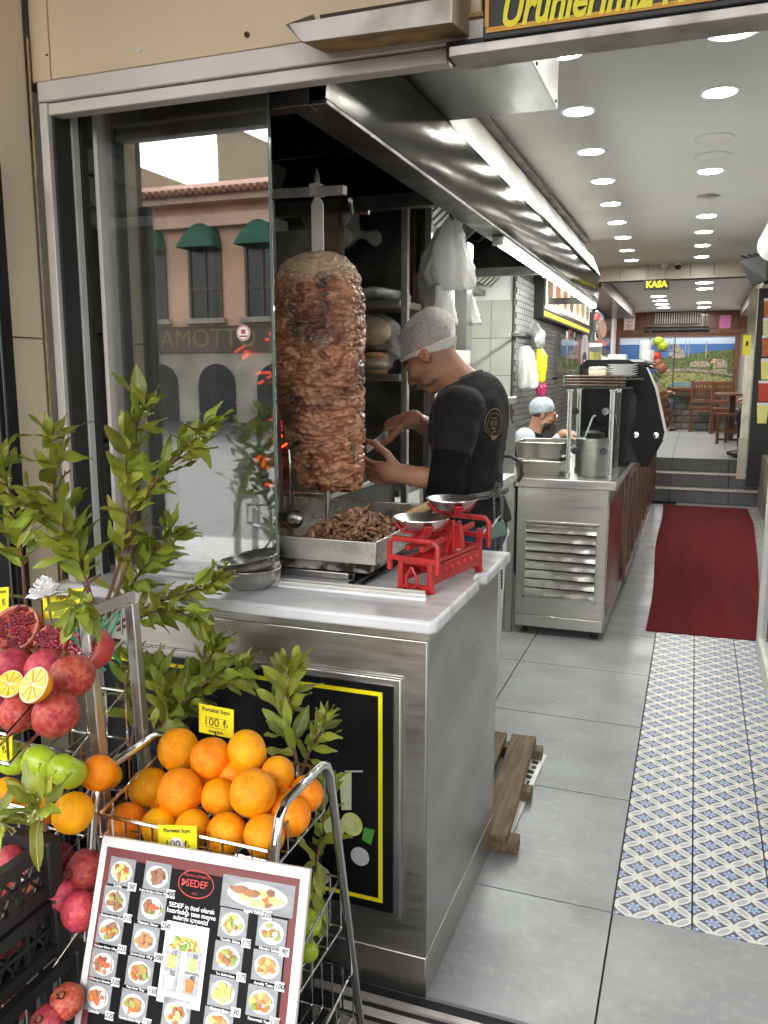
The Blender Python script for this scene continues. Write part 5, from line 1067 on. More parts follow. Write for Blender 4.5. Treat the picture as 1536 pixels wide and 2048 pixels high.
for p, l in (((1429, 275), 'blank round cover plate in the ceiling nearer the door'), ((1426, 311), 'blank round cover plate in the ceiling behind the first plate')):
    c = at(*p, z=2.7); tag(MB().lathe([(0, -.004), (.088, -.004), (.09, -.001), (.096, -.005), (.100, -.001)], c, 32).build('cover_plate', 'ceiling_paint'), l, 'cover plate', 'cover plates')
c = at(1417, 392, z=2.7); tag(MB().lathe([(0, -.003), (.07, -.004), (.075, -.001)], c, 28).build('ceiling_vent', 'steel_side'), 'dark round vent in the ceiling between the lights', 'vent')
for p, l in (((1329, 530), 'white dome camera on the beam near the KASA sign'), ((1356, 532), 'black dome camera on the beam above the rug')):
    c = at(*p, y=9.85); t = thing('camera', l, 'camera', c, 'cameras on the beam'); MB().lathe([(.045, .02), (.045, 0), (.04, -.01), (.0, -.012)], c + Vector((0, 0, .02)), 16).build('base', 'old_white', t); MB().sphere(c - Vector((0, 0, .005)), .034, 14, 8).build('dome', 'black_gloss' if p[0] == 1356 else 'old_white', t)
ks = thing('cash_sign', 'small black KASA sign hanging on two wires from the beam', 'sign', (-.45, 9.6, 2.4)); a, b_ = at(1288, 559, y=9.6), at(1338, 579, y=9.6)
box('board', 'black', a.x, b_.x, 9.6, 9.615, b_.z, a.z, ks, .002); mb = MB(); put_text(mb, 'KASA', ((a.x + b_.x) / 2, 9.597, (a.z + b_.z) / 2), (1, 0, 0), (0, 0, 1), .088, bold=.0035, depth=.001); mb.build('lettering', 'yellow_glow', ks)
for x in (a.x + .02, b_.x - .05): MB().tube([(x, 9.607, a.z), (x, 9.607, 2.70)], .002, 5).build('wire', 'black', ks)
# ------------------------------------------------------------------ kitchen wall: menu box, bags, foil, poster, pictures
pm('food_red', (.42, .06, .02), .5, 0, (.55, .22, .05), 40); pm('food_brown', (.22, .09, .045), .55, 0, (.34, .16, .08), 50); pm('food_green', (.12, .28, .04), .5, 0, (.45, .38, .08), 60); pm('food_yellow', (.72, .42, .06), .5, 0, (.85, .65, .25), 50); pm('table_print', (.30, .31, .33), .5, 0, (.42, .43, .45), 30, st=(1, 1, 6))
WX = -1.386
mb_ = thing('menu_lightbox', 'lit menu box of dish pictures with yellow strip on the kitchen wall', 'menu board', (-1.38, 9.3, 2.1))
a, b_ = at(1072, 615, x=-1.36), at(1165, 662, x=-1.36); z0 = min(a.z, b_.z) - .01
box('case', 'black', -1.392, -1.30, 7.6, 11.0, z0 - .03, z0 + .45, mb_, .004); box('strip', 'yellow_glow', -1.299, -1.294, 7.62, 10.98, z0 - .01, z0 + .03, mb_); box('panel', 'black_gloss', -1.2995, -1.296, 7.62, 10.98, z0 + .05, z0 + .44, mb_)
for i in range(7):
    y0 = 7.68 + i * .47; pl_ = MB(); pl_.box(-1.2955, -1.292, y0, y0 + .40, z0 + .08, z0 + .40); pl_.mi = 1; pl_.add([(-1.2915, y0 + .2 + .16 * math.cos(t * .3927), z0 + .24 + .12 * math.sin(t * .3927)) for t in range(16)], [tuple(range(16))]); pl_.build('picture', ['menu_glow', ('food_brown', 'food_red', 'food_red', 'food_brown', 'food_yellow', 'food_yellow', 'food_green')[i]], mb_)
def wall_bag(label, px, py, hw, hh, mat_, x, seed, name='plastic_bag', cat='plastic bag'):
    c = at(px, py, x=x); k = (c - EYE).length / FPX; t = thing(name, label, cat, c); s = SDF((c.x - .10, c.y - hw * k * 2.4, c.z - hh * k * 1.4), (c.x + .14, c.y + hw * k * 2.4, c.z + hh * k * 1.5), .012)
    s.ell((c.x + .03, c.y, c.z - hh * k * .2), (.06, hw * k, hh * k * .75), .02); s.cap((c.x + .02, c.y, c.z + hh * k * .35), (c.x + .01, c.y, c.z + hh * k), .05, .022, .05); s.noise(.011, 34, seed, (1, 1, .35)); s.build('sheet', mat_, t); return t
film('yellow_film', (.75, .66, .01), .97, .35); film('pink_film', (.55, .03, .15), .97, .35); film('foil', (.75, .75, .77), 1, .12, 1.0, 30); MATS['foil'].node_tree.nodes['Principled BSDF'].inputs['Metallic'].default_value = .8
hang_bag('white carrier bag hanging from the rail beside the yellow bag', [(1050, 692, 7), (1050, 705, 14), (1049, 722, 20), (1052, 752, 21), (1054, 776, 18)], 7.0, 'white_film', 2, None)
hang_bag('yellow bag hanging from the rail above the pink cloth', [(1080, 698, 5), (1083, 712, 10), (1081, 735, 10), (1081, 764, 8)], 7.1, 'yellow_film', 5, None)
hang_bag('crumpled pink bag hanging below the yellow bag', [(1081, 760, 6), (1083, 775, 10), (1082, 792, 6)], 7.12, 'pink_film', 7, None)
wall_bag('bunch of crumpled clear foil bags hanging on the wall rail', 1068, 675, 32, 24, 'foil', -1.33, 11, 'foil_bag', 'foil bags')
rr_ = thing('wall_rail', 'thin steel rail along the kitchen wall carrying the bags', 'rail', (-1.36, 7.3, 1.8)); MB().tube([at(1020, 668, x=-1.35), at(1110, 672, x=-1.35)], .010, 8).build('bar', 'chrome', rr_)
ca = thing('wall_case', 'glass fronted wall case of packets beside the red poster', 'wall case', at(1130, 705, x=-1.38)); a, b_ = at(1112, 668, x=-1.38), at(1146, 745, x=-1.38)
box('body', 'steel_dark', -1.392, -1.33, a.y, b_.y, 1.52, a.z, ca); box('pane', 'case_glass', -1.328, -1.324, a.y + .03, b_.y - .03, 1.55, a.z - .03, ca); mb = MB(); random.seed(3)
for i in range(14): y = a.y + .1 + (b_.y - a.y - .25) * random.random(); z = 1.6 + .5 * random.random(); mb.box(-1.3295, -1.3285, y, y + .12, z, z + .10, i % 4)
mb.build('packets', ['white', 'maroon_red', 'grey_print', 'table_print'], ca)
po_ = thing('red_poster', 'red poster with a white oval portrait on the kitchen wall', 'poster', at(1168, 698, x=-1.38)); a, b_ = at(1155, 676, x=-1.385), at(1182, 722, x=-1.385); mb = MB(); mb.box(-1.392, -1.384, a.y, b_.y, b_.z - .05, a.z); yc, zc_ = (a.y + b_.y) / 2, (a.z + b_.z) / 2 - .02; mb.mi = 1
def yoval(mb, yc, zc, ry, rz, x, mi): mb.add([(x, yc + ry * math.cos(t * .2618), zc + rz * math.sin(t * .2618)) for t in range(24)], [tuple(range(24))], mi)
yoval(mb, yc, zc_, .40, .26, -1.3835, 1); yoval(mb, yc, zc_ + .09, .12, .085, -1.383, 2); yoval(mb, yc, zc_ - .10, .24, .10, -1.3828, 3); mb.build('print', ['maroon_red', 'white', 'grey_print', 'ink'], po_)
pc = thing('picture', 'dark framed dish picture high on the wall beyond the kitchen', 'picture', (-1.45, 13.5, 2.2)); a, b_ = at(1197, 612, x=-1.46), at(1228, 690, x=-1.46); yb = min(b_.y, 15.6)
box('frame', 'wood_dark', -1.50, -1.455, 12.3, yb, 1.86, 2.60, pc, .005); mb = MB(); mb.box(-1.4545, -1.452, 12.5, yb - .2, 1.94, 2.52); yoval(mb, 13.9, 2.25, .8, .15, -1.4515, 1); yoval(mb, 13.9, 2.02, .9, .05, -1.4512, 2); yoval(mb, 13.6, 2.42, .6, .05, -1.4512, 3); mb.build('print', ['black_gloss', 'food_brown', 'maroon_red', 'white'], pc)
box('column', 'white_paint', -1.50, -1.40, 11.2, 11.9, .4, 2.70, label='white column where kitchen wall ends before the steps', cat='column'); 
for x0, x1, l in ((-1.50, -1.10, 'brown wooden cornice beam along the upper room above the picture'), (.66, .86, 'brown wooden cornice beam along the upper room near the television')): tag(MB().box(x0, x1, 10.3 if x0 < 0 else 10.6, 16.0, 2.52, 2.69).build('cornice', 'wood_dark'), l, 'cornice')
# ------------------------------------------------------------------ fruit stand on the counter end: cups, hanging wire fruit tiers
ft = thing('fruit_tower', 'wire tower of green apples and pomegranates on the far counter', 'fruit stand', (-.55, 9.0, .95)); cx = at(1322, 700, y=9.0).x
for x in (cx - .11, cx + .13): MB().tube([(x, 9.0, .95), (x, 9.0, 1.95)], .006, 6).build('post', 'steel_dark', ft)
pm('apple', (.30, .44, .015), .3, 0, (.42, .52, .04), 5, 5, hue=.008, coat=.1, spec=.35); pm('pome', (.38, .022, .030), .42, 0, (.52, .12, .085), 5, 7, lo=.38, hi=.68, hue=.018, bs=.2, bscale=45, spec=.3, c3=(.30, .02, .05), n3=3.5, lo3=.5, hi3=.7); pm('pome_far', (.30, .10, .05), .4)
for p, nm, mt, r, l in (((1317, 683), 'apple', 'apple', .055, 'upper left green apple on the wire tower by the mural'), ((1325, 692), 'apple', 'apple', .055, 'lower right green apple on the wire tower by the mural'), ((1313, 713), 'pomegranate', 'maroon_red', .055, 'dark red pomegranate topmost of three on the wire tower'), ((1315, 725), 'pomegranate', 'pome_far', .058, 'brownish pomegranate in the middle of the wire tower'), ((1320, 737), 'pomegranate', 'pome_far', .066, 'large brown pomegranate lowest on the wire tower'), ((1322, 765), 'lime', 'apple', .05, 'upper lime low on the wire tower'), ((1325, 774), 'lime', 'apple', .05, 'lower lime low on the wire tower')):
    c = at(*p, y=9.0); o = MB().sphere((0, 0, 0), r, 16, 10, sc=(1, 1, .9)).build(nm, mt); o.location = c; tag(o, l, nm, 'fruit on the wire tower'); MB().tube([(cx - .11, 9.0, c.z - r), (cx + .13, 9.0, c.z - r)], .004, 5).build('tier', 'steel_dark', ft)
for i, (px, py, h) in enumerate(((1290, 705, .42), (1296, 715, .34))):
    t = thing('cup_stack', ('taller stack of clear plastic cups on the display case', 'shorter stack of clear plastic cups beside the wire tower')[i], 'cups', at(px, 740, y=8.3), 'stacks of plastic cups'); c = at(px, py, y=8.3); MB().lathe([(.045, -.1), (.055, h - .1), (.052, h - .1), (.042, -.1)], (c.x, 8.3, c.z - h * .5), 18).build('stack', 'clear_film', t)
# ------------------------------------------------------------------ right side: sliding door, drink panel, TV
sd = thing('folding_door', 'white framed glass folding door standing open at the right', 'door', (.43, 4, 0))
for i, (a, b_) in enumerate((((1536, 1420), (1516, 1320)), ((1515, 1312), (1500, 1120)))): pass
for i, (y0, y1, x0, x1) in enumerate(((2.70, 3.90, .345, .415), (3.93, 4.78, .412, .410))):
    for yy_ in (y0, y1 - .05): MB().bar((x0 + (x1 - x0) * (yy_ - y0) / (y1 - y0), yy_ + .02, .02), (x0 + (x1 - x0) * (yy_ - y0) / (y1 - y0), yy_ + .02, 2.08), .05, .045, (0, 1, 0)).build('stile', 'old_white', sd, .004)
    MB().bar((x0, y0 + .05, .06), (x1, y1 - .05, .06), .04, .10).build('rail', 'old_white', sd, .004); MB().bar((x0, y0 + .05, 1.0), (x1, y1 - .05, 1.0), .03, .05).build('rail', 'old_white', sd, .004)
    MB().bar((x0, y0 + .05, 1.05), (x1, y1 - .05, 1.05), .004, 1.9).build('pane', 'case_glass', sd)
bd_ = thing('drink_panel', 'black panel of juice cup pictures at the right beside the steps', 'picture panel', (.75, 10.3, 1.4)); DY = 10.30
qa, qb = at(1488, 962, y=DY), at(1512, 560, y=DY); box('panel', 'black', qa.x + .02, 1.05, DY, DY + .02, qa.z - .06, 2.45, bd_)
mats_ = ['food_red', 'juice_print', 'maroon_red', 'lemon_print', 'white']
for (px, py), m_ in (((1532, 618), 'food_red'), ((1530, 657), 'juice_print'), ((1528, 692), 'food_red'), ((1526, 738), 'lemon_print'), ((1521, 782), 'maroon_red'), ((1518, 826), 'lemon_print')):
    c = at(px, py, y=DY - .003); w, h = .062, .115; c.x += .035; i = mats_.index(m_); mb = MB(); mb.add([(c.x - w * .75, c.y, c.z - h), (c.x + w * .75, c.y, c.z - h), (c.x + w, c.y, c.z + h * .8), (c.x - w, c.y, c.z + h * .8)], [(0, 1, 2, 3)], i); mb.add([(c.x - w, c.y - .001, c.z + h * .75), (c.x + w, c.y - .001, c.z + h * .75), (c.x + w, c.y - .001, c.z + h), (c.x - w, c.y - .001, c.z + h)], [(0, 1, 2, 3)], 4); mb.build('cup_picture', mats_, bd_)
mr_ = thing('mirror_strip', 'tall worn mirror strip framing the juice panel', 'mirror', (.7, 10.8, .6)); pm('mirror', (.55, .52, .42), .12, 1, (.3, .28, .2), 4)
a = at(1476, 900, y=DY); e_ = at(1500, 900, y=DY).x; box('mirror', 'mirror', a.x + .01, e_ - .03, DY + .03, DY + .06, .50, 2.45, mr_); box('frame', 'steel_side', e_ - .028, e_ - .005, DY + .01, DY + .06, .45, 2.45, mr_, .004); box('base', 'beam_tile', a.x, e_ - .03, DY + .005, DY + .028, .33, .80, mr_)
yc_ = thing('yellow_card', 'yellow price card on the right wall beside the mirror strip', 'card', at(1490, 692, x=.62)); q = at(1490, 692, y=10.6); box('card', 'yellow_card', q.x - .04, q.x + .04, 10.25, 10.255, q.z - .11, q.z + .11, yc_); mb = MB(); mb.box(q.x - .01, q.x + .015, 10.2485, 10.2495, q.z - .01, q.z + .04); mb.build('mark', 'ink', yc_)
pf_ = thing('picture', 'picture in a pale wooden frame on the right wall of the upper room', 'picture', (.83, 14, 2)); box('frame', 'wood_pale', .80, .852, 13.2, 15.0, 1.55, 2.45, pf_, .006); box('print', 'old_white', .795, .799, 13.35, 14.85, 1.65, 2.35, pf_)
tv = thing('television', 'black television tilted down from the ceiling at the right', 'television', at(1505, 550, y=8.5)); q = at(1478, 522, y=8.5)
mb = MB(); a_, b_, c_, d_ = at(1478, 523, y=8.5), at(1536, 506, y=8.1), at(1536, 562, y=8.0), at(1503, 573, y=8.35); mb.prism([a_, b_, c_, d_], (.03, .10, .03)); mb.build('body', 'rubber', tv, .006); mb = MB(); n_ = (b_ - a_).cross(d_ - a_).normalized(); n_ = n_ if n_.y < 0 else -n_
m_ = (a_ + b_ + c_ + d_) / 4; mb.prism([m_ + (v - m_) * .9 + n_ * .001 for v in (a_, b_, c_, d_)], n_ * .003); mb.build('screen', 'rubber', tv)
for i in range(4): MB().tube([at(1484 + i * 12, 512 - i * 2, y=8.5), at(1506 + i * 12, 520 - i * 3, y=8.9)], .010, 6).build('bracket', 'black', tv)
MB().tube([(m_.x + .1, m_.y + .2, m_.z), (m_.x + .12, m_.y + .22, 2.7)], .02, 8).build('arm', 'black', tv)
ac = thing('wall_unit', 'white rounded air conditioner at the top right', 'air conditioner', at(1535, 490, y=7.0)); q = at(1534, 505, y=7.0); MB().tube([(q.x + .06, 6.0, q.z + .05), (q.x + .05, 7.0, q.z + .05)], .12, 20).build('body', 'white', ac, .01)
# ------------------------------------------------------------------ runner, pallet
rg = MB(); n = 24; V = []
for i in range(n + 1):
    f = i / n; y = 5.02 + (10.22 - 5.02) * f; xl = -.197 + (-.285 + .197) * f + .012 * math.sin(f * 9); xr = .407 + .02 * math.sin(f * 5) + (.655 - .407) * min(1, f * 1.25)
    V += [(xl, y + (.0 if i else 0), .0006), (xr, y + (.02 if i == 0 else 0), .0006), (xl, y, .006), (xr, y + (.02 if i == 0 else 0), .006)]
rg.add(V, [(4 * i + 2, 4 * i + 3, 4 * i + 7, 4 * i + 6) for i in range(n)] + [(4 * i, 4 * i + 2, 4 * i + 6, 4 * i + 4) for i in range(n)] + [(4 * i + 1, 4 * i + 5, 4 * i + 7, 4 * i + 3) for i in range(n)] + [(0, 1, 3, 2)])
tag(rg.build('runner_rug', 'rug'), 'long dark red runner rug leading to the steps', 'rug')
pa = thing('pallet', 'small wooden duckboard pallet behind the counter', 'pallet', (-.62, 2.9, 0))
A_off = True
def plank(a, b_, w, z0, z1): MB().bar((a[0], a[1], (z0 + z1) / 2), (b_[0], b_[1], (z0 + z1) / 2), w, z1 - z0).build('plank', 'wood_pallet', pa, .004)
A, B_ = at(1003, 1672, z=.07), at(1063, 1472, z=.07); d_ = (B_ - A).normalized(); w_ = Vector((-d_.y, d_.x, 0))
for i in range(4): o_ = w_ * (.118 * i + .03); plank(A + o_, B_ + o_ + d_ * random.uniform(-.01, .01), .098, .045, .07)
for f in (.06, .5, .94): c = A.lerp(B_, f); plank(c - w_ * .05, c + w_ * .42, .06, .004, .0445)
np_ = thing('newspaper', 'folded printed cardboard sheet under the pallet edge', 'cardboard', (-.45, 2.7, 0)); q = [at(1093, 1512, z=.004), at(1015, 1690, z=.004), at(965, 1672, z=.004), at(1040, 1480, z=.004)]
mb = MB(); mb.prism(q, (0, 0, .003)); mb.build('sheet', 'paper', np_); mb = MB(); u_ = (q[1] - q[0]).normalized(); v_ = (q[2] - q[1]).normalized()
for i in range(9): c = q[0] + u_ * (.03 + .042 * i) + v_ * .018; l = random.uniform(.008, .03); mb.add([c + Vector((0, 0, .0035)), c + u_ * .03 + Vector((0, 0, .0035)), c + u_ * .03 + v_ * l + Vector((0, 0, .0035)), c + v_ * l + Vector((0, 0, .0035))], [(0, 1, 2, 3)])
mb.build('print', 'ink', np_)
# ------------------------------------------------------------------ upper room: mural, panelling, chairs
MY = 17.10
wp = thing('wood_panelling', 'brown wood panelling with slatted grille above the mural', 'panelling', (-.4, MY, 2.3))
zt_, zm_ = 2.695, at(1240, 675, y=MY).z + .06
for a, b_ in ((-1.50, -1.10), (-1.095, -.35), (-.345, .10), (.105, .86)): box('panel', 'wood_red', a, b_, MY + .02, MY + .08, zm_ + .08, zt_, wp, .004)
box('header', 'wood_red', -1.5, .86, MY - .06, MY + .02, zm_ - .02, zm_ + .075, wp, .004)
a, b_ = at(1310, 624, y=MY), at(1402, 648, y=MY); box('grille_back', 'black', a.x, b_.x, MY + .008, MY + .018, b_.z, a.z, wp)
for i in range(20): x = a.x + (b_.x - a.x) * (i + .5) / 20; box('slat', 'alu_worn', x - .010, x + .008, MY - .005, MY + .007, b_.z + .02, a.z - .02, wp)
sl_ = thing('screen_roll', 'black roll of a projector screen above the mural', 'screen', (-.2, MY - .1, 2.2)); a, b_ = at(1290, 660, y=MY - .1), at(1418, 660, y=MY - .1); MB().tube([(a.x, MY - .1, a.z), (b_.x, MY - .1, a.z)], .05, 12).build('roll', 'black', sl_)
for p, mt, l, sz in (((1259, 645), 'paper', 'white no smoking notice on the wood panelling', (.10, .16)), ((1450, 648), 'pink', 'pink notice on the wood panelling at the right', (.10, .16))):
    if mt == 'pink': pm('pink', (.55, .16, .36), .6)
    q = at(*p, y=MY); t = thing('notice', l, 'notice', q, 'notices on the panelling'); box('sheet', mt, q.x - sz[0], q.x + sz[0], MY + .005, MY + .015, q.z - sz[1], q.z + sz[1], t); mb = MB()
    if mt == 'paper':
        A_ = [(q.x + .05 * math.cos(t_ * .3), MY + .003, q.z + .05 + .05 * math.sin(t_ * .3)) for t_ in range(21)]; mb.tube(A_ + [A_[0]], .006, 5); mb.bar((q.x - .035, MY + .003, q.z + .085), (q.x + .035, MY + .003, q.z + .015), .008, .004); mb.box(q.x - .06, q.x + .06, MY + .002, MY + .004, q.z - .06, q.z - .045)
    for k in range(4): mb.box(q.x - .06, q.x + .06 - .02 * (k % 2), MY + .002, MY + .004, q.z - .085 - .018 * k, q.z - .079 - .018 * k)
    mb.build('print', 'maroon_red' if mt == 'paper' else 'maroon', t)
mu = thing('mural', 'wide backlit photo mural of a domed mosque above trees and sea', 'mural', (-.4, MY, 1.7))
a, b_ = at(1240, 676, y=MY), at(1464, 772, y=MY); x0, x1, z1, z0 = a.x, b_.x, a.z, b_.z - .02
for q in ((x0 - .09, x0, z0 - .09, z1 + .06), (x1, x1 + .09, z0 - .09, z1 + .06), (x0, x1, z1, z1 + .06), (x0, x1, z0 - .09, z0)): box('frame', 'wood_red', q[0], q[1], MY - .03, MY + .015, q[2], q[3], mu, .004)
def gl_(name, c, c2, sc, s=.42, st=(1, 1, 1)):
    mt = pm(name, c, .3, 0, c2, sc, 8, st=st, lo=.4, hi=.6); b = mt.node_tree.nodes['Principled BSDF']; L = mt.node_tree.links; L.new(b.inputs['Base Color'].links[0].from_socket, b.inputs['Emission Color']); b.inputs['Emission Strength'].default_value = s
gl_('mural_sky', (.35, .45, .58), (.48, .55, .64), 2, .05, (.4, 1, 2)); gl_('mural_sea', (.03, .09, .24), (.04, .12, .30), 8, .06, (.4, 1, 4)); gl_('mural_trees', (.02, .045, .012), (.13, .16, .045), 40, .015); gl_('mural_lawn', (.10, .15, .03), (.30, .27, .12), 24, .02); gl_('mural_stone', (.33, .29, .23), (.18, .155, .12), 25, .015); gl_('mural_roof', (.34, .15, .09), (.52, .36, .24), 20, .05); gl_('mural_pool', (.05, .13, .16), (.10, .18, .20), 6, .1)
ms = MB(); wd_, hh_ = x1 - x0, z1 - z0
def mq(u, v, k=0): return (x0 + u * wd_, MY + .012 - .0006 * k, z0 + v * hh_)
def poly(pts, mi, k): ms.add([mq(u, v, k) for u, v in pts], [tuple(range(len(pts)))], mi)
poly([(0, .80), (1, .80), (1, 1), (0, 1)], 0, 0); poly([(0, .4), (1, .4), (1, .86), (0, .86)], 1, 1)
poly([(0, 0), (1, 0), (1, .74), (.9, .73), (.8, .72), (.7, .68), (.55, .62), (.45, .60), (.3, .56), (.15, .53), (0, .52)], 2, 2)
poly([(0, 0), (1, 0), (1, .18), (.86, .22), (.7, .28), (.5, .30), (.3, .26), (0, .30)], 3, 3); poly([(0, .30), (.3, .28), (.6, .33), (.9, .26), (1, .22), (1, .26), (.9, .31), (.6, .38), (.3, .34), (0, .35)], 4, 4)
def dome(u, v, ru, rv, mi, k): poly([(u + ru * math.cos(math.pi * i / 14), v + rv * math.sin(math.pi * i / 14)) for i in range(15)], mi, k)
poly([(.44, .58), (.58, .58), (.58, .68), (.44, .68)], 4, 5); dome(.51, .70, .035, .17, 4, 6); dome(.47, .66, .022, .10, 4, 6); dome(.555, .66, .022, .10, 4, 6)
for u in (.445, .475, .585, .615): poly([(u - .003, .6), (u + .003, .6), (u + .003, .92), (u, .98), (u - .003, .92)], 4, 7)
poly([(.757, .58), (.768, .58), (.768, .88), (.762, .93), (.757, .88)], 4, 7); poly([(.63, .40), (.80, .40), (.80, .47), (.77, .52), (.66, .52), (.63, .47)], 4, 7); poly([(.80, .48), (.88, .48), (.88, .56), (.82, .56)], 5, 8); poly([(.83, .30), (.95, .30), (.95, .42), (.83, .42)], 4, 8); dome(.89, .42, .06, .14, 4, 9); poly([(.845, .36), (.94, .36), (.94, .385), (.845, .385)], 2, 10)
dome(.56, .01, .13, .10, 4, 5); dome(.56, .01, .115, .082, 6, 6); poly([(.84, .02), (.86, .02), (.80, .28), (.78, .28)], 4, 6); random.seed(5)
for i in range(150): u, v = random.random(), random.uniform(.02, .60); r = random.uniform(.004, .015); ms.add([mq(u + r * math.cos(t * 1.05), v + r * 1.6 * math.sin(t * 1.05), 5) for t in range(6)], [tuple(range(6))], 2)
ms.build('picture', ['mural_sky', 'mural_sea', 'mural_trees', 'mural_lawn', 'mural_stone', 'mural_roof', 'mural_pool'], mu)
dw = thing('stone_wall', 'low wall of split stones under the mural', 'wall', (-.3, 17, .5)); random.seed(8)
for r_ in range(5):
    x = -1.45
    while x < .8: w = random.uniform(.18, .34); MB().box(x + .004, min(x + w, .84) - .004, MY + .0 + random.uniform(-.02, .0), MY + .09, .49 + r_ * .125 + .004, .49 + (r_ + 1) * .125 - .004).build('stone', 'stone', dw, .012); x += w
def chair(P0, yaw, label):
    t = thing('chair', label, 'chair', (0, 0, 0), 'wooden chairs of the upper room'); w = 'wood_red'
    def b(n, *a): return box(n, w, *a, parent=t, bev=.006)
    b('seat', -.21, .21, -.21, .21, .42, .46)
    for sx in (-1, 1): b('leg', sx * .19 - .02, sx * .19 + .02, .17, .21, 0, .42); MB().tube([(sx * .185, -.19, 0), (sx * .185, -.19, .45), (sx * .185, -.24, .92)], .022, 8).build('leg', w, t); b('stretcher', sx * .19 - .012, sx * .19 + .012, -.17, .17, .18, .21)
    b('apron', -.17, .17, .18, .20, .35, .418); b('apron', -.17, .17, -.20, -.18, .35, .418)
    for z, y in ((.56, -.205), (.88, -.238)): MB().bar((-.185, y, z), (.185, y, z), .026, .075).build('rail', w, t, .006)
    for i in range(7): x = -.14 + i * .0467; MB().bar((x, -.208, .59), (x, -.236, .86), .026, .014, (0, 1, 0)).build('slat', w, t, .003)
    t.location = P0; t.rotation_euler = (0, 0, yaw); return t
for p, yaw, l in (((1400, 850), R(0), 'wooden slat chair with its back to the camera under the mural'), ((1445, 868), R(-8), 'wooden slat chair in the middle beside the table'), ((1468, 888), R(70), 'wooden slat chair under the seated diner at the right')):
    q = at(*p, z=.489); chair(Vector((q.x, min(q.y, 16.4), .489)), yaw, l)
tb2 = thing('dining_table', 'dark wooden table with trestle foot among the chairs', 'table', (.45, 14.6, .489)); q = at(1452, 870, z=.489)
box('top', 'wood_red', .30, .84, 13.5, 15.0, 1.20, 1.235, tb2, .006); box('leg', 'wood_dark', .52, .60, 14.2, 14.3, .52, 1.199, tb2, .004); box('foot', 'wood_dark', .35, .78, 14.2, 14.3, .489, .519, tb2, .004)
wt2 = thing('wall_table', 'brown wooden table top pushed against the mural wall', 'table', (-.4, 16.7, .489)); q = at(1360, 776, y=16.4); box('top', 'wood_red', -1.1, .5, 16.5, 17.0, q.z - .03, q.z + .01, wt2, .006)
for x in (-1.0, .4): box('leg', 'wood_dark', x - .03, x + .03, 16.7, 16.76, .489, q.z - .03, wt2)
# ------------------------------------------------------------------ fruit
def orange_mats():
    mt = pm('orange', (.90, .31, .001), .42, 0, (.93, .38, .003), 3, 5, hue=.02, bs=.3, bscale=120, coat=.05, spec=.3, c3=(.82, .20, .001), n3=2.2, lo3=.45, hi3=.8); b = mt.node_tree.nodes['Principled BSDF']
    for n in mt.node_tree.nodes:
        if n.type == 'HUE_SAT':
            for l in n.inputs['Value'].links: l.from_node.inputs[3].default_value = .92; l.from_node.inputs[4].default_value = 1.12
orange_mats()
pm('stalk', (.16, .17, .05), .8); pm('calyx', (.22, .085, .035), .8, 0, (.12, .05, .025), 30); pm('aril', (.12, .002, .010), .12, 0, (.24, .008, .025), 40, spec=.7, coat=.4); pm('pith', (.50, .26, .16), .7, 0, (.42, .12, .09), 14)
pm('flesh', (.84, .50, .015), .3, 0, (.86, .62, .06), 60, coat=.3); pm('rind', (.80, .70, .48), .6)
def fruit_mesh(name, mt, prof, lobes=0, amp=0, seed=0):
    n, k = 28, 18; V = []; r_ = np.random.default_rng(seed)
    for i in range(k + 1):
        t = math.pi * i / k
        for j in range(n):
            p = 2 * math.pi * j / n; r, z = prof(t); r *= 1 + amp * math.cos(lobes * p + seed) * math.sin(t) + .012 * math.sin(3 * p + seed * 2 + t * 2); V.append((r * math.cos(p), r * math.sin(p), z))
    mb = MB(); mb.add(V, [(i * n + (j + 1) % n, i * n + j, (i + 1) * n + j, (i + 1) * n + (j + 1) % n) for i in range(k) for j in range(n)]); me = mb.mesh(name, sharp=120); me.materials.append(MATS[mt]); return me
OR = [fruit_mesh('orange', 'orange', lambda t: (math.sin(t), math.cos(t) * .97 - .05 * math.exp(-(t / .22) ** 2) + .02 * math.exp(-((math.pi - t) / .3) ** 2)), 5, .006, s_) for s_ in range(3)]
AP = fruit_mesh('apple', 'apple', lambda t: (math.sin(t) * (1 + .06 * math.cos(t)), math.cos(t) * .88 - .22 * math.exp(-(t / .36) ** 2) + .16 * math.exp(-((math.pi - t) / .4) ** 2)), 5, .02)
PO = [fruit_mesh('pomegranate', 'pome', lambda t: (math.sin(t), math.cos(t) * .93), 6, .028, s_) for s_ in range(3)]
stalk = MB().lathe([(.08, .86), (.07, .90), (.03, .93), (0, .93)], n=8).mesh('stalk'); stalk.materials.append(MATS['stalk'])
astalk = MB().tube([(0, 0, .55), (.02, 0, .8), (.07, 0, .95)], .035, 6).mesh('stalk'); astalk.materials.append(MATS['calyx'])
cm = MB()
for i in range(6):
    t = i * math.pi / 3; a = Vector((math.cos(t), math.sin(t), 0)); b_ = Vector((-math.sin(t), math.cos(t), 0)); cm.add([a * .16 + b_ * .11 + Vector((0, 0, .86)), a * .16 - b_ * .11 + Vector((0, 0, .86)), a * .20 - b_ * .09 + Vector((0, 0, 1.06)), a * .30 + Vector((0, 0, 1.22)), a * .20 + b_ * .09 + Vector((0, 0, 1.06))], [(0, 1, 2, 3, 4)])
    cm.add([a * .12 + b_ * .11 + Vector((0, 0, .86)), a * .12 - b_ * .11 + Vector((0, 0, .86)), a * .16 - b_ * .09 + Vector((0, 0, 1.06)), a * .27 + Vector((0, 0, 1.22)), a * .16 + b_ * .09 + Vector((0, 0, 1.06))], [(4, 3, 2, 1, 0)])
cm.lathe([(.2, .84), (.17, .95), (.0, .90)], n=12); crown = cm.mesh('crown'); crown.materials.append(MATS['calyx'])
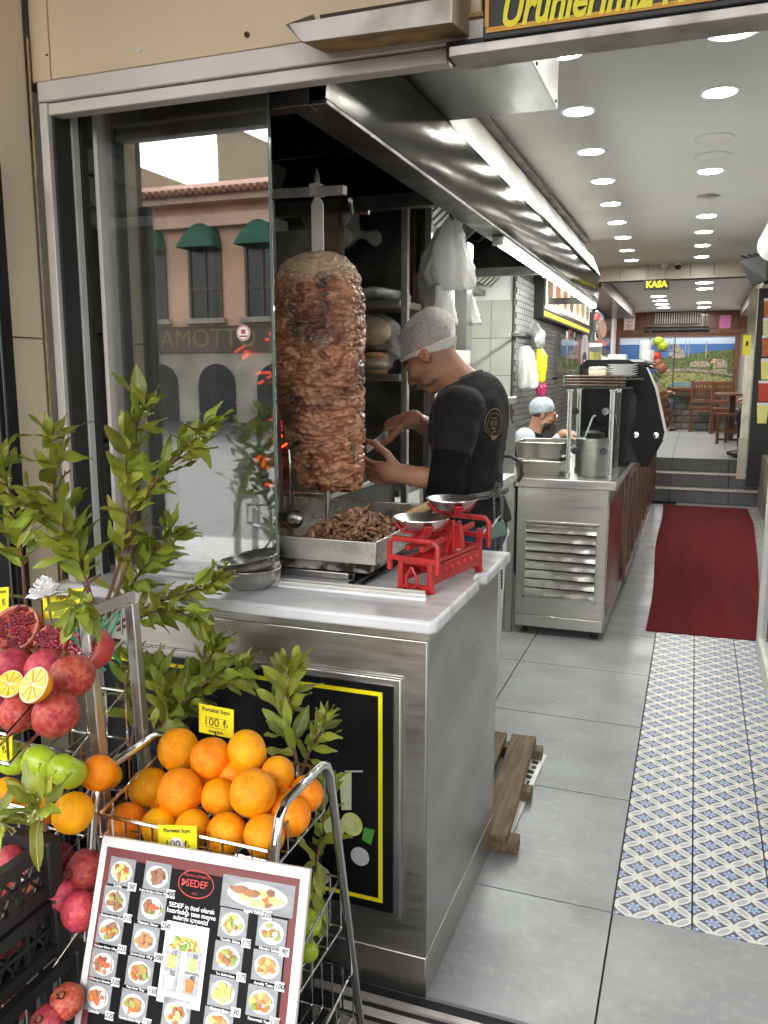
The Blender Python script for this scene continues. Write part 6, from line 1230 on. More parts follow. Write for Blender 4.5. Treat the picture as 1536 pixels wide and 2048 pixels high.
def fruit(kind, px, py, rpx, y, label, group, axis=None, mesh=None, x=None):
    c = at(px, py, y=y) if x is None else at(px, py, x=x); v = c - EYE; k = abs((_M.T @ np.array(v))[2]) / FPX; r = rpx * k
    me = mesh or {'orange': OR[random.randrange(3)], 'apple': AP, 'lime': AP, 'pomegranate': PO[random.randrange(3)]}[kind]
    o = D.objects.new(kind, me); COL.objects.link(o); o.location = c; o.scale = (r * random.uniform(.95, 1.04), r * random.uniform(.95, 1.04), r * random.uniform(.93, 1.02)); ORG[o.name] = c
    ax = Vector(axis) if axis else Vector((random.uniform(-1, 1), random.uniform(-1, .3), random.uniform(-.2, 1))); o.rotation_euler = ax.to_track_quat('Z', 'Y').to_euler(); tag(o, label, kind, group)
    pm_ = {'orange': ('stalk', stalk), 'apple': ('stalk', astalk), 'lime': ('stalk', astalk), 'pomegranate': ('crown', crown)}[kind]
    p = D.objects.new(pm_[0], pm_[1]); COL.objects.link(p); p.parent = o; return o
G = 'oranges piled in the wire basket'
for px, py, r, y, l, ax in [
    (356, 1499, 42, 1.295, 'orange at the top of the pile, left of the yellow price card', (.3, -.6, .6)), (422, 1517, 44, 1.262, 'orange at the top of the pile, right under the yellow price card', (.2, -.2, .9)), (494, 1503, 43, 1.285, 'orange at the top of the pile, right of the yellow price card', (.6, .5, .2)),
    (299, 1576, 40, 1.235, 'leftmost yellowish orange in the second layer of the pile', (-.5, .5, .3)), (360, 1585, 47, 1.195, 'big glossy deep orange fruit facing forward in the second layer, left of centre', (.1, -.9, .25)), (438, 1594, 38, 1.222, 'yellowish orange set back between two bigger ones in the second layer', (.2, .7, .2)), (506, 1585, 49, 1.185, 'biggest orange, with stalk scar on top, in the second layer of the pile', (.15, -.3, .9)), (556, 1549, 36, 1.27, 'orange behind the biggest one at the right of the pile', (.7, .4, 0)), (613, 1588, 37, 1.27, 'rightmost orange against the chrome side tube', (.8, .3, .3)),
    (255, 1643, 39, 1.165, 'leftmost orange in the bottom row behind the front wires', (-.3, .6, .1)), (319, 1652, 39, 1.160, 'second orange from the left in the bottom row above the menu board', (.5, .5, .1)), (386, 1658, 38, 1.158, 'middle orange in the bottom row beside the lower price card', (.1, .8, .2)), (453, 1667, 42, 1.155, 'orange with visible stalk scar in the bottom row', (-.1, -.75, .6)), (528, 1672, 44, 1.150, 'rightmost orange in the bottom row at the chrome corner', (.6, .6, .1)), (580, 1630, 42, 1.215, 'orange beside the chrome corner tube, over the bottom row', (.8, .1, .3)),
    (462, 1548, 30, 1.27, 'small orange peeping out between the top and second layers', (0, .9, 0)), (405, 1560, 34, 1.26, 'dark shaded orange hidden between the layers', (0, .9, 0)), (330, 1600, 34, 1.24, 'shaded orange behind the bottom row at the left', (0, .9, 0)), (560, 1600, 34, 1.25, 'shaded orange hidden behind the chrome corner', (0, .9, 0))]:
    fruit('orange', px, py, r, y, l, G, ax)
G = 'whole pomegranates in the left rack'
for px, py, r, y, l, ax in [
    (27, 1332, 38, 1.12, 'whole pomegranate behind the orange halves at the picture edge', (-.6, .2, .4)), (90, 1334, 40, 1.13, 'whole pale red pomegranate between the two cut ones and the orange half', (-.4, -.1, .8)), (144, 1352, 46, 1.075, 'whole pomegranate with its crown upright at the corner of the top basket', (-.25, -.15, .95)), (34, 1427, 38, 1.03, 'dull red pomegranate in the front row at the left of the top basket', (0, .9, -.2)), (112, 1428, 47, 1.015, 'shiny dark red pomegranate in the front corner of the top basket', (-.55, -.35, .75)), (-8, 1415, 30, 1.04, 'pomegranate cut by the picture edge in the top basket', (0, 1, 0)),
    (117, 1718, 34, 1.10, 'plain red pomegranate at the top of the lower basket beside the black crate', (0, .6, -.6)), (172, 1742, 42, 1.08, 'pale pomegranate with its dark crown facing the camera beside the menu board', (-.2, -.9, .3)), (122, 1788, 40, 1.04, 'mottled pomegranate in the lower basket touching the crate', (-.5, -.7, .3)), (160, 1822, 40, 1.02, 'red pomegranate lowest in the lower basket at the menu edge', (.4, .7, -.2)), (95, 2046, 36, .90, 'bright red pomegranate at the bottom edge of the picture', (0, -.6, .7)), (134, 2002, 34, .93, 'red pomegranate with yellow crown at the lower left corner of the menu', (.1, -.6, .9))]:
    fruit('pomegranate', px, py, r, y, l, G, ax)
G = 'pomegranates inside the black crates'
for px, py, r, y, l in [(22, 1725, 36, .86, 'orange tinted pomegranate seen through the top crate at its upper rim'), (10, 1785, 34, .86, 'pomegranate behind the lattice of the top crate at the picture edge'), (52, 1760, 34, .93, 'dark pomegranate behind the lattice of the top crate near its corner'), (20, 1885, 38, .84, 'red pomegranate behind the lattice of the middle crate'), (48, 1925, 34, .87, 'bright red pomegranate low behind the lattice of the middle crate'), (30, 2005, 36, .82, 'pomegranate behind the lattice of the lowest crate')]:
    fruit('pomegranate', px, py, r, y, l, G, x=-1.045 - (.86 - y) * .4)
G = 'green apples on the middle tier'
for px, py, r, l, ax in [(27, 1517, 36, 'green apple behind the price card at the picture edge', (.3, .2, .9)), (80, 1529, 41, 'pale green apple with its brown blossom end forward', (.1, .9, .3)), (133, 1543, 40, 'shiny green apple at the right end of the tier', (.2, .6, .7))]: fruit('apple', px, py, r, 1.06, l, G, ax)
G = 'oranges on the lower tiers of the left rack'
for px, py, r, y, l in [(196, 1546, 36, 1.11, 'orange beside the apples behind the steel upright'), (146, 1626, 41, 1.05, 'orange on the tier below the apples behind the sprig'), (83, 1612, 40, 1.06, 'orange behind the leaves of the front sprig'), (12, 1597, 40, 1.05, 'orange at the picture edge below the apples'), (215, 1552, 28, 1.20, 'orange half hidden behind the tube at the back')]: fruit('orange', px, py, r, y, l, G)
for px, py, r, y, l in [(618, 1846, 26, 1.30, 'upper lime on the wire shelf behind the menu board'), (612, 1897, 28, 1.27, 'lower lime on the wire shelf behind the menu board'), (606, 1790, 20, 1.33, 'small lime half hidden above the wire shelf')]: fruit('lime', px, py, r, y, l, 'limes behind the menu board')
# cut pomegranates and orange halves
def half_pome(px, py, rpx, y, nrm, label, cut=.25):
    c = at(px, py, y=y); k = abs((_M.T @ np.array(c - EYE))[2]) / FPX; r = rpx * k; n = Vector(nrm).normalized(); t = thing('cut_pomegranate', label, 'pomegranate', c, 'cut pomegranates in the top basket'); Q = n.to_track_quat('Z', 'Y').to_matrix()
    s = SDF(np.array(c) - r * 1.12, np.array(c) + r * 1.12, r / 16); s.ell(c, (r, r, r * .95), 0); s.noise(.0012, 60, 3); s.cut(c + n * r * cut, n); s.build('shell', 'pome', t)
    rad = r * math.sqrt(1 - cut * cut); mb = MB(); mb.lathe([(rad * .98, 0), (rad * .94, .001), (rad * .8, -.002), (0, -.003)], c + n * (r * cut + .0008), 28, n); mb.build('pith', 'pith', t); mb = MB()
    for i in range(190):
        a = random.uniform(0, 6.283); q = rad * .86 * math.sqrt(random.random())
        if math.sin(a * 3 + 1) > .86 and q > .2 * rad: continue
        p = c + Q @ Vector((q * math.cos(a), q * math.sin(a), r * cut - .001 + .003 * random.random())); mb.sphere(p, random.uniform(.0034, .0050), 6, 5, sc=(1, 1, 1.15))
    mb.build('seeds', 'aril', t, kind='stuff')
half_pome(34, 1262, 54, 1.20, (.15, -.75, .65), 'large pomegranate cut open, dark seeds showing, at the top left')
half_pome(105, 1285, 37, 1.18, (.1, -.8, .55), 'smallest cut pomegranate, in the middle beneath the yellow NAR SUYU card'); half_pome(180, 1297, 47, 1.17, (-.2, -.85, .5), 'cut pomegranate at the right of the top basket against the steel upright', .35)
def half_orange(px, py, rpx, y, nrm, label):
    c = at(px, py, y=y); k = abs((_M.T @ np.array(c - EYE))[2]) / FPX; r = rpx * k; n = Vector(nrm).normalized(); t = thing('orange_half', label, 'orange half', c, 'orange halves lying on the pomegranates')
    MB().lathe([(r * math.sin(a), -r * .9 * math.cos(a)) for a in [i * math.pi / 20 for i in range(11)]], c, 32, n).build('peel', 'orange', t, sharp=80); mb = MB(); mb.lathe([(r * 1.0, 0), (r * .985, .0015), (r * .90, .0012)], c, 36, n); mb.lathe([(r * .10, .0016), (0, .0018)], c, 10, n); mb.build('rind', 'rind', t)
    Q = n.to_track_quat('Z', 'Y').to_matrix()
    for i in range(9):
        a0, a1 = 2 * math.pi * i / 9 + .05, 2 * math.pi * (i + 1) / 9 - .05; pts = [c + Q @ Vector((q * r * math.cos(a), q * r * math.sin(a), .0014)) for q, a in [(.12, (a0 + a1) / 2)] + [(.90, a0 + (a1 - a0) * j / 6) for j in range(7)]]; MB().prism(pts, n * .0015).build('segment', 'flesh', t)
    MB().lathe([(r * .91, .0005), (0, .0006)], c, 24, n).build('membrane', 'rind', t)
half_orange(20, 1368, 28, .99, (.2, -.75, .6), 'orange half cut by the picture edge, lying on the pomegranates'); half_orange(68, 1370, 37, .985, (-.15, -.8, .55), 'orange half lying on the pomegranates, whole in view')
# ------------------------------------------------------------------ racks
def tb(parent, name, pts, r, mt='chrome', n=8): return MB().tube(pts, r, n).build(name, mt, parent)
os_ = thing('orange_stand', 'chrome tube stand with a wire basket of oranges before the counter', 'fruit stand', (-.78, 1.25, 0))
for x in (-.96, -.60):
    P_ = [(x, .98, .02), (x, 1.11, .74), (x, 1.125, .785), (x, 1.15, .800), (x, 1.29, .800), (x, 1.315, .79), (x, 1.33, .765), (x, 1.50, .02)]; tb(os_, 'side_tube', P_, .0085, n=12)
def basket(parent, x0, x1, y0, y1, zb, zf, zr, nx, ny, r=.0022, zb2=None):
    """wire basket: floor zb (rear zb2), front rim zf, rear rim zr"""
    zb2 = zb if zb2 is None else zb2; mb = MB()
    for (z0, z1) in ((zf, zr), (zb, zb2)): mb.tube([(x0, y0, z0), (x1, y0, z0), (x1, y1, z1), (x0, y1, z1), (x0, y0, z0)], r * 1.5, 6)
    for i in range(nx + 1): x = x0 + (x1 - x0) * i / nx; mb.tube([(x, y0, zf), (x, y0, zb), (x, y1, zb2), (x, y1, zr)], r, 5)
    for i in range(ny + 1): f = i / ny; y = y0 + (y1 - y0) * f; mb.tube([(x0, y, zf + (zr - zf) * f), (x0, y, zb + (zb2 - zb) * f), (x1, y, zb + (zb2 - zb) * f), (x1, y, zf + (zr - zf) * f)], r, 5)
    return mb.build('wire_basket', 'chrome', parent)
zf = at(545, 1705, y=1.105).z; basket(os_, -.945, -.612, 1.105, 1.33, zf - .045, zf, .775, 12, 6); 
for z, y0, y1 in ((.45, 1.06, 1.40), (.20, 1.02, 1.46)): basket(os_, -.95, -.61, y0, y1, z - .05, z, z + .06, 14, 5)
ls = thing('fruit_rack', 'steel tiered rack of wire baskets with pomegranates and apples at the left', 'fruit rack', (-1.15, 1.2, 0))
for x in (-.985, -1.45):
    for y in (1.15, 1.275): MB().bar((x, y + .05, .0), (x, y, 1.075), .020, .020, (0, 1, 0)).build('upright', 'steel', ls, .002)
    MB().bar((x, 1.14, 1.085), (x, 1.285, 1.085), .004, .022).build('flat_bar', 'steel', ls)
basket(ls, -1.42, -.998, .965, 1.26, .885, .935, 1.065, 9, 4, .0026, 1.0); basket(ls, -1.42, -.998, 1.0, 1.26, .765, .79, .90, 9, 4, .0024, .80); basket(ls, -1.42, -.998, .99, 1.26, .655, .69, .80, 9, 4, .0024, .69); basket(ls, -1.42, -.965, .93, 1.24, .43, .49, .60, 9, 4, .0024, .47)
for z, y in ((.772, .992), (.662, .984)): box('tray_edge', 'alu', -1.42, -1.0, y - .004, y, z, z + .022, ls, .002)
nt = MB(); pm('green_plastic', (.03, .42, .22), .4)
for i in range(16):
    for s_ in (1, -1):
        a = i * .022; p0 = Vector((-.998, 1.16 + (a if s_ > 0 else .19 - a) - .1, .96)); p1 = p0 + Vector((0, s_ * .09, .10))
        if 1.1 < p0.y < 1.27 and 1.1 < p1.y < 1.28: nt.bar(p0, p1, .003, .004)
nt.build('net_liner', 'green_plastic', ls)
# black plastic crates at the lower left
def crate(label, x1, y1, z0, z1, L=.42, Wd=.30):
    t = thing('plastic_crate', label, 'crate', (x1, y1, z0), 'black plastic crates'); x0, y0 = x1 - Wd, y1 - L
    for x in (x0, x1):
        for y in (y0, y1): box('corner_post', 'black', x - .016, x + .016, y - .016, y + .016, z0, z1, t, .004)
    for x in (x0, x1):
        mb = MB(); mb.bar((x, y0, z1 - .012), (x, y1, z1 - .012), .018, .022); mb.bar((x, y0, z0 + .012), (x, y1, z0 + .012), .018, .022); mb.bar((x, y0, (z0 + z1) / 2), (x, y1, (z0 + z1) / 2), .008, .007)
        for i in range(1, 6): y = y0 + (y1 - y0) * i / 6; mb.bar((x, y, z0 + .012), (x, y, z1 - .012), .008, .009)
        for i in range(12):
            y = y0 + (y1 - y0) * i / 12
            mb.bar((x, y, z0 + .02), (x, y + L / 9 if y + L / 9 < y1 else y1, z1 - .02), .004, .005); mb.bar((x, y, z1 - .02), (x, y + L / 9 if y + L / 9 < y1 else y1, z0 + .02), .004, .005)
        mb.build('side', 'black', t)
    for y in (y0, y1):
        mb = MB(); mb.bar((x0, y, z1 - .012), (x1, y, z1 - .012), .018, .022); mb.bar((x0, y, z0 + .012), (x1, y, z0 + .012), .018, .022)
        for i in range(1, 8): x = x0 + Wd * i / 8; mb.bar((x, y, z0 + .012), (x, y, z1 - .012), .006, .007)
        mb.build('end', 'black', t)
    box('floor', 'black', x0 + .01, x1 - .01, y0 + .01, y1 - .01, z0 + .004, z0 + .010, t)
cx_, cy_ = -.985, at(95, 1690, x=-.985).y; zt1 = at(90, 1678, x=-.985).z; zt2 = at(98, 1790, x=-.985).z; zt3 = at(108, 1905, x=-.985).z
crate('topmost black lattice crate of the stack at the picture\'s lower left', cx_, cy_, zt2 + .002, zt1); crate('middle black lattice crate of the stack', cx_ + .004, cy_ + .004, zt3 + .002, zt2 - .002); crate('lowest black crate of the stack, under the middle crate', cx_ + .02, cy_ + .03, .012, zt3 - .002, .46, .34)
crate('low black crate standing behind the lower pomegranate basket', -1.0, 1.62, .40, .58, .30, .30); crate('small black crate on the ground behind the orange stand', -.68, 1.50, -.01, .14, .22, .2)
# ------------------------------------------------------------------ menu board
TL, TR = at(205, 1670, y=1.05), at(620, 1738, y=1.05); mu_ = (TR - TL); mw = mu_.length; mu_.normalize(); dn = Vector((0, -.39, -.92)); dn = (dn - mu_ * dn.dot(mu_)).normalized(); mn_ = dn.cross(mu_).normalized(); mn_ = mn_ if mn_.y < 0 else -mn_; MHt = .56
bdm = thing('menu_board', 'white framed black menu board of dish pictures leaning on the orange stand', 'menu board', TL)
def bp(u, v, k=0): return TL + mu_ * u + dn * v + mn_ * (.0005 * k)
def quad(mb, u0, u1, v0, v1, k, mi=0): mb.add([bp(u0, v1, k), bp(u1, v1, k), bp(u1, v0, k), bp(u0, v0, k)], [(0, 1, 2, 3)], mi)
mb = MB(); mb.prism([bp(0, 0, -20), bp(mw, 0, -20), bp(mw, MHt, -20), bp(0, MHt, -20)], mn_ * .010); mb.build('board', 'alu', bdm, .002)
def uv(px, py):
    v = Vector(_M @ np.array([(px - 768) / FPX, -(py - 1024) / FPX, -1.0])); t = (TL - EYE).dot(mn_) / v.dot(mn_); q = EYE + v * t - TL; return q.dot(mu_), q.dot(dn)
def cuv(cx, cy): return uv(100 + cx / 2.477, 1650 + cy / 2.477)
pp_ = MB(); quad(pp_, .006, mw - .006, .006, MHt - .006, 1, 0); quad(pp_, .014, mw - .014, .016, MHt - .016, 2, 1); quad(pp_, .026, mw - .026, .032, MHt - .03, 3, 2); pp_.build('poster', ['grey_print', 'maroon', 'black_gloss'], bdm)
mb = MB()
for x in (.04, mw - .04): mb.tube([bp(x, .45, -22), bp(x, .45, -22) + Vector((0, .12, -.30)), ], .008, 8); mb.tube([bp(x, MHt, -22), Vector((bp(x, MHt).x, bp(x, MHt).y - .03, -.016))], .008, 8)
mb.build('leg', 'steel_dark', bdm)
pm('plate_print', (.60, .59, .57), .45); pm('table_print2', (.19, .20, .215), .5, 0, (.26, .27, .285), 30, st=(1, 1, 6))
PICM = ['table_print2', 'plate_print', 'food_brown', 'food_red', 'food_green', 'food_yellow', 'bread']
def dish(cx, cy, food, w=.050, h=.042, seed=0, shape=0):
    u, v = cuv(cx, cy); r_ = random.Random(seed); mb = MB(); quad(mb, u - w / 2, u + w / 2, v - h / 2, v + h / 2, 4, 0)
    def ov(u_, v_, ru, rv, k, mi, n=20, wob=0): mb.add([bp(u_ + ru * math.cos(6.2832 * i / n) * (1 + wob * r_.uniform(-1, 1)), v_ - rv * math.sin(6.2832 * i / n) * (1 + wob * r_.uniform(-1, 1)), k) for i in range(n)], [tuple(range(n))], mi)
    ov(u, v, min(w * .42, h * 1.35), h * .39, 5, 1)
    for i in range(22): a = r_.uniform(0, 6.28); q = math.sqrt(r_.random()); ov(u + w * .29 * q * math.cos(a), v + h * .26 * q * math.sin(a), w * r_.uniform(.05, .12), h * r_.uniform(.06, .13), 6 + i * .3, food[i % len(food)], 10, .25)
    if shape == 1: ov(u, v - h * .12, w * .30, h * .16, 10, 6)
    if shape == 2: ov(u + w * .22, v, w * .12, h * .28, 10, 1); ov(u - w * .05, v - h * .05, w * .05, h * .14, 11, 3)
    return mb.build('dish_picture', PICM, bdm)
tx = MB()
def cap_(cx, cy, s_, size=.0062, mi=0, **k): u, v = cuv(cx, cy); m_ = MB(); put_text(m_, s_, bp(u, v, 5), mu_, -dn, size, mi, **k); m_.build('caption', ['white', 'maroon_red'], bdm)
def price(cx, cy, s_):
    if s_: u, v = cuv(cx, cy); m_ = MB(); quad(m_, u - .008, u + .008, v - .0062, v + .0062, 6, 0); put_text(m_, s_, bp(u, v, 8), mu_, -dn, .0105, 1, shear=.2, bold=.0002); m_.build('price_tag', ['white', 'ink'], bdm)
for i, (cx, cy, food, shp, name, nx_, ny_, pr_, px_, py_) in enumerate([
    (360, 230, [5, 5, 3], 0, 'Çorba', 340, 300, '50', 412, 305), (535, 255, [2], 0, 'Duble Porsiyon Döner 200gr', 520, 332, '400', 603, 340), (330, 375, [2, 2, 2, 4], 0, 'Porsiyon döner 150 gr', 312, 452, '310', 390, 460), (510, 410, [2, 3, 4, 2], 2, 'Pilavüstü Döner', 490, 488, '250', 578, 498),
    (300, 520, [2, 3, 2, 4], 0, 'Porsiyon Döner 100 gr', 282, 605, '225', 362, 614), (475, 568, [6, 2, 6], 0, 'Dürüm Döner 100 gr', 458, 646, '200', 543, 655), (270, 688, [3, 3, 2], 2, '1.5 Porsiyon İskender', 250, 768, '320', 330, 776), (447, 730, [2, 3, 4], 1, 'Pide Döner 70 gr', 428, 808, '150', 512, 820), (240, 852, [3, 2, 3], 2, 'İskender', 222, 922, '220', 300, 942), (418, 892, [4, 3, 2], 1, 'Sandviç Döner 70 gr', 400, 962, '130', 486, 978),
    (910, 490, [4, 3, 4, 5], 0, 'Tavuklu Salata', 896, 572, '175', 976, 584), (1100, 533, [4, 3, 4, 1], 0, 'Mevsim Salata', 1088, 615, '90', 1165, 627), (885, 655, [4, 2, 3, 4], 0, 'Ton Balıklı Salata', 872, 742, '175', 952, 752), (1078, 700, [6, 5, 3], 1, 'Ayvalık Tostu', 1062, 788, '100', 1142, 798), (860, 828, [5, 5, 5], 0, 'Patates Tava', 842, 915, '30', 925, 925), (1052, 876, [4, 5, 3], 1, 'Kavurmalı Tost', 1038, 966, '120', 1118, 974), (628, 935, [5, 3, 2], 0, '', 600, 1010, '', 0, 0), (835, 985, [5, 3], 1, '', 0, 0, '', 0, 0)]):
    dish(cx, cy, food, seed=i, shape=shp)
    if name: cap_(nx_, ny_, name, .0060 if len(name) < 16 else .0048, bold=.00008); price(px_, py_, pr_)
dish(1030, 350, [2, 2, 5, 3, 5], w=.126, h=.046, seed=40); cap_(1010, 430, 'Izgara Köfte', .0066, bold=.0001); price(1080, 445, '220')
for i, l in enumerate(('SEDEF in özel olarak', 'hazırladığı taze meyve', 'sularını içmenizi', 'tavsiye ederiz')): cap_(706 - i * 3, 411 + i * 29, l, .0100, bold=.0001)
u, v = cuv(727, 292)
ring = [bp(u + .033 * math.cos(6.2832 * i / 40), v - .021 * math.sin(6.2832 * i / 40), 5) for i in range(40)]; ring2 = [bp(u + .0315 * math.cos(6.2832 * i / 40), v - .0195 * math.sin(6.2832 * i / 40), 5) for i in range(40)]; tx.add(ring + ring2, [(i, (i + 1) % 40, 40 + (i + 1) % 40, 40 + i) for i in range(40)], 1)
put_text(tx, 'SEDEF', bp(u + .002, v, 6), mu_, -dn, .0150, 1, bold=.0002); put_text(tx, 'MEŞHUR DÖNERCİ', bp(u, v - .0115, 6), mu_, -dn, .0052, 1); put_text(tx, '1974', bp(u, v + .0145, 6), mu_, -dn, .005, 1)
for k in range(3): c = bp(u - .024 + .0035 * (k % 2), v - .003 + .003 * k, 5); tx.add([c + mu_ * .0028 * math.cos(a * .628) - dn * .0022 * math.sin(a * .628) for a in range(10)], [tuple(range(10))], 1)
tx.build('emblem', ['white', 'maroon_red'], bdm)
dm = MB(); u, v = cuv(662, 690); quad(dm, u - .039, u + .039, v - .058, v + .058, 4, 0); random.seed(4)
u2, v2 = cuv(675, 590)
for i in range(46): a, b_ = random.uniform(-1, 1), random.random(); r = random.uniform(.0025, .005); c = bp(u2 + a * .028 * (1 - .4 * b_), v2 + .009 - b_ * .017, 5 + i * .12); dm.add([c + mu_ * r * math.cos(t * .785) - dn * r * math.sin(t * .785) for t in range(8)], [tuple(range(8))], 1 + i % 4)
for (cx, cy, m_, tx_) in ((612, 662, 3, '15'), (714, 682, 4, '35'), (600, 762, 0, '35'), (700, 785, 1, '40')):
    u3, v3 = cuv(cx, cy); quad(dm, u3 - .013, u3 + .013, v3 - .016, v3 + .016, 8, 5); dm.add([bp(u3 + x_, v3 + y_, 9) for x_, y_ in ((-.006, .012), (.006, .012), (.009, -.006), (-.009, -.006))], [(0, 1, 2, 3)], m_); put_text(dm, tx_, bp(u3 + .003, v3 - .009, 12), mu_, -dn, .010, 6, shear=.2)
dm.build('drink_prices', ['white', 'food_red', 'food_green', 'food_yellow', 'lemon_print', 'table_print', 'ink'], bdm)
# ------------------------------------------------------------------ yellow price cards
def card(label, corners, y, rows, clip=True, spot=False):
    """corners = TL, TR, BL pixel points of the card standing at depth y"""
    a, b_, c = [at(*p, y=y) for p in corners]; u = (b_ - a); w = u.length; u.normalize(); dv = (c - a); h = dv.length; dv.normalize(); n = dv.cross(u).normalized(); n = n if n.y < 0 else -n
    t = thing('price_card', label, 'price card', a, 'yellow price cards'); MB().prism([a, b_, b_ + dv * h, c], -n * .0015).build('card', 'yellow_card', t); mb = MB()
    for (s_, fx, fy, sz, bo) in rows: put_text(mb, s_, a + u * (w * fx) + dv * (h * fy) + n * .0006, u, -dv, sz * h, 0, bold=bo)
    if rows and len(rows) > 2:
        for q in ((.2, .8, .40, .415), (.2, .8, .74, .755)): mb.add([a + u * (w * x_) + dv * (h * y_) + n * .0005 for x_, y_ in ((q[0], q[2]), (q[1], q[2]), (q[1], q[3]), (q[0], q[3]))], [(0, 1, 2, 3)])
    if mb.v: mb.build('lettering', 'ink', t)
    if spot: mb = MB(); mb.lathe([(h * .30, 0), (0, .0001)], a + u * w * .5 + dv * h * .72 + n * .0003, 24, n); mb.build('sticker', 'white', t)
    MB().tube([a + u * w * .5 + dv * h * .9 - n * -.002, a + u * w * .5 + dv * h * 1.6 - n * -.002], .0015, 5).build('stick', 'black', t); return t
card('yellow price card Portakal Suyu 100 standing behind the topmost oranges', ((398, 1407), (467, 1420), (398, 1464)), 1.33, [('Portakal Suyu', .5, .15, .19, .0003), ('100 ₺', .5, .57, .40, .0), ('Sedef Büfe', .5, .88, .13, .0002)])
card('yellow price card clipped to the front wires of the orange basket', ((316, 1650), (393, 1652), (317, 1706)), 1.098, [('Portakal Suyu', .5, .18, .19, .0003), ('100 ₺', .5, .68, .42, .0)], spot=True)
card('yellow NAR SUYU card standing beside the white rose', ((85, 1185), (168, 1176), (87, 1238)), 1.24, [('NAR', .52, .24, .34, .0002), ('SUYU', .52, .56, .34, .0002), ('100 TL', .52, .88, .28, .0)])
card('yellow price card at the picture edge above the green apples', ((-38, 1463), (24, 1470), (-38, 1514)), 1.03, [('Portakal Suyu', .5, .17, .19, .0003), ('100 ₺', .5, .6, .42, .0)])
card('yellow card cut by the picture edge above the pomegranates', ((-40, 1178), (17, 1174), (-40, 1228)), 1.24, [('Suyu', .8, .15, .2, .0003), ('100 ₺', .6, .6, .4, .0)])
# ------------------------------------------------------------------ white rose and leafy branches
rz = thing('white_rose', 'big white artificial rose standing behind the yellow NAR SUYU card', 'rose', at(95, 1185, y=1.21)); c = at(95, 1180, y=1.21); pm('petal', (.82, .81, .80), .7, sss=.1)
random.seed(11)
for i in range(18):
    f = i / 17; rad = .006 + .030 * f; a = i * 2.4; el = 1.35 - 1.15 * f; N_ = 5; V = []
    for p in range(N_ + 1):
        for q in range(N_ + 1):
            u, v = (p / N_ - .5), q / N_; ang = a + u * (1.9 - .7 * f); rr_ = rad * (.35 + .75 * v) + .004 * math.sin(u * 6 + i) * v; zz_ = (.040 - .016 * f) * v * math.sin(el + .35) - .012 + (-.006 * v * v * f * 2) + .003 * math.cos(u * 9 + i) * v; V.append(c + Vector((rr_ * math.cos(ang), rr_ * math.sin(ang) - .3 * zz_, zz_)))
    mb = MB(); mb.add(V, [(p * (N_ + 1) + q, p * (N_ + 1) + q + 1, (p + 1) * (N_ + 1) + q + 1, (p + 1) * (N_ + 1) + q) for p in range(N_) for q in range(N_)]); o = mb.build('petal', 'petal', rz, sharp=180); sd_ = o.modifiers.new('thick', 'SOLIDIFY'); sd_.thickness = .0012
MB().tube([c - Vector((0, 0, .01)), c - Vector((0, -.02, .3))], .003, 6).build('stem', 'stalk', rz)
def leaf_mat():
    mt = pm('leaf', (.20, .25, .025), .32, 0, (.29, .31, .045), 30, 4, st=(1, 1, 1), hue=.022, spec=.5, bs=.15, bscale=60); nt = mt.node_tree; b = nt.nodes['Principled BSDF']; L = nt.links
    tr_ = nt.nodes.new('ShaderNodeBsdfTranslucent'); m_ = nt.nodes.new('ShaderNodeMixShader'); m_.inputs[0].default_value = .38; src = b.inputs['Base Color'].links[0].from_socket; L.new(src, tr_.inputs[0]); o = nt.nodes['Material Output']; L.new(b.outputs[0], m_.inputs[1]); L.new(tr_.outputs[0], m_.inputs[2]); L.new(m_.outputs[0], o.inputs[0])
    for n in nt.nodes:
        if n.type == 'HUE_SAT':
            for l in n.inputs['Value'].links: l.from_node.inputs[3].default_value = .65; l.from_node.inputs[4].default_value = 1.9
leaf_mat(); pm('twig', (.13, .06, .035), .7, 0, (.20, .085, .05), 20); pm('bud', (.36, .36, .14), .6); pm('midrib', (.30, .36, .12), .5)
def leaf_mesh(wid, droop, wave, fold=.22):
    N_ = 10; V = []; F = []
    for i in range(N_ + 1):
        u = i / N_; w = wid * (math.sin(math.pi * min(1, u * .93 + .03)) ** .85) * (1 - .25 * u) * (1 - .35 * (u < .12)); z = -droop * u * u
        for k, s_ in enumerate((-1, -.5, 0, .5, 1)): V.append((u, s_ * w, z + abs(s_) * w * fold + wave * math.sin(u * 9 + k) * abs(s_) * .12))
    for i in range(N_):
        for k in range(4): F.append((i * 5 + k, i * 5 + 5 + k, i * 5 + 6 + k, i * 5 + 1 + k))
    mb = MB(); mb.add(V, F); mb.mi = 1; b = [];
    for i in range(N_): u0, u1 = i / N_, (i + 1) / N_; mb.add([(u0, -.008, -droop * u0 * u0 + .004), (u1, -.006, -droop * u1 * u1 + .004), (u1, .006, -droop * u1 * u1 + .004), (u0, .008, -droop * u0 * u0 + .004)], [(0, 1, 2, 3)])
    me = mb.mesh('leaf', sharp=180); me.materials.append(MATS['leaf']); me.materials.append(MATS['midrib']); return me
LV = [leaf_mesh(.195, .12, .5, .16), leaf_mesh(.215, .26, .35, .12), leaf_mesh(.165, .02, .7, .2), leaf_mesh(.20, .45, .4, .14), leaf_mesh(.175, -.18, .5, .18)]
BR = 'leafy branches standing among the fruit'
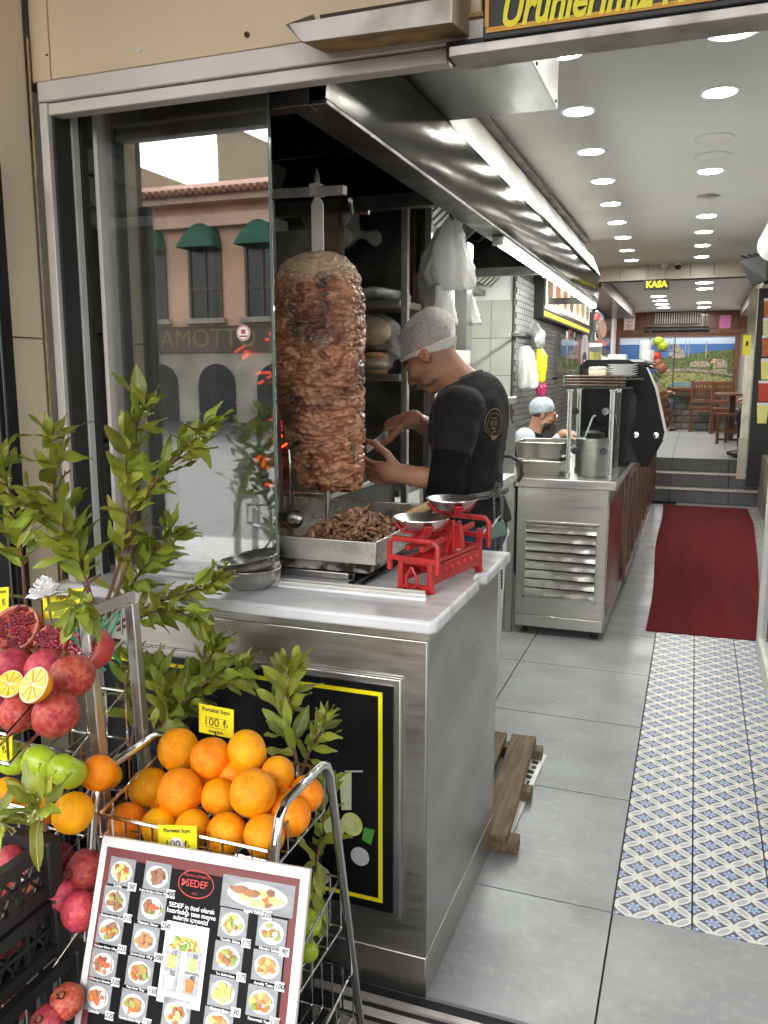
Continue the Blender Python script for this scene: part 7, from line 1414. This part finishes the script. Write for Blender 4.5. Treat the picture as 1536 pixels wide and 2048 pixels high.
def branch(label, path, y0, y1, nleaf, llen, start=.35, tipn=6, r=.0045, seed=1, up=.5, buds=True, out=None):
    """path = pixel points from base to tip; depth runs y0..y1; leaves alternate from 'start' on and whorl at the tip"""
    rn = random.Random(seed); n = len(path); pts = [at(p[0], p[1], y=y0 + (y1 - y0) * i / (n - 1)) for i, p in enumerate(path)]
    t = thing('branch', label, 'branch', pts[0], BR); seg = [(pts[i + 1] - pts[i]).length for i in range(n - 1)]; T = sum(seg)
    def pos(f):
        d = f * T
        for i in range(n - 1):
            if d <= seg[i] or i == n - 2: q = min(1, d / seg[i]); return pts[i].lerp(pts[i + 1], q), (pts[i + 1] - pts[i]).normalized()
            d -= seg[i]
    m = 14; MB().tube([pos(i / m)[0] for i in range(m + 1)], [r * (1 - .6 * i / m) for i in range(m + 1)], 7).build('stem', 'twig', t)
    def leaf(p, d, l):
        o = D.objects.new('leaf', LV[rn.randrange(5)]); COL.objects.link(o); o.parent = t; o.location = p - ORG[t.name]
        d = d.normalized(); z = Vector((rn.uniform(-.4, .4), rn.uniform(-.9, .1), 1)); yv = z.cross(d).normalized(); z = d.cross(yv); Mx = Matrix((d, yv, z)).transposed(); o.rotation_euler = Mx.to_euler(); o.scale = (l, l * rn.uniform(.8, 1.15), l)
    nleaf = int(nleaf * 1.75)
    for i in range(nleaf):
        f = start + (1 - start) * (i + rn.uniform(-.3, .3)) / nleaf; p, ax = pos(max(0, min(1, f))); a = i * 2.4 + rn.uniform(-.5, .5); s_ = ax.cross(Vector((0, 1, 0))).normalized(); b = ax.cross(s_); rad = s_ * math.cos(a) + b * math.sin(a); d = rad * rn.uniform(.7, 1.0) + ax * rn.uniform(.3, 1.0) * (1 + up) + Vector((0, 0, rn.uniform(-.45, .25))); leaf(p, d, llen * rn.uniform(.8, 1.25))
    p, ax = pos(1)
    for i in range(tipn):
        a = i * 2.4; s_ = ax.cross(Vector((0, 1, 0))).normalized(); b = ax.cross(s_); d = (s_ * math.cos(a) + b * math.sin(a)) * rn.uniform(.35, .95) + ax * rn.uniform(.5, 1.1); leaf(p, d, llen * rn.uniform(.75, 1.1))
    if buds:
        mb = MB()
        for i in range(12): q = p + ax * rn.uniform(-.03, .015) + Vector((rn.uniform(-.016, .016), rn.uniform(-.016, .016), rn.uniform(-.024, .004))); mb.sphere(q, .0026, 6, 4); mb.tube([p - ax * .008, q], .0007, 4)
        mb.build('buds', 'bud', t, kind='stuff')
    return t
branch('leafy branch leaning out at the picture edge before the black post', [(52, 1215), (45, 1120), (25, 1000), (2, 935)], 1.42, 1.36, 14, .085, .3, 7, seed=2)
branch('tall branch with reddish stem rising before the cream wall', [(190, 1240), (160, 1130), (112, 1010), (104, 930), (102, 880)], 1.45, 1.40, 17, .082, .30, 6, seed=3)
branch('branch ending in a low bud cluster left of the tallest branch', [(200, 1250), (160, 1120), (118, 1040), (75, 1010)], 1.42, 1.34, 16, .080, .35, 7, seed=14)
branch('tallest branch with pale upright leaves before the window', [(205, 1230), (245, 1110), (258, 1030), (250, 940), (268, 870), (285, 815)], 1.46, 1.42, 20, .080, .28, 6, seed=4, up=.9)
branch('side branch reaching right with pale leaves across the glass', [(215, 1235), (255, 1130), (268, 1030), (310, 960), (350, 920), (385, 880), (405, 862)], 1.47, 1.45, 15, .082, .5, 6, seed=5, up=.8)
branch('bushy branch behind the tallest one, low on the window sill', [(215, 1245), (270, 1160), (310, 1100), (340, 1070)], 1.52, 1.52, 18, .072, .25, 8, seed=6)
branch('branch whose star shaped tip touches the steel bowls', [(230, 1250), (300, 1210), (370, 1185), (425, 1165)], 1.52, 1.56, 17, .062, .3, 9, seed=7, buds=False)
branch('drooping branch below the marble edge at the left', [(235, 1260), (300, 1225), (350, 1220), (380, 1235)], 1.5, 1.5, 14, .066, .3, 7, seed=8)
branch('drooping sprig hanging over the yellow NAR SUYU card', [(200, 1150), (185, 1160), (168, 1180), (158, 1212)], 1.20, 1.08, 3, .066, .7, 8, r=.003, seed=9, up=.1)
branch('branch crossing the black poster behind the oranges', [(270, 1500), (330, 1450), (380, 1390), (430, 1350), (470, 1340)], 1.50, 1.56, 22, .076, .2, 9, seed=10)
branch('upper branch with olive leaves below the marble front', [(300, 1480), (360, 1400), (410, 1340), (425, 1300)], 1.55, 1.58, 18, .076, .3, 9, seed=11)
branch('upright branch with pointed leaves right of the price card', [(600, 1560), (585, 1480), (572, 1420), (578, 1350)], 1.48, 1.55, 17, .076, .25, 8, seed=12, up=.7)
branch('short branch at the right end of the orange pile', [(600, 1550), (620, 1500), (640, 1465), (648, 1445)], 1.50, 1.52, 9, .056, .3, 6, seed=13)
branch('dark branch low behind the steel uprights', [(260, 1520), (270, 1440), (250, 1380), (262, 1320)], 1.52, 1.56, 10, .070, .3, 5, seed=15)
branch('dark branch between price card and steel upright', [(330, 1500), (345, 1440), (330, 1380), (310, 1340)], 1.52, 1.56, 12, .070, .25, 6, seed=16)
branch('cut sprig lying across the tiers at the lower left', [(92, 1660), (82, 1640), (78, 1630), (72, 1612)], .95, .93, 3, .070, .3, 8, r=.004, seed=17, up=-.4)
branch('small sprig left of the cut sprig at the picture edge', [(20, 1660), (10, 1655), (2, 1640)], .95, .93, 2, .060, .3, 5, r=.003, seed=18, up=-.3)
branch('sprig beside the poster lemon, right of the chrome tube', [(625, 1760), (640, 1680), (650, 1610), (655, 1575)], 1.52, 1.55, 8, .058, .2, 4, r=.003, seed=19, buds=False)
branch('sprig hanging beside the right edge of the menu board', [(640, 1690), (630, 1740), (622, 1790), (625, 1830)], 1.36, 1.34, 8, .062, .2, 3, r=.003, seed=20, buds=False)
pk = thing('bucket', 'black bucket on the ground holding the leafy branches', 'bucket', (-1.12, 1.47, 0)); MB().lathe([(0, 0), (.12, 0), (.15, .45), (.158, .46), (.145, .46), (.118, .02)], (-1.22, 1.5, -.014), 24).build('body', 'black', pk)
pk = thing('bucket', 'smaller black bucket of branches behind the orange stand', 'bucket', (-.8, 1.55, 0)); MB().lathe([(0, 0), (.08, 0), (.10, .38), (.106, .39), (.095, .39), (.078, .02)], (-.86, 1.60, -.014), 24).build('body', 'black', pk)
# ------------------------------------------------------------------ balance scales
sc_ = thing('balance_scales', 'old red cast iron balance scales with two steel pans on the marble', 'scales', (-.66, 2.05, ZT)); pm('red_paint', (.50, .02, .02), .42, 0, (.38, .014, .016), 14, bs=.25, bscale=60, coat=.1, c3=(.12, .015, .015), n3=40, lo3=.66, hi3=.72)
# long axis runs from the front foot towards the back right
fA, fB = at(832, 1184, z=ZT), at(930, 1140, z=ZT); ax_ = (fB - fA); Ls = ax_.length; ax_.normalize(); cr_ = Vector((0, 0, 1)).cross(ax_)
def sp_(a, b_, c): return fA + ax_ * a + cr_ * b_ + Vector((0, 0, c))
half = .042; mid = Ls * .50; mb = MB()
for s_ in (-1, 1):
    for a0 in (0, Ls): mb.bar(sp_(a0, s_ * half, 0), sp_(a0, s_ * half, .085), .014, .016, ax_)
    mb.bar(sp_(0, s_ * half, .05), sp_(Ls, s_ * half, .05), .010, .042); mb.bar(sp_(0, s_ * half, .078), sp_(Ls, s_ * half, .078), .013, .008); mb.bar(sp_(0, s_ * half, .026), sp_(Ls, s_ * half, .026), .012, .008)
    for a0 in (0, Ls): mb.bar(sp_(a0 - .008, s_ * half, .006), sp_(a0 + .010, s_ * half, .006), .018, .012)
    for i in range(7): mb.sphere(sp_(.03 + (Ls - .06) * i / 6, s_ * (half + .004), .05), .010, 8, 5, sc=(1, .6, 1))
for s_ in (-1, 1): mb.bar(sp_(Ls, s_ * half, .08), sp_(Ls + .004, s_ * half, .122), .014, .016, ax_); mb.bar(sp_(mid + .01, s_ * half, .09), sp_(mid + .01, s_ * half * .8, .15), .034, .016, ax_)
for a0 in (0, Ls): mb.bar(sp_(a0, -half, .014), sp_(a0, half, .014), .010, .012); mb.bar(sp_(a0, -half, .075), sp_(a0, half, .075), .008, .010)
mb.build('base_frame', 'red_paint', sc_, .0015)
mb = MB(); mid = Ls * .50
for s_ in (-1, 1): mb.bar(sp_(mid, s_ * .026, .06), sp_(mid, s_ * .020, .165), .030, .014, ax_); mb.bar(sp_(mid - .05, s_ * .03, .07), sp_(mid, s_ * .022, .13), .012, .012)
mb.lathe([(0, -.034), (.030, -.034), (.030, .034), (0, .034)], sp_(mid - .04, 0, .055), 18, cr_); mb.build('pillar', 'red_paint', sc_, .002)
mb = MB()
for s_ in (-1, 1): mb.bar(sp_(-.012, s_ * .02, .112), sp_(Ls + .004, s_ * .02, .132), .012, .014)
mb.bar(sp_(mid, -.03, .127), sp_(mid, .03, .127), .02, .016); mb.build('beam', 'red_paint', sc_, .002)
PQ = (at(842, 1060, y=fA.y + .012), at(903, 1020, y=fB.y - .035))
for e, (a0, z0) in enumerate(((-.015, .055), (Ls + .005, .072))):
    mb = MB(); w_ = .068
    mb.tube([sp_(a0, -w_, z0), sp_(a0, -w_, z0 + .068), sp_(a0, -w_ + .012, z0 + .08), sp_(a0, w_ - .012, z0 + .08), sp_(a0, w_, z0 + .068), sp_(a0, w_, z0)], .0075, 8); mb.bar(sp_(a0, -w_, z0 + .032), sp_(a0, w_, z0 + .032), .010, .012)
    if e == 0: mb.tube([sp_(a0 - .008, .0, z0 + .012), sp_(a0 - .008, .016, z0 - .012), sp_(a0 - .008, .012, z0 - .038), sp_(a0 - .008, -.012, z0 - .038), sp_(a0 - .008, -.016, z0 - .012), sp_(a0 - .008, 0, z0 + .012)], .004, 6)
    mb.bar(sp_(a0, 0, z0 + .08), PQ[e] - Vector((0, 0, .012)), .016, .012); mb.build('pan_bracket', 'red_paint', sc_, .0)
    mb = MB(); zc2 = z0 + .106
    for k in range(4): t_ = k * math.pi / 2 + .8; d_ = ax_ * math.cos(t_) + cr_ * math.sin(t_); q = PQ[e] - Vector((0, 0, .006)); mb.bar(q, q + d_ * .046 + Vector((0, 0, .004)), .018, .006); mb.bar(q + d_ * .044 + Vector((0, 0, .002)), q + d_ * .066 + Vector((0, 0, .026)), .024, .006, d_)
    mb.build('pan_holder', 'red_paint', sc_, .002)
    q = PQ[e]; MB().lathe([(r_ * .88, h_ * .85) for r_, h_ in [(0, 0), (.040, .001), (.058, .010), (.074, .030), (.079, .036), (.081, .036), (.080, .039), (.073, .034), (.056, .014), (.038, .005), (0, .004)]], q, 40).build('pan', 'bowl_steel', sc_, sharp=60)
q = PQ[0] + Vector((0, 0, .006)); cn = thing('bread_scrap', 'small yellow scrap lying in the front scale pan', 'scrap', q); MB().sphere(q + Vector((0, 0, .006)), .013, 10, 6, sc=(1.3, .8, .6)).build('scrap', 'bread', cn)
# ------------------------------------------------------------------ across the street: awning over the pavement, buildings seen mirrored in the glass
YM = YF + .140; YV = 26.0; YB2 = 2 * YM - YV
def mir(px, py, yv=YV): q = at(px, py, y=yv); return Vector((q.x, 2 * YM - q.y, q.z))
pm('peach', (.70, .42, .29), .8, 0, (.62, .36, .25), .6, 8, c3=(.52, .32, .23), n3=.35, lo3=.55, hi3=.8); pm('peach_trim', (.70, .46, .34), .8, 0, (.56, .36, .27), .5, 6); pm('roof_tile', (.30, .11, .07), .8, 0, (.20, .075, .05), 6, hue=.01); pm('awning_green', (.012, .085, .05), .7); pm('window_dark', (.02, .022, .025), .15); pm('beige_block', (.42, .37, .27), .8, 0, (.37, .32, .23), 1, 5); pm('old_stone', (.42, .36, .29), .85, 0, (.22, .19, .16), .8, 9); pm('brown_band', (.13, .085, .06), .6, 0, (.08, .05, .04), 1, 6); pm('awning_cloth', (.05, .04, .035), .8)
ey = mir(420, 392).z; c0 = mir(420, 450).z; b0_ = mir(420, 652).z; b1_ = mir(420, 705).z; wl = [mir(302, 560).x, mir(412, 560).x, mir(525, 560).x]; dxw = (wl[2] - wl[0]) / 2; xr = mir(600, 500).x
hb = thing('street_house', 'peach house with green awnings and tiled roof reflected in the window glass', 'house', (wl[1], YB2, -.14)); xl_ = wl[0] - 4 * dxw - 1; xr_ = wl[2] + dxw * 1.6
box('wall', 'peach', xl_, xr_, YB2 - 9, YB2, b0_, ey - .25, hb); box('ground_storey', 'old_stone', xl_, xr_, YB2 - 9, YB2 - .01, -.2, b1_, hb); bb_ = box('sign_band', 'brown_band', xl_, xr_, YB2 - 9, YB2 + .05, b1_ + .002, b0_ - .002, hb)
mb = MB(); put_text(mb, 'OTTOMAN', ((wl[0] + wl[1]) / 2 + .8, YB2 + .056, (b0_ + b1_) / 2), (-1, 0, 0), (0, 0, 1), (b0_ - b1_) * 1.0, depth=.01); mb.build('lettering', 'gold_print', bb_)
box('cornice', 'peach_trim', xl_ - .2, xr_ + .2, YB2, YB2 + .35, c0 - .1, c0 + .3, hb); box('cornice', 'peach_trim', xl_ - .2, xr_ + .2, YB2, YB2 + .6, ey - .30, ey - .05, hb)
rf = MB()
for i in range(int((xr_ - xl_) / .26)): x = xl_ - .2 + i * .26; rf.tube([(x, YB2 + .85, ey), (x, YB2 - 3.4, ey + 1.2)], .12, 6)
rf.prism([(xl_ - .3, YB2 + .8, ey - .04), (xl_ - .3, YB2 - 3.4, ey + 1.16), (xl_ - .3, YB2 - 9, ey - .3)], (xr_ - xl_ + .6, 0, 0)); rf.build('roof', 'roof_tile', hb, kind='stuff')
for i in range(-3, 4):
    cxw = wl[1] + dxw * i
    if not xl_ + .8 < cxw < xr_ - .6: continue
    ww = .62; zt_ = mir(412, 478).z; zb_ = mir(412, 636).z; wn = MB(); wn.box(cxw - ww, cxw + ww, YB2 - .02, YB2 + .02, zb_, zt_); wn.prism([(cxw + ww * math.cos(a), YB2 - .02, zt_ + ww * .9 * math.sin(a)) for a in [k * math.pi / 14 for k in range(15)]], (0, .04, 0)); f = wn.build('window', 'window_dark', hb)
    fm = MB()
    for x in (cxw - ww, cxw, cxw + ww): fm.box(x - .05, x + .05, YB2 + .021, YB2 + .08, zb_, zt_)
    fm.box(cxw - ww, cxw + ww, YB2 + .022, YB2 + .07, (zb_ + zt_) / 2 - .4, (zb_ + zt_) / 2 - .3); fm.build('frame', 'wood_dark', f); box('sill', 'old_stone', cxw - ww - .2, cxw + ww + .2, YB2, YB2 + .25, zb_ - .2, zb_ - .02, f)
    am = MB(); k1 = 10
    V = [(cxw + ww * 1.12 * math.cos(math.pi * a / 12), YB2 + .02 + .75 * math.sin(math.pi / 2 * b_ / k1), zt_ - .35 + (ww * 1.5) * math.sin(math.pi * a / 12) * math.cos(math.pi / 2 * b_ / k1)) for b_ in range(k1 + 1) for a in range(13)]; am.add(V, [(b_ * 13 + a, b_ * 13 + a + 1, (b_ + 1) * 13 + a + 1, (b_ + 1) * 13 + a) for b_ in range(k1) for a in range(12)]); am.build('awning', 'awning_green', hb)
for i in range(-3, 3):
    cxw = mir(435, 800).x + dxw * i * 1.05; zt_ = mir(435, 770).z; ar_ = MB(); ar_.box(cxw - .75, cxw + .75, YB2 - .02, YB2 + .03, -.13, zt_); ar_.prism([(cxw + .75 * math.cos(a), YB2 - .02, zt_ + .75 * math.sin(a)) for a in [k * math.pi / 14 for k in range(15)]], (0, .05, 0)); ar_.build('arch', 'window_dark', hb)
a, b_ = mir(432, 238, 33), mir(536, 285, 33); hb2 = thing('street_house', 'plain beige gable standing behind the peach house', 'house', (a.x, 2 * YM - 33, 0)); MB().prism([(a.x, 2 * YM - 33, -.2), (b_.x + 6, 2 * YM - 33, -.2), (b_.x + 6, 2 * YM - 33, b_.z - 2.0), (b_.x, 2 * YM - 33, b_.z), (a.x, 2 * YM - 33, a.z)], (0, -8, 0)).build('wall', 'beige_block', hb2)
for i, (x, w, h, mt) in enumerate(((16, 9, 9, 'beige_block'), (27, 11, 12, 'old_stone'), (-27, 10, 10, 'beige_block'), (-38, 10, 13, 'peach'))):
    t = thing('street_house', ('beige', 'grey stone', 'pale', 'pink')[i] + ' house further along the street, out of the picture', 'house', (x, YB2, 0)); box('wall', mt, x - w / 2, x + w / 2, YB2 - 9, YB2 - .3 * i, -.2, h, t)
    for r_ in range(3):
        for c_ in range(4): box('window', 'window_dark', x - w / 2 + (c_ + .3) * w / 4, x - w / 2 + (c_ + .75) * w / 4, YB2 - .3 * i, YB2 - .3 * i + .04, 1.2 + r_ * 3, 2.9 + r_ * 3, t)
yc2 = -2.4; zc3 = at(400, 229, y=2 * YM - yc2).z; xe = at(291, 600, y=2 * YM - yc2).x
aw = thing('awning', 'dark cloth awning stretched over the pavement in front of the shop', 'awning', (0, 0, 3)); MB().prism([(-6, 1.8, zc3 + .12), (3.5, 1.8, zc3 + .12), (3.5, yc2, zc3 + .03), (-6, yc2, zc3 + .03)], (0, 0, .03)).build('cloth', 'awning_cloth', aw); box('reflection_blocker', 'awning_cloth', xe - 2.2, xe, yc2 - .02, yc2 + .02, .2, zc3, aw); MB().tube([(xe - .03, yc2, -.02), (xe - .03, yc2, zc3)], .03, 10).build('pole', 'steel_dark', aw)  # unseen cloth beside the pole is added to darken the glass at the left
MB().box(-6, -.50, 1.79, 1.9, 2.71, 4.5).build('wall', 'cream_wall', kind='structure')
tag(MB().box(-3.2, -1.76, 1.80, 2.2, 0, 4.4).build('facade_wall', 'cream_wall'), 'cream facade wall left of the shop window, mostly out of the picture', 'wall')
tag(MB().box(1.2, 5, 1.80, 2.2, 0, 4.4).build('facade_wall', 'cream_wall'), 'cream facade wall right of the doorway, out of the picture', 'wall')
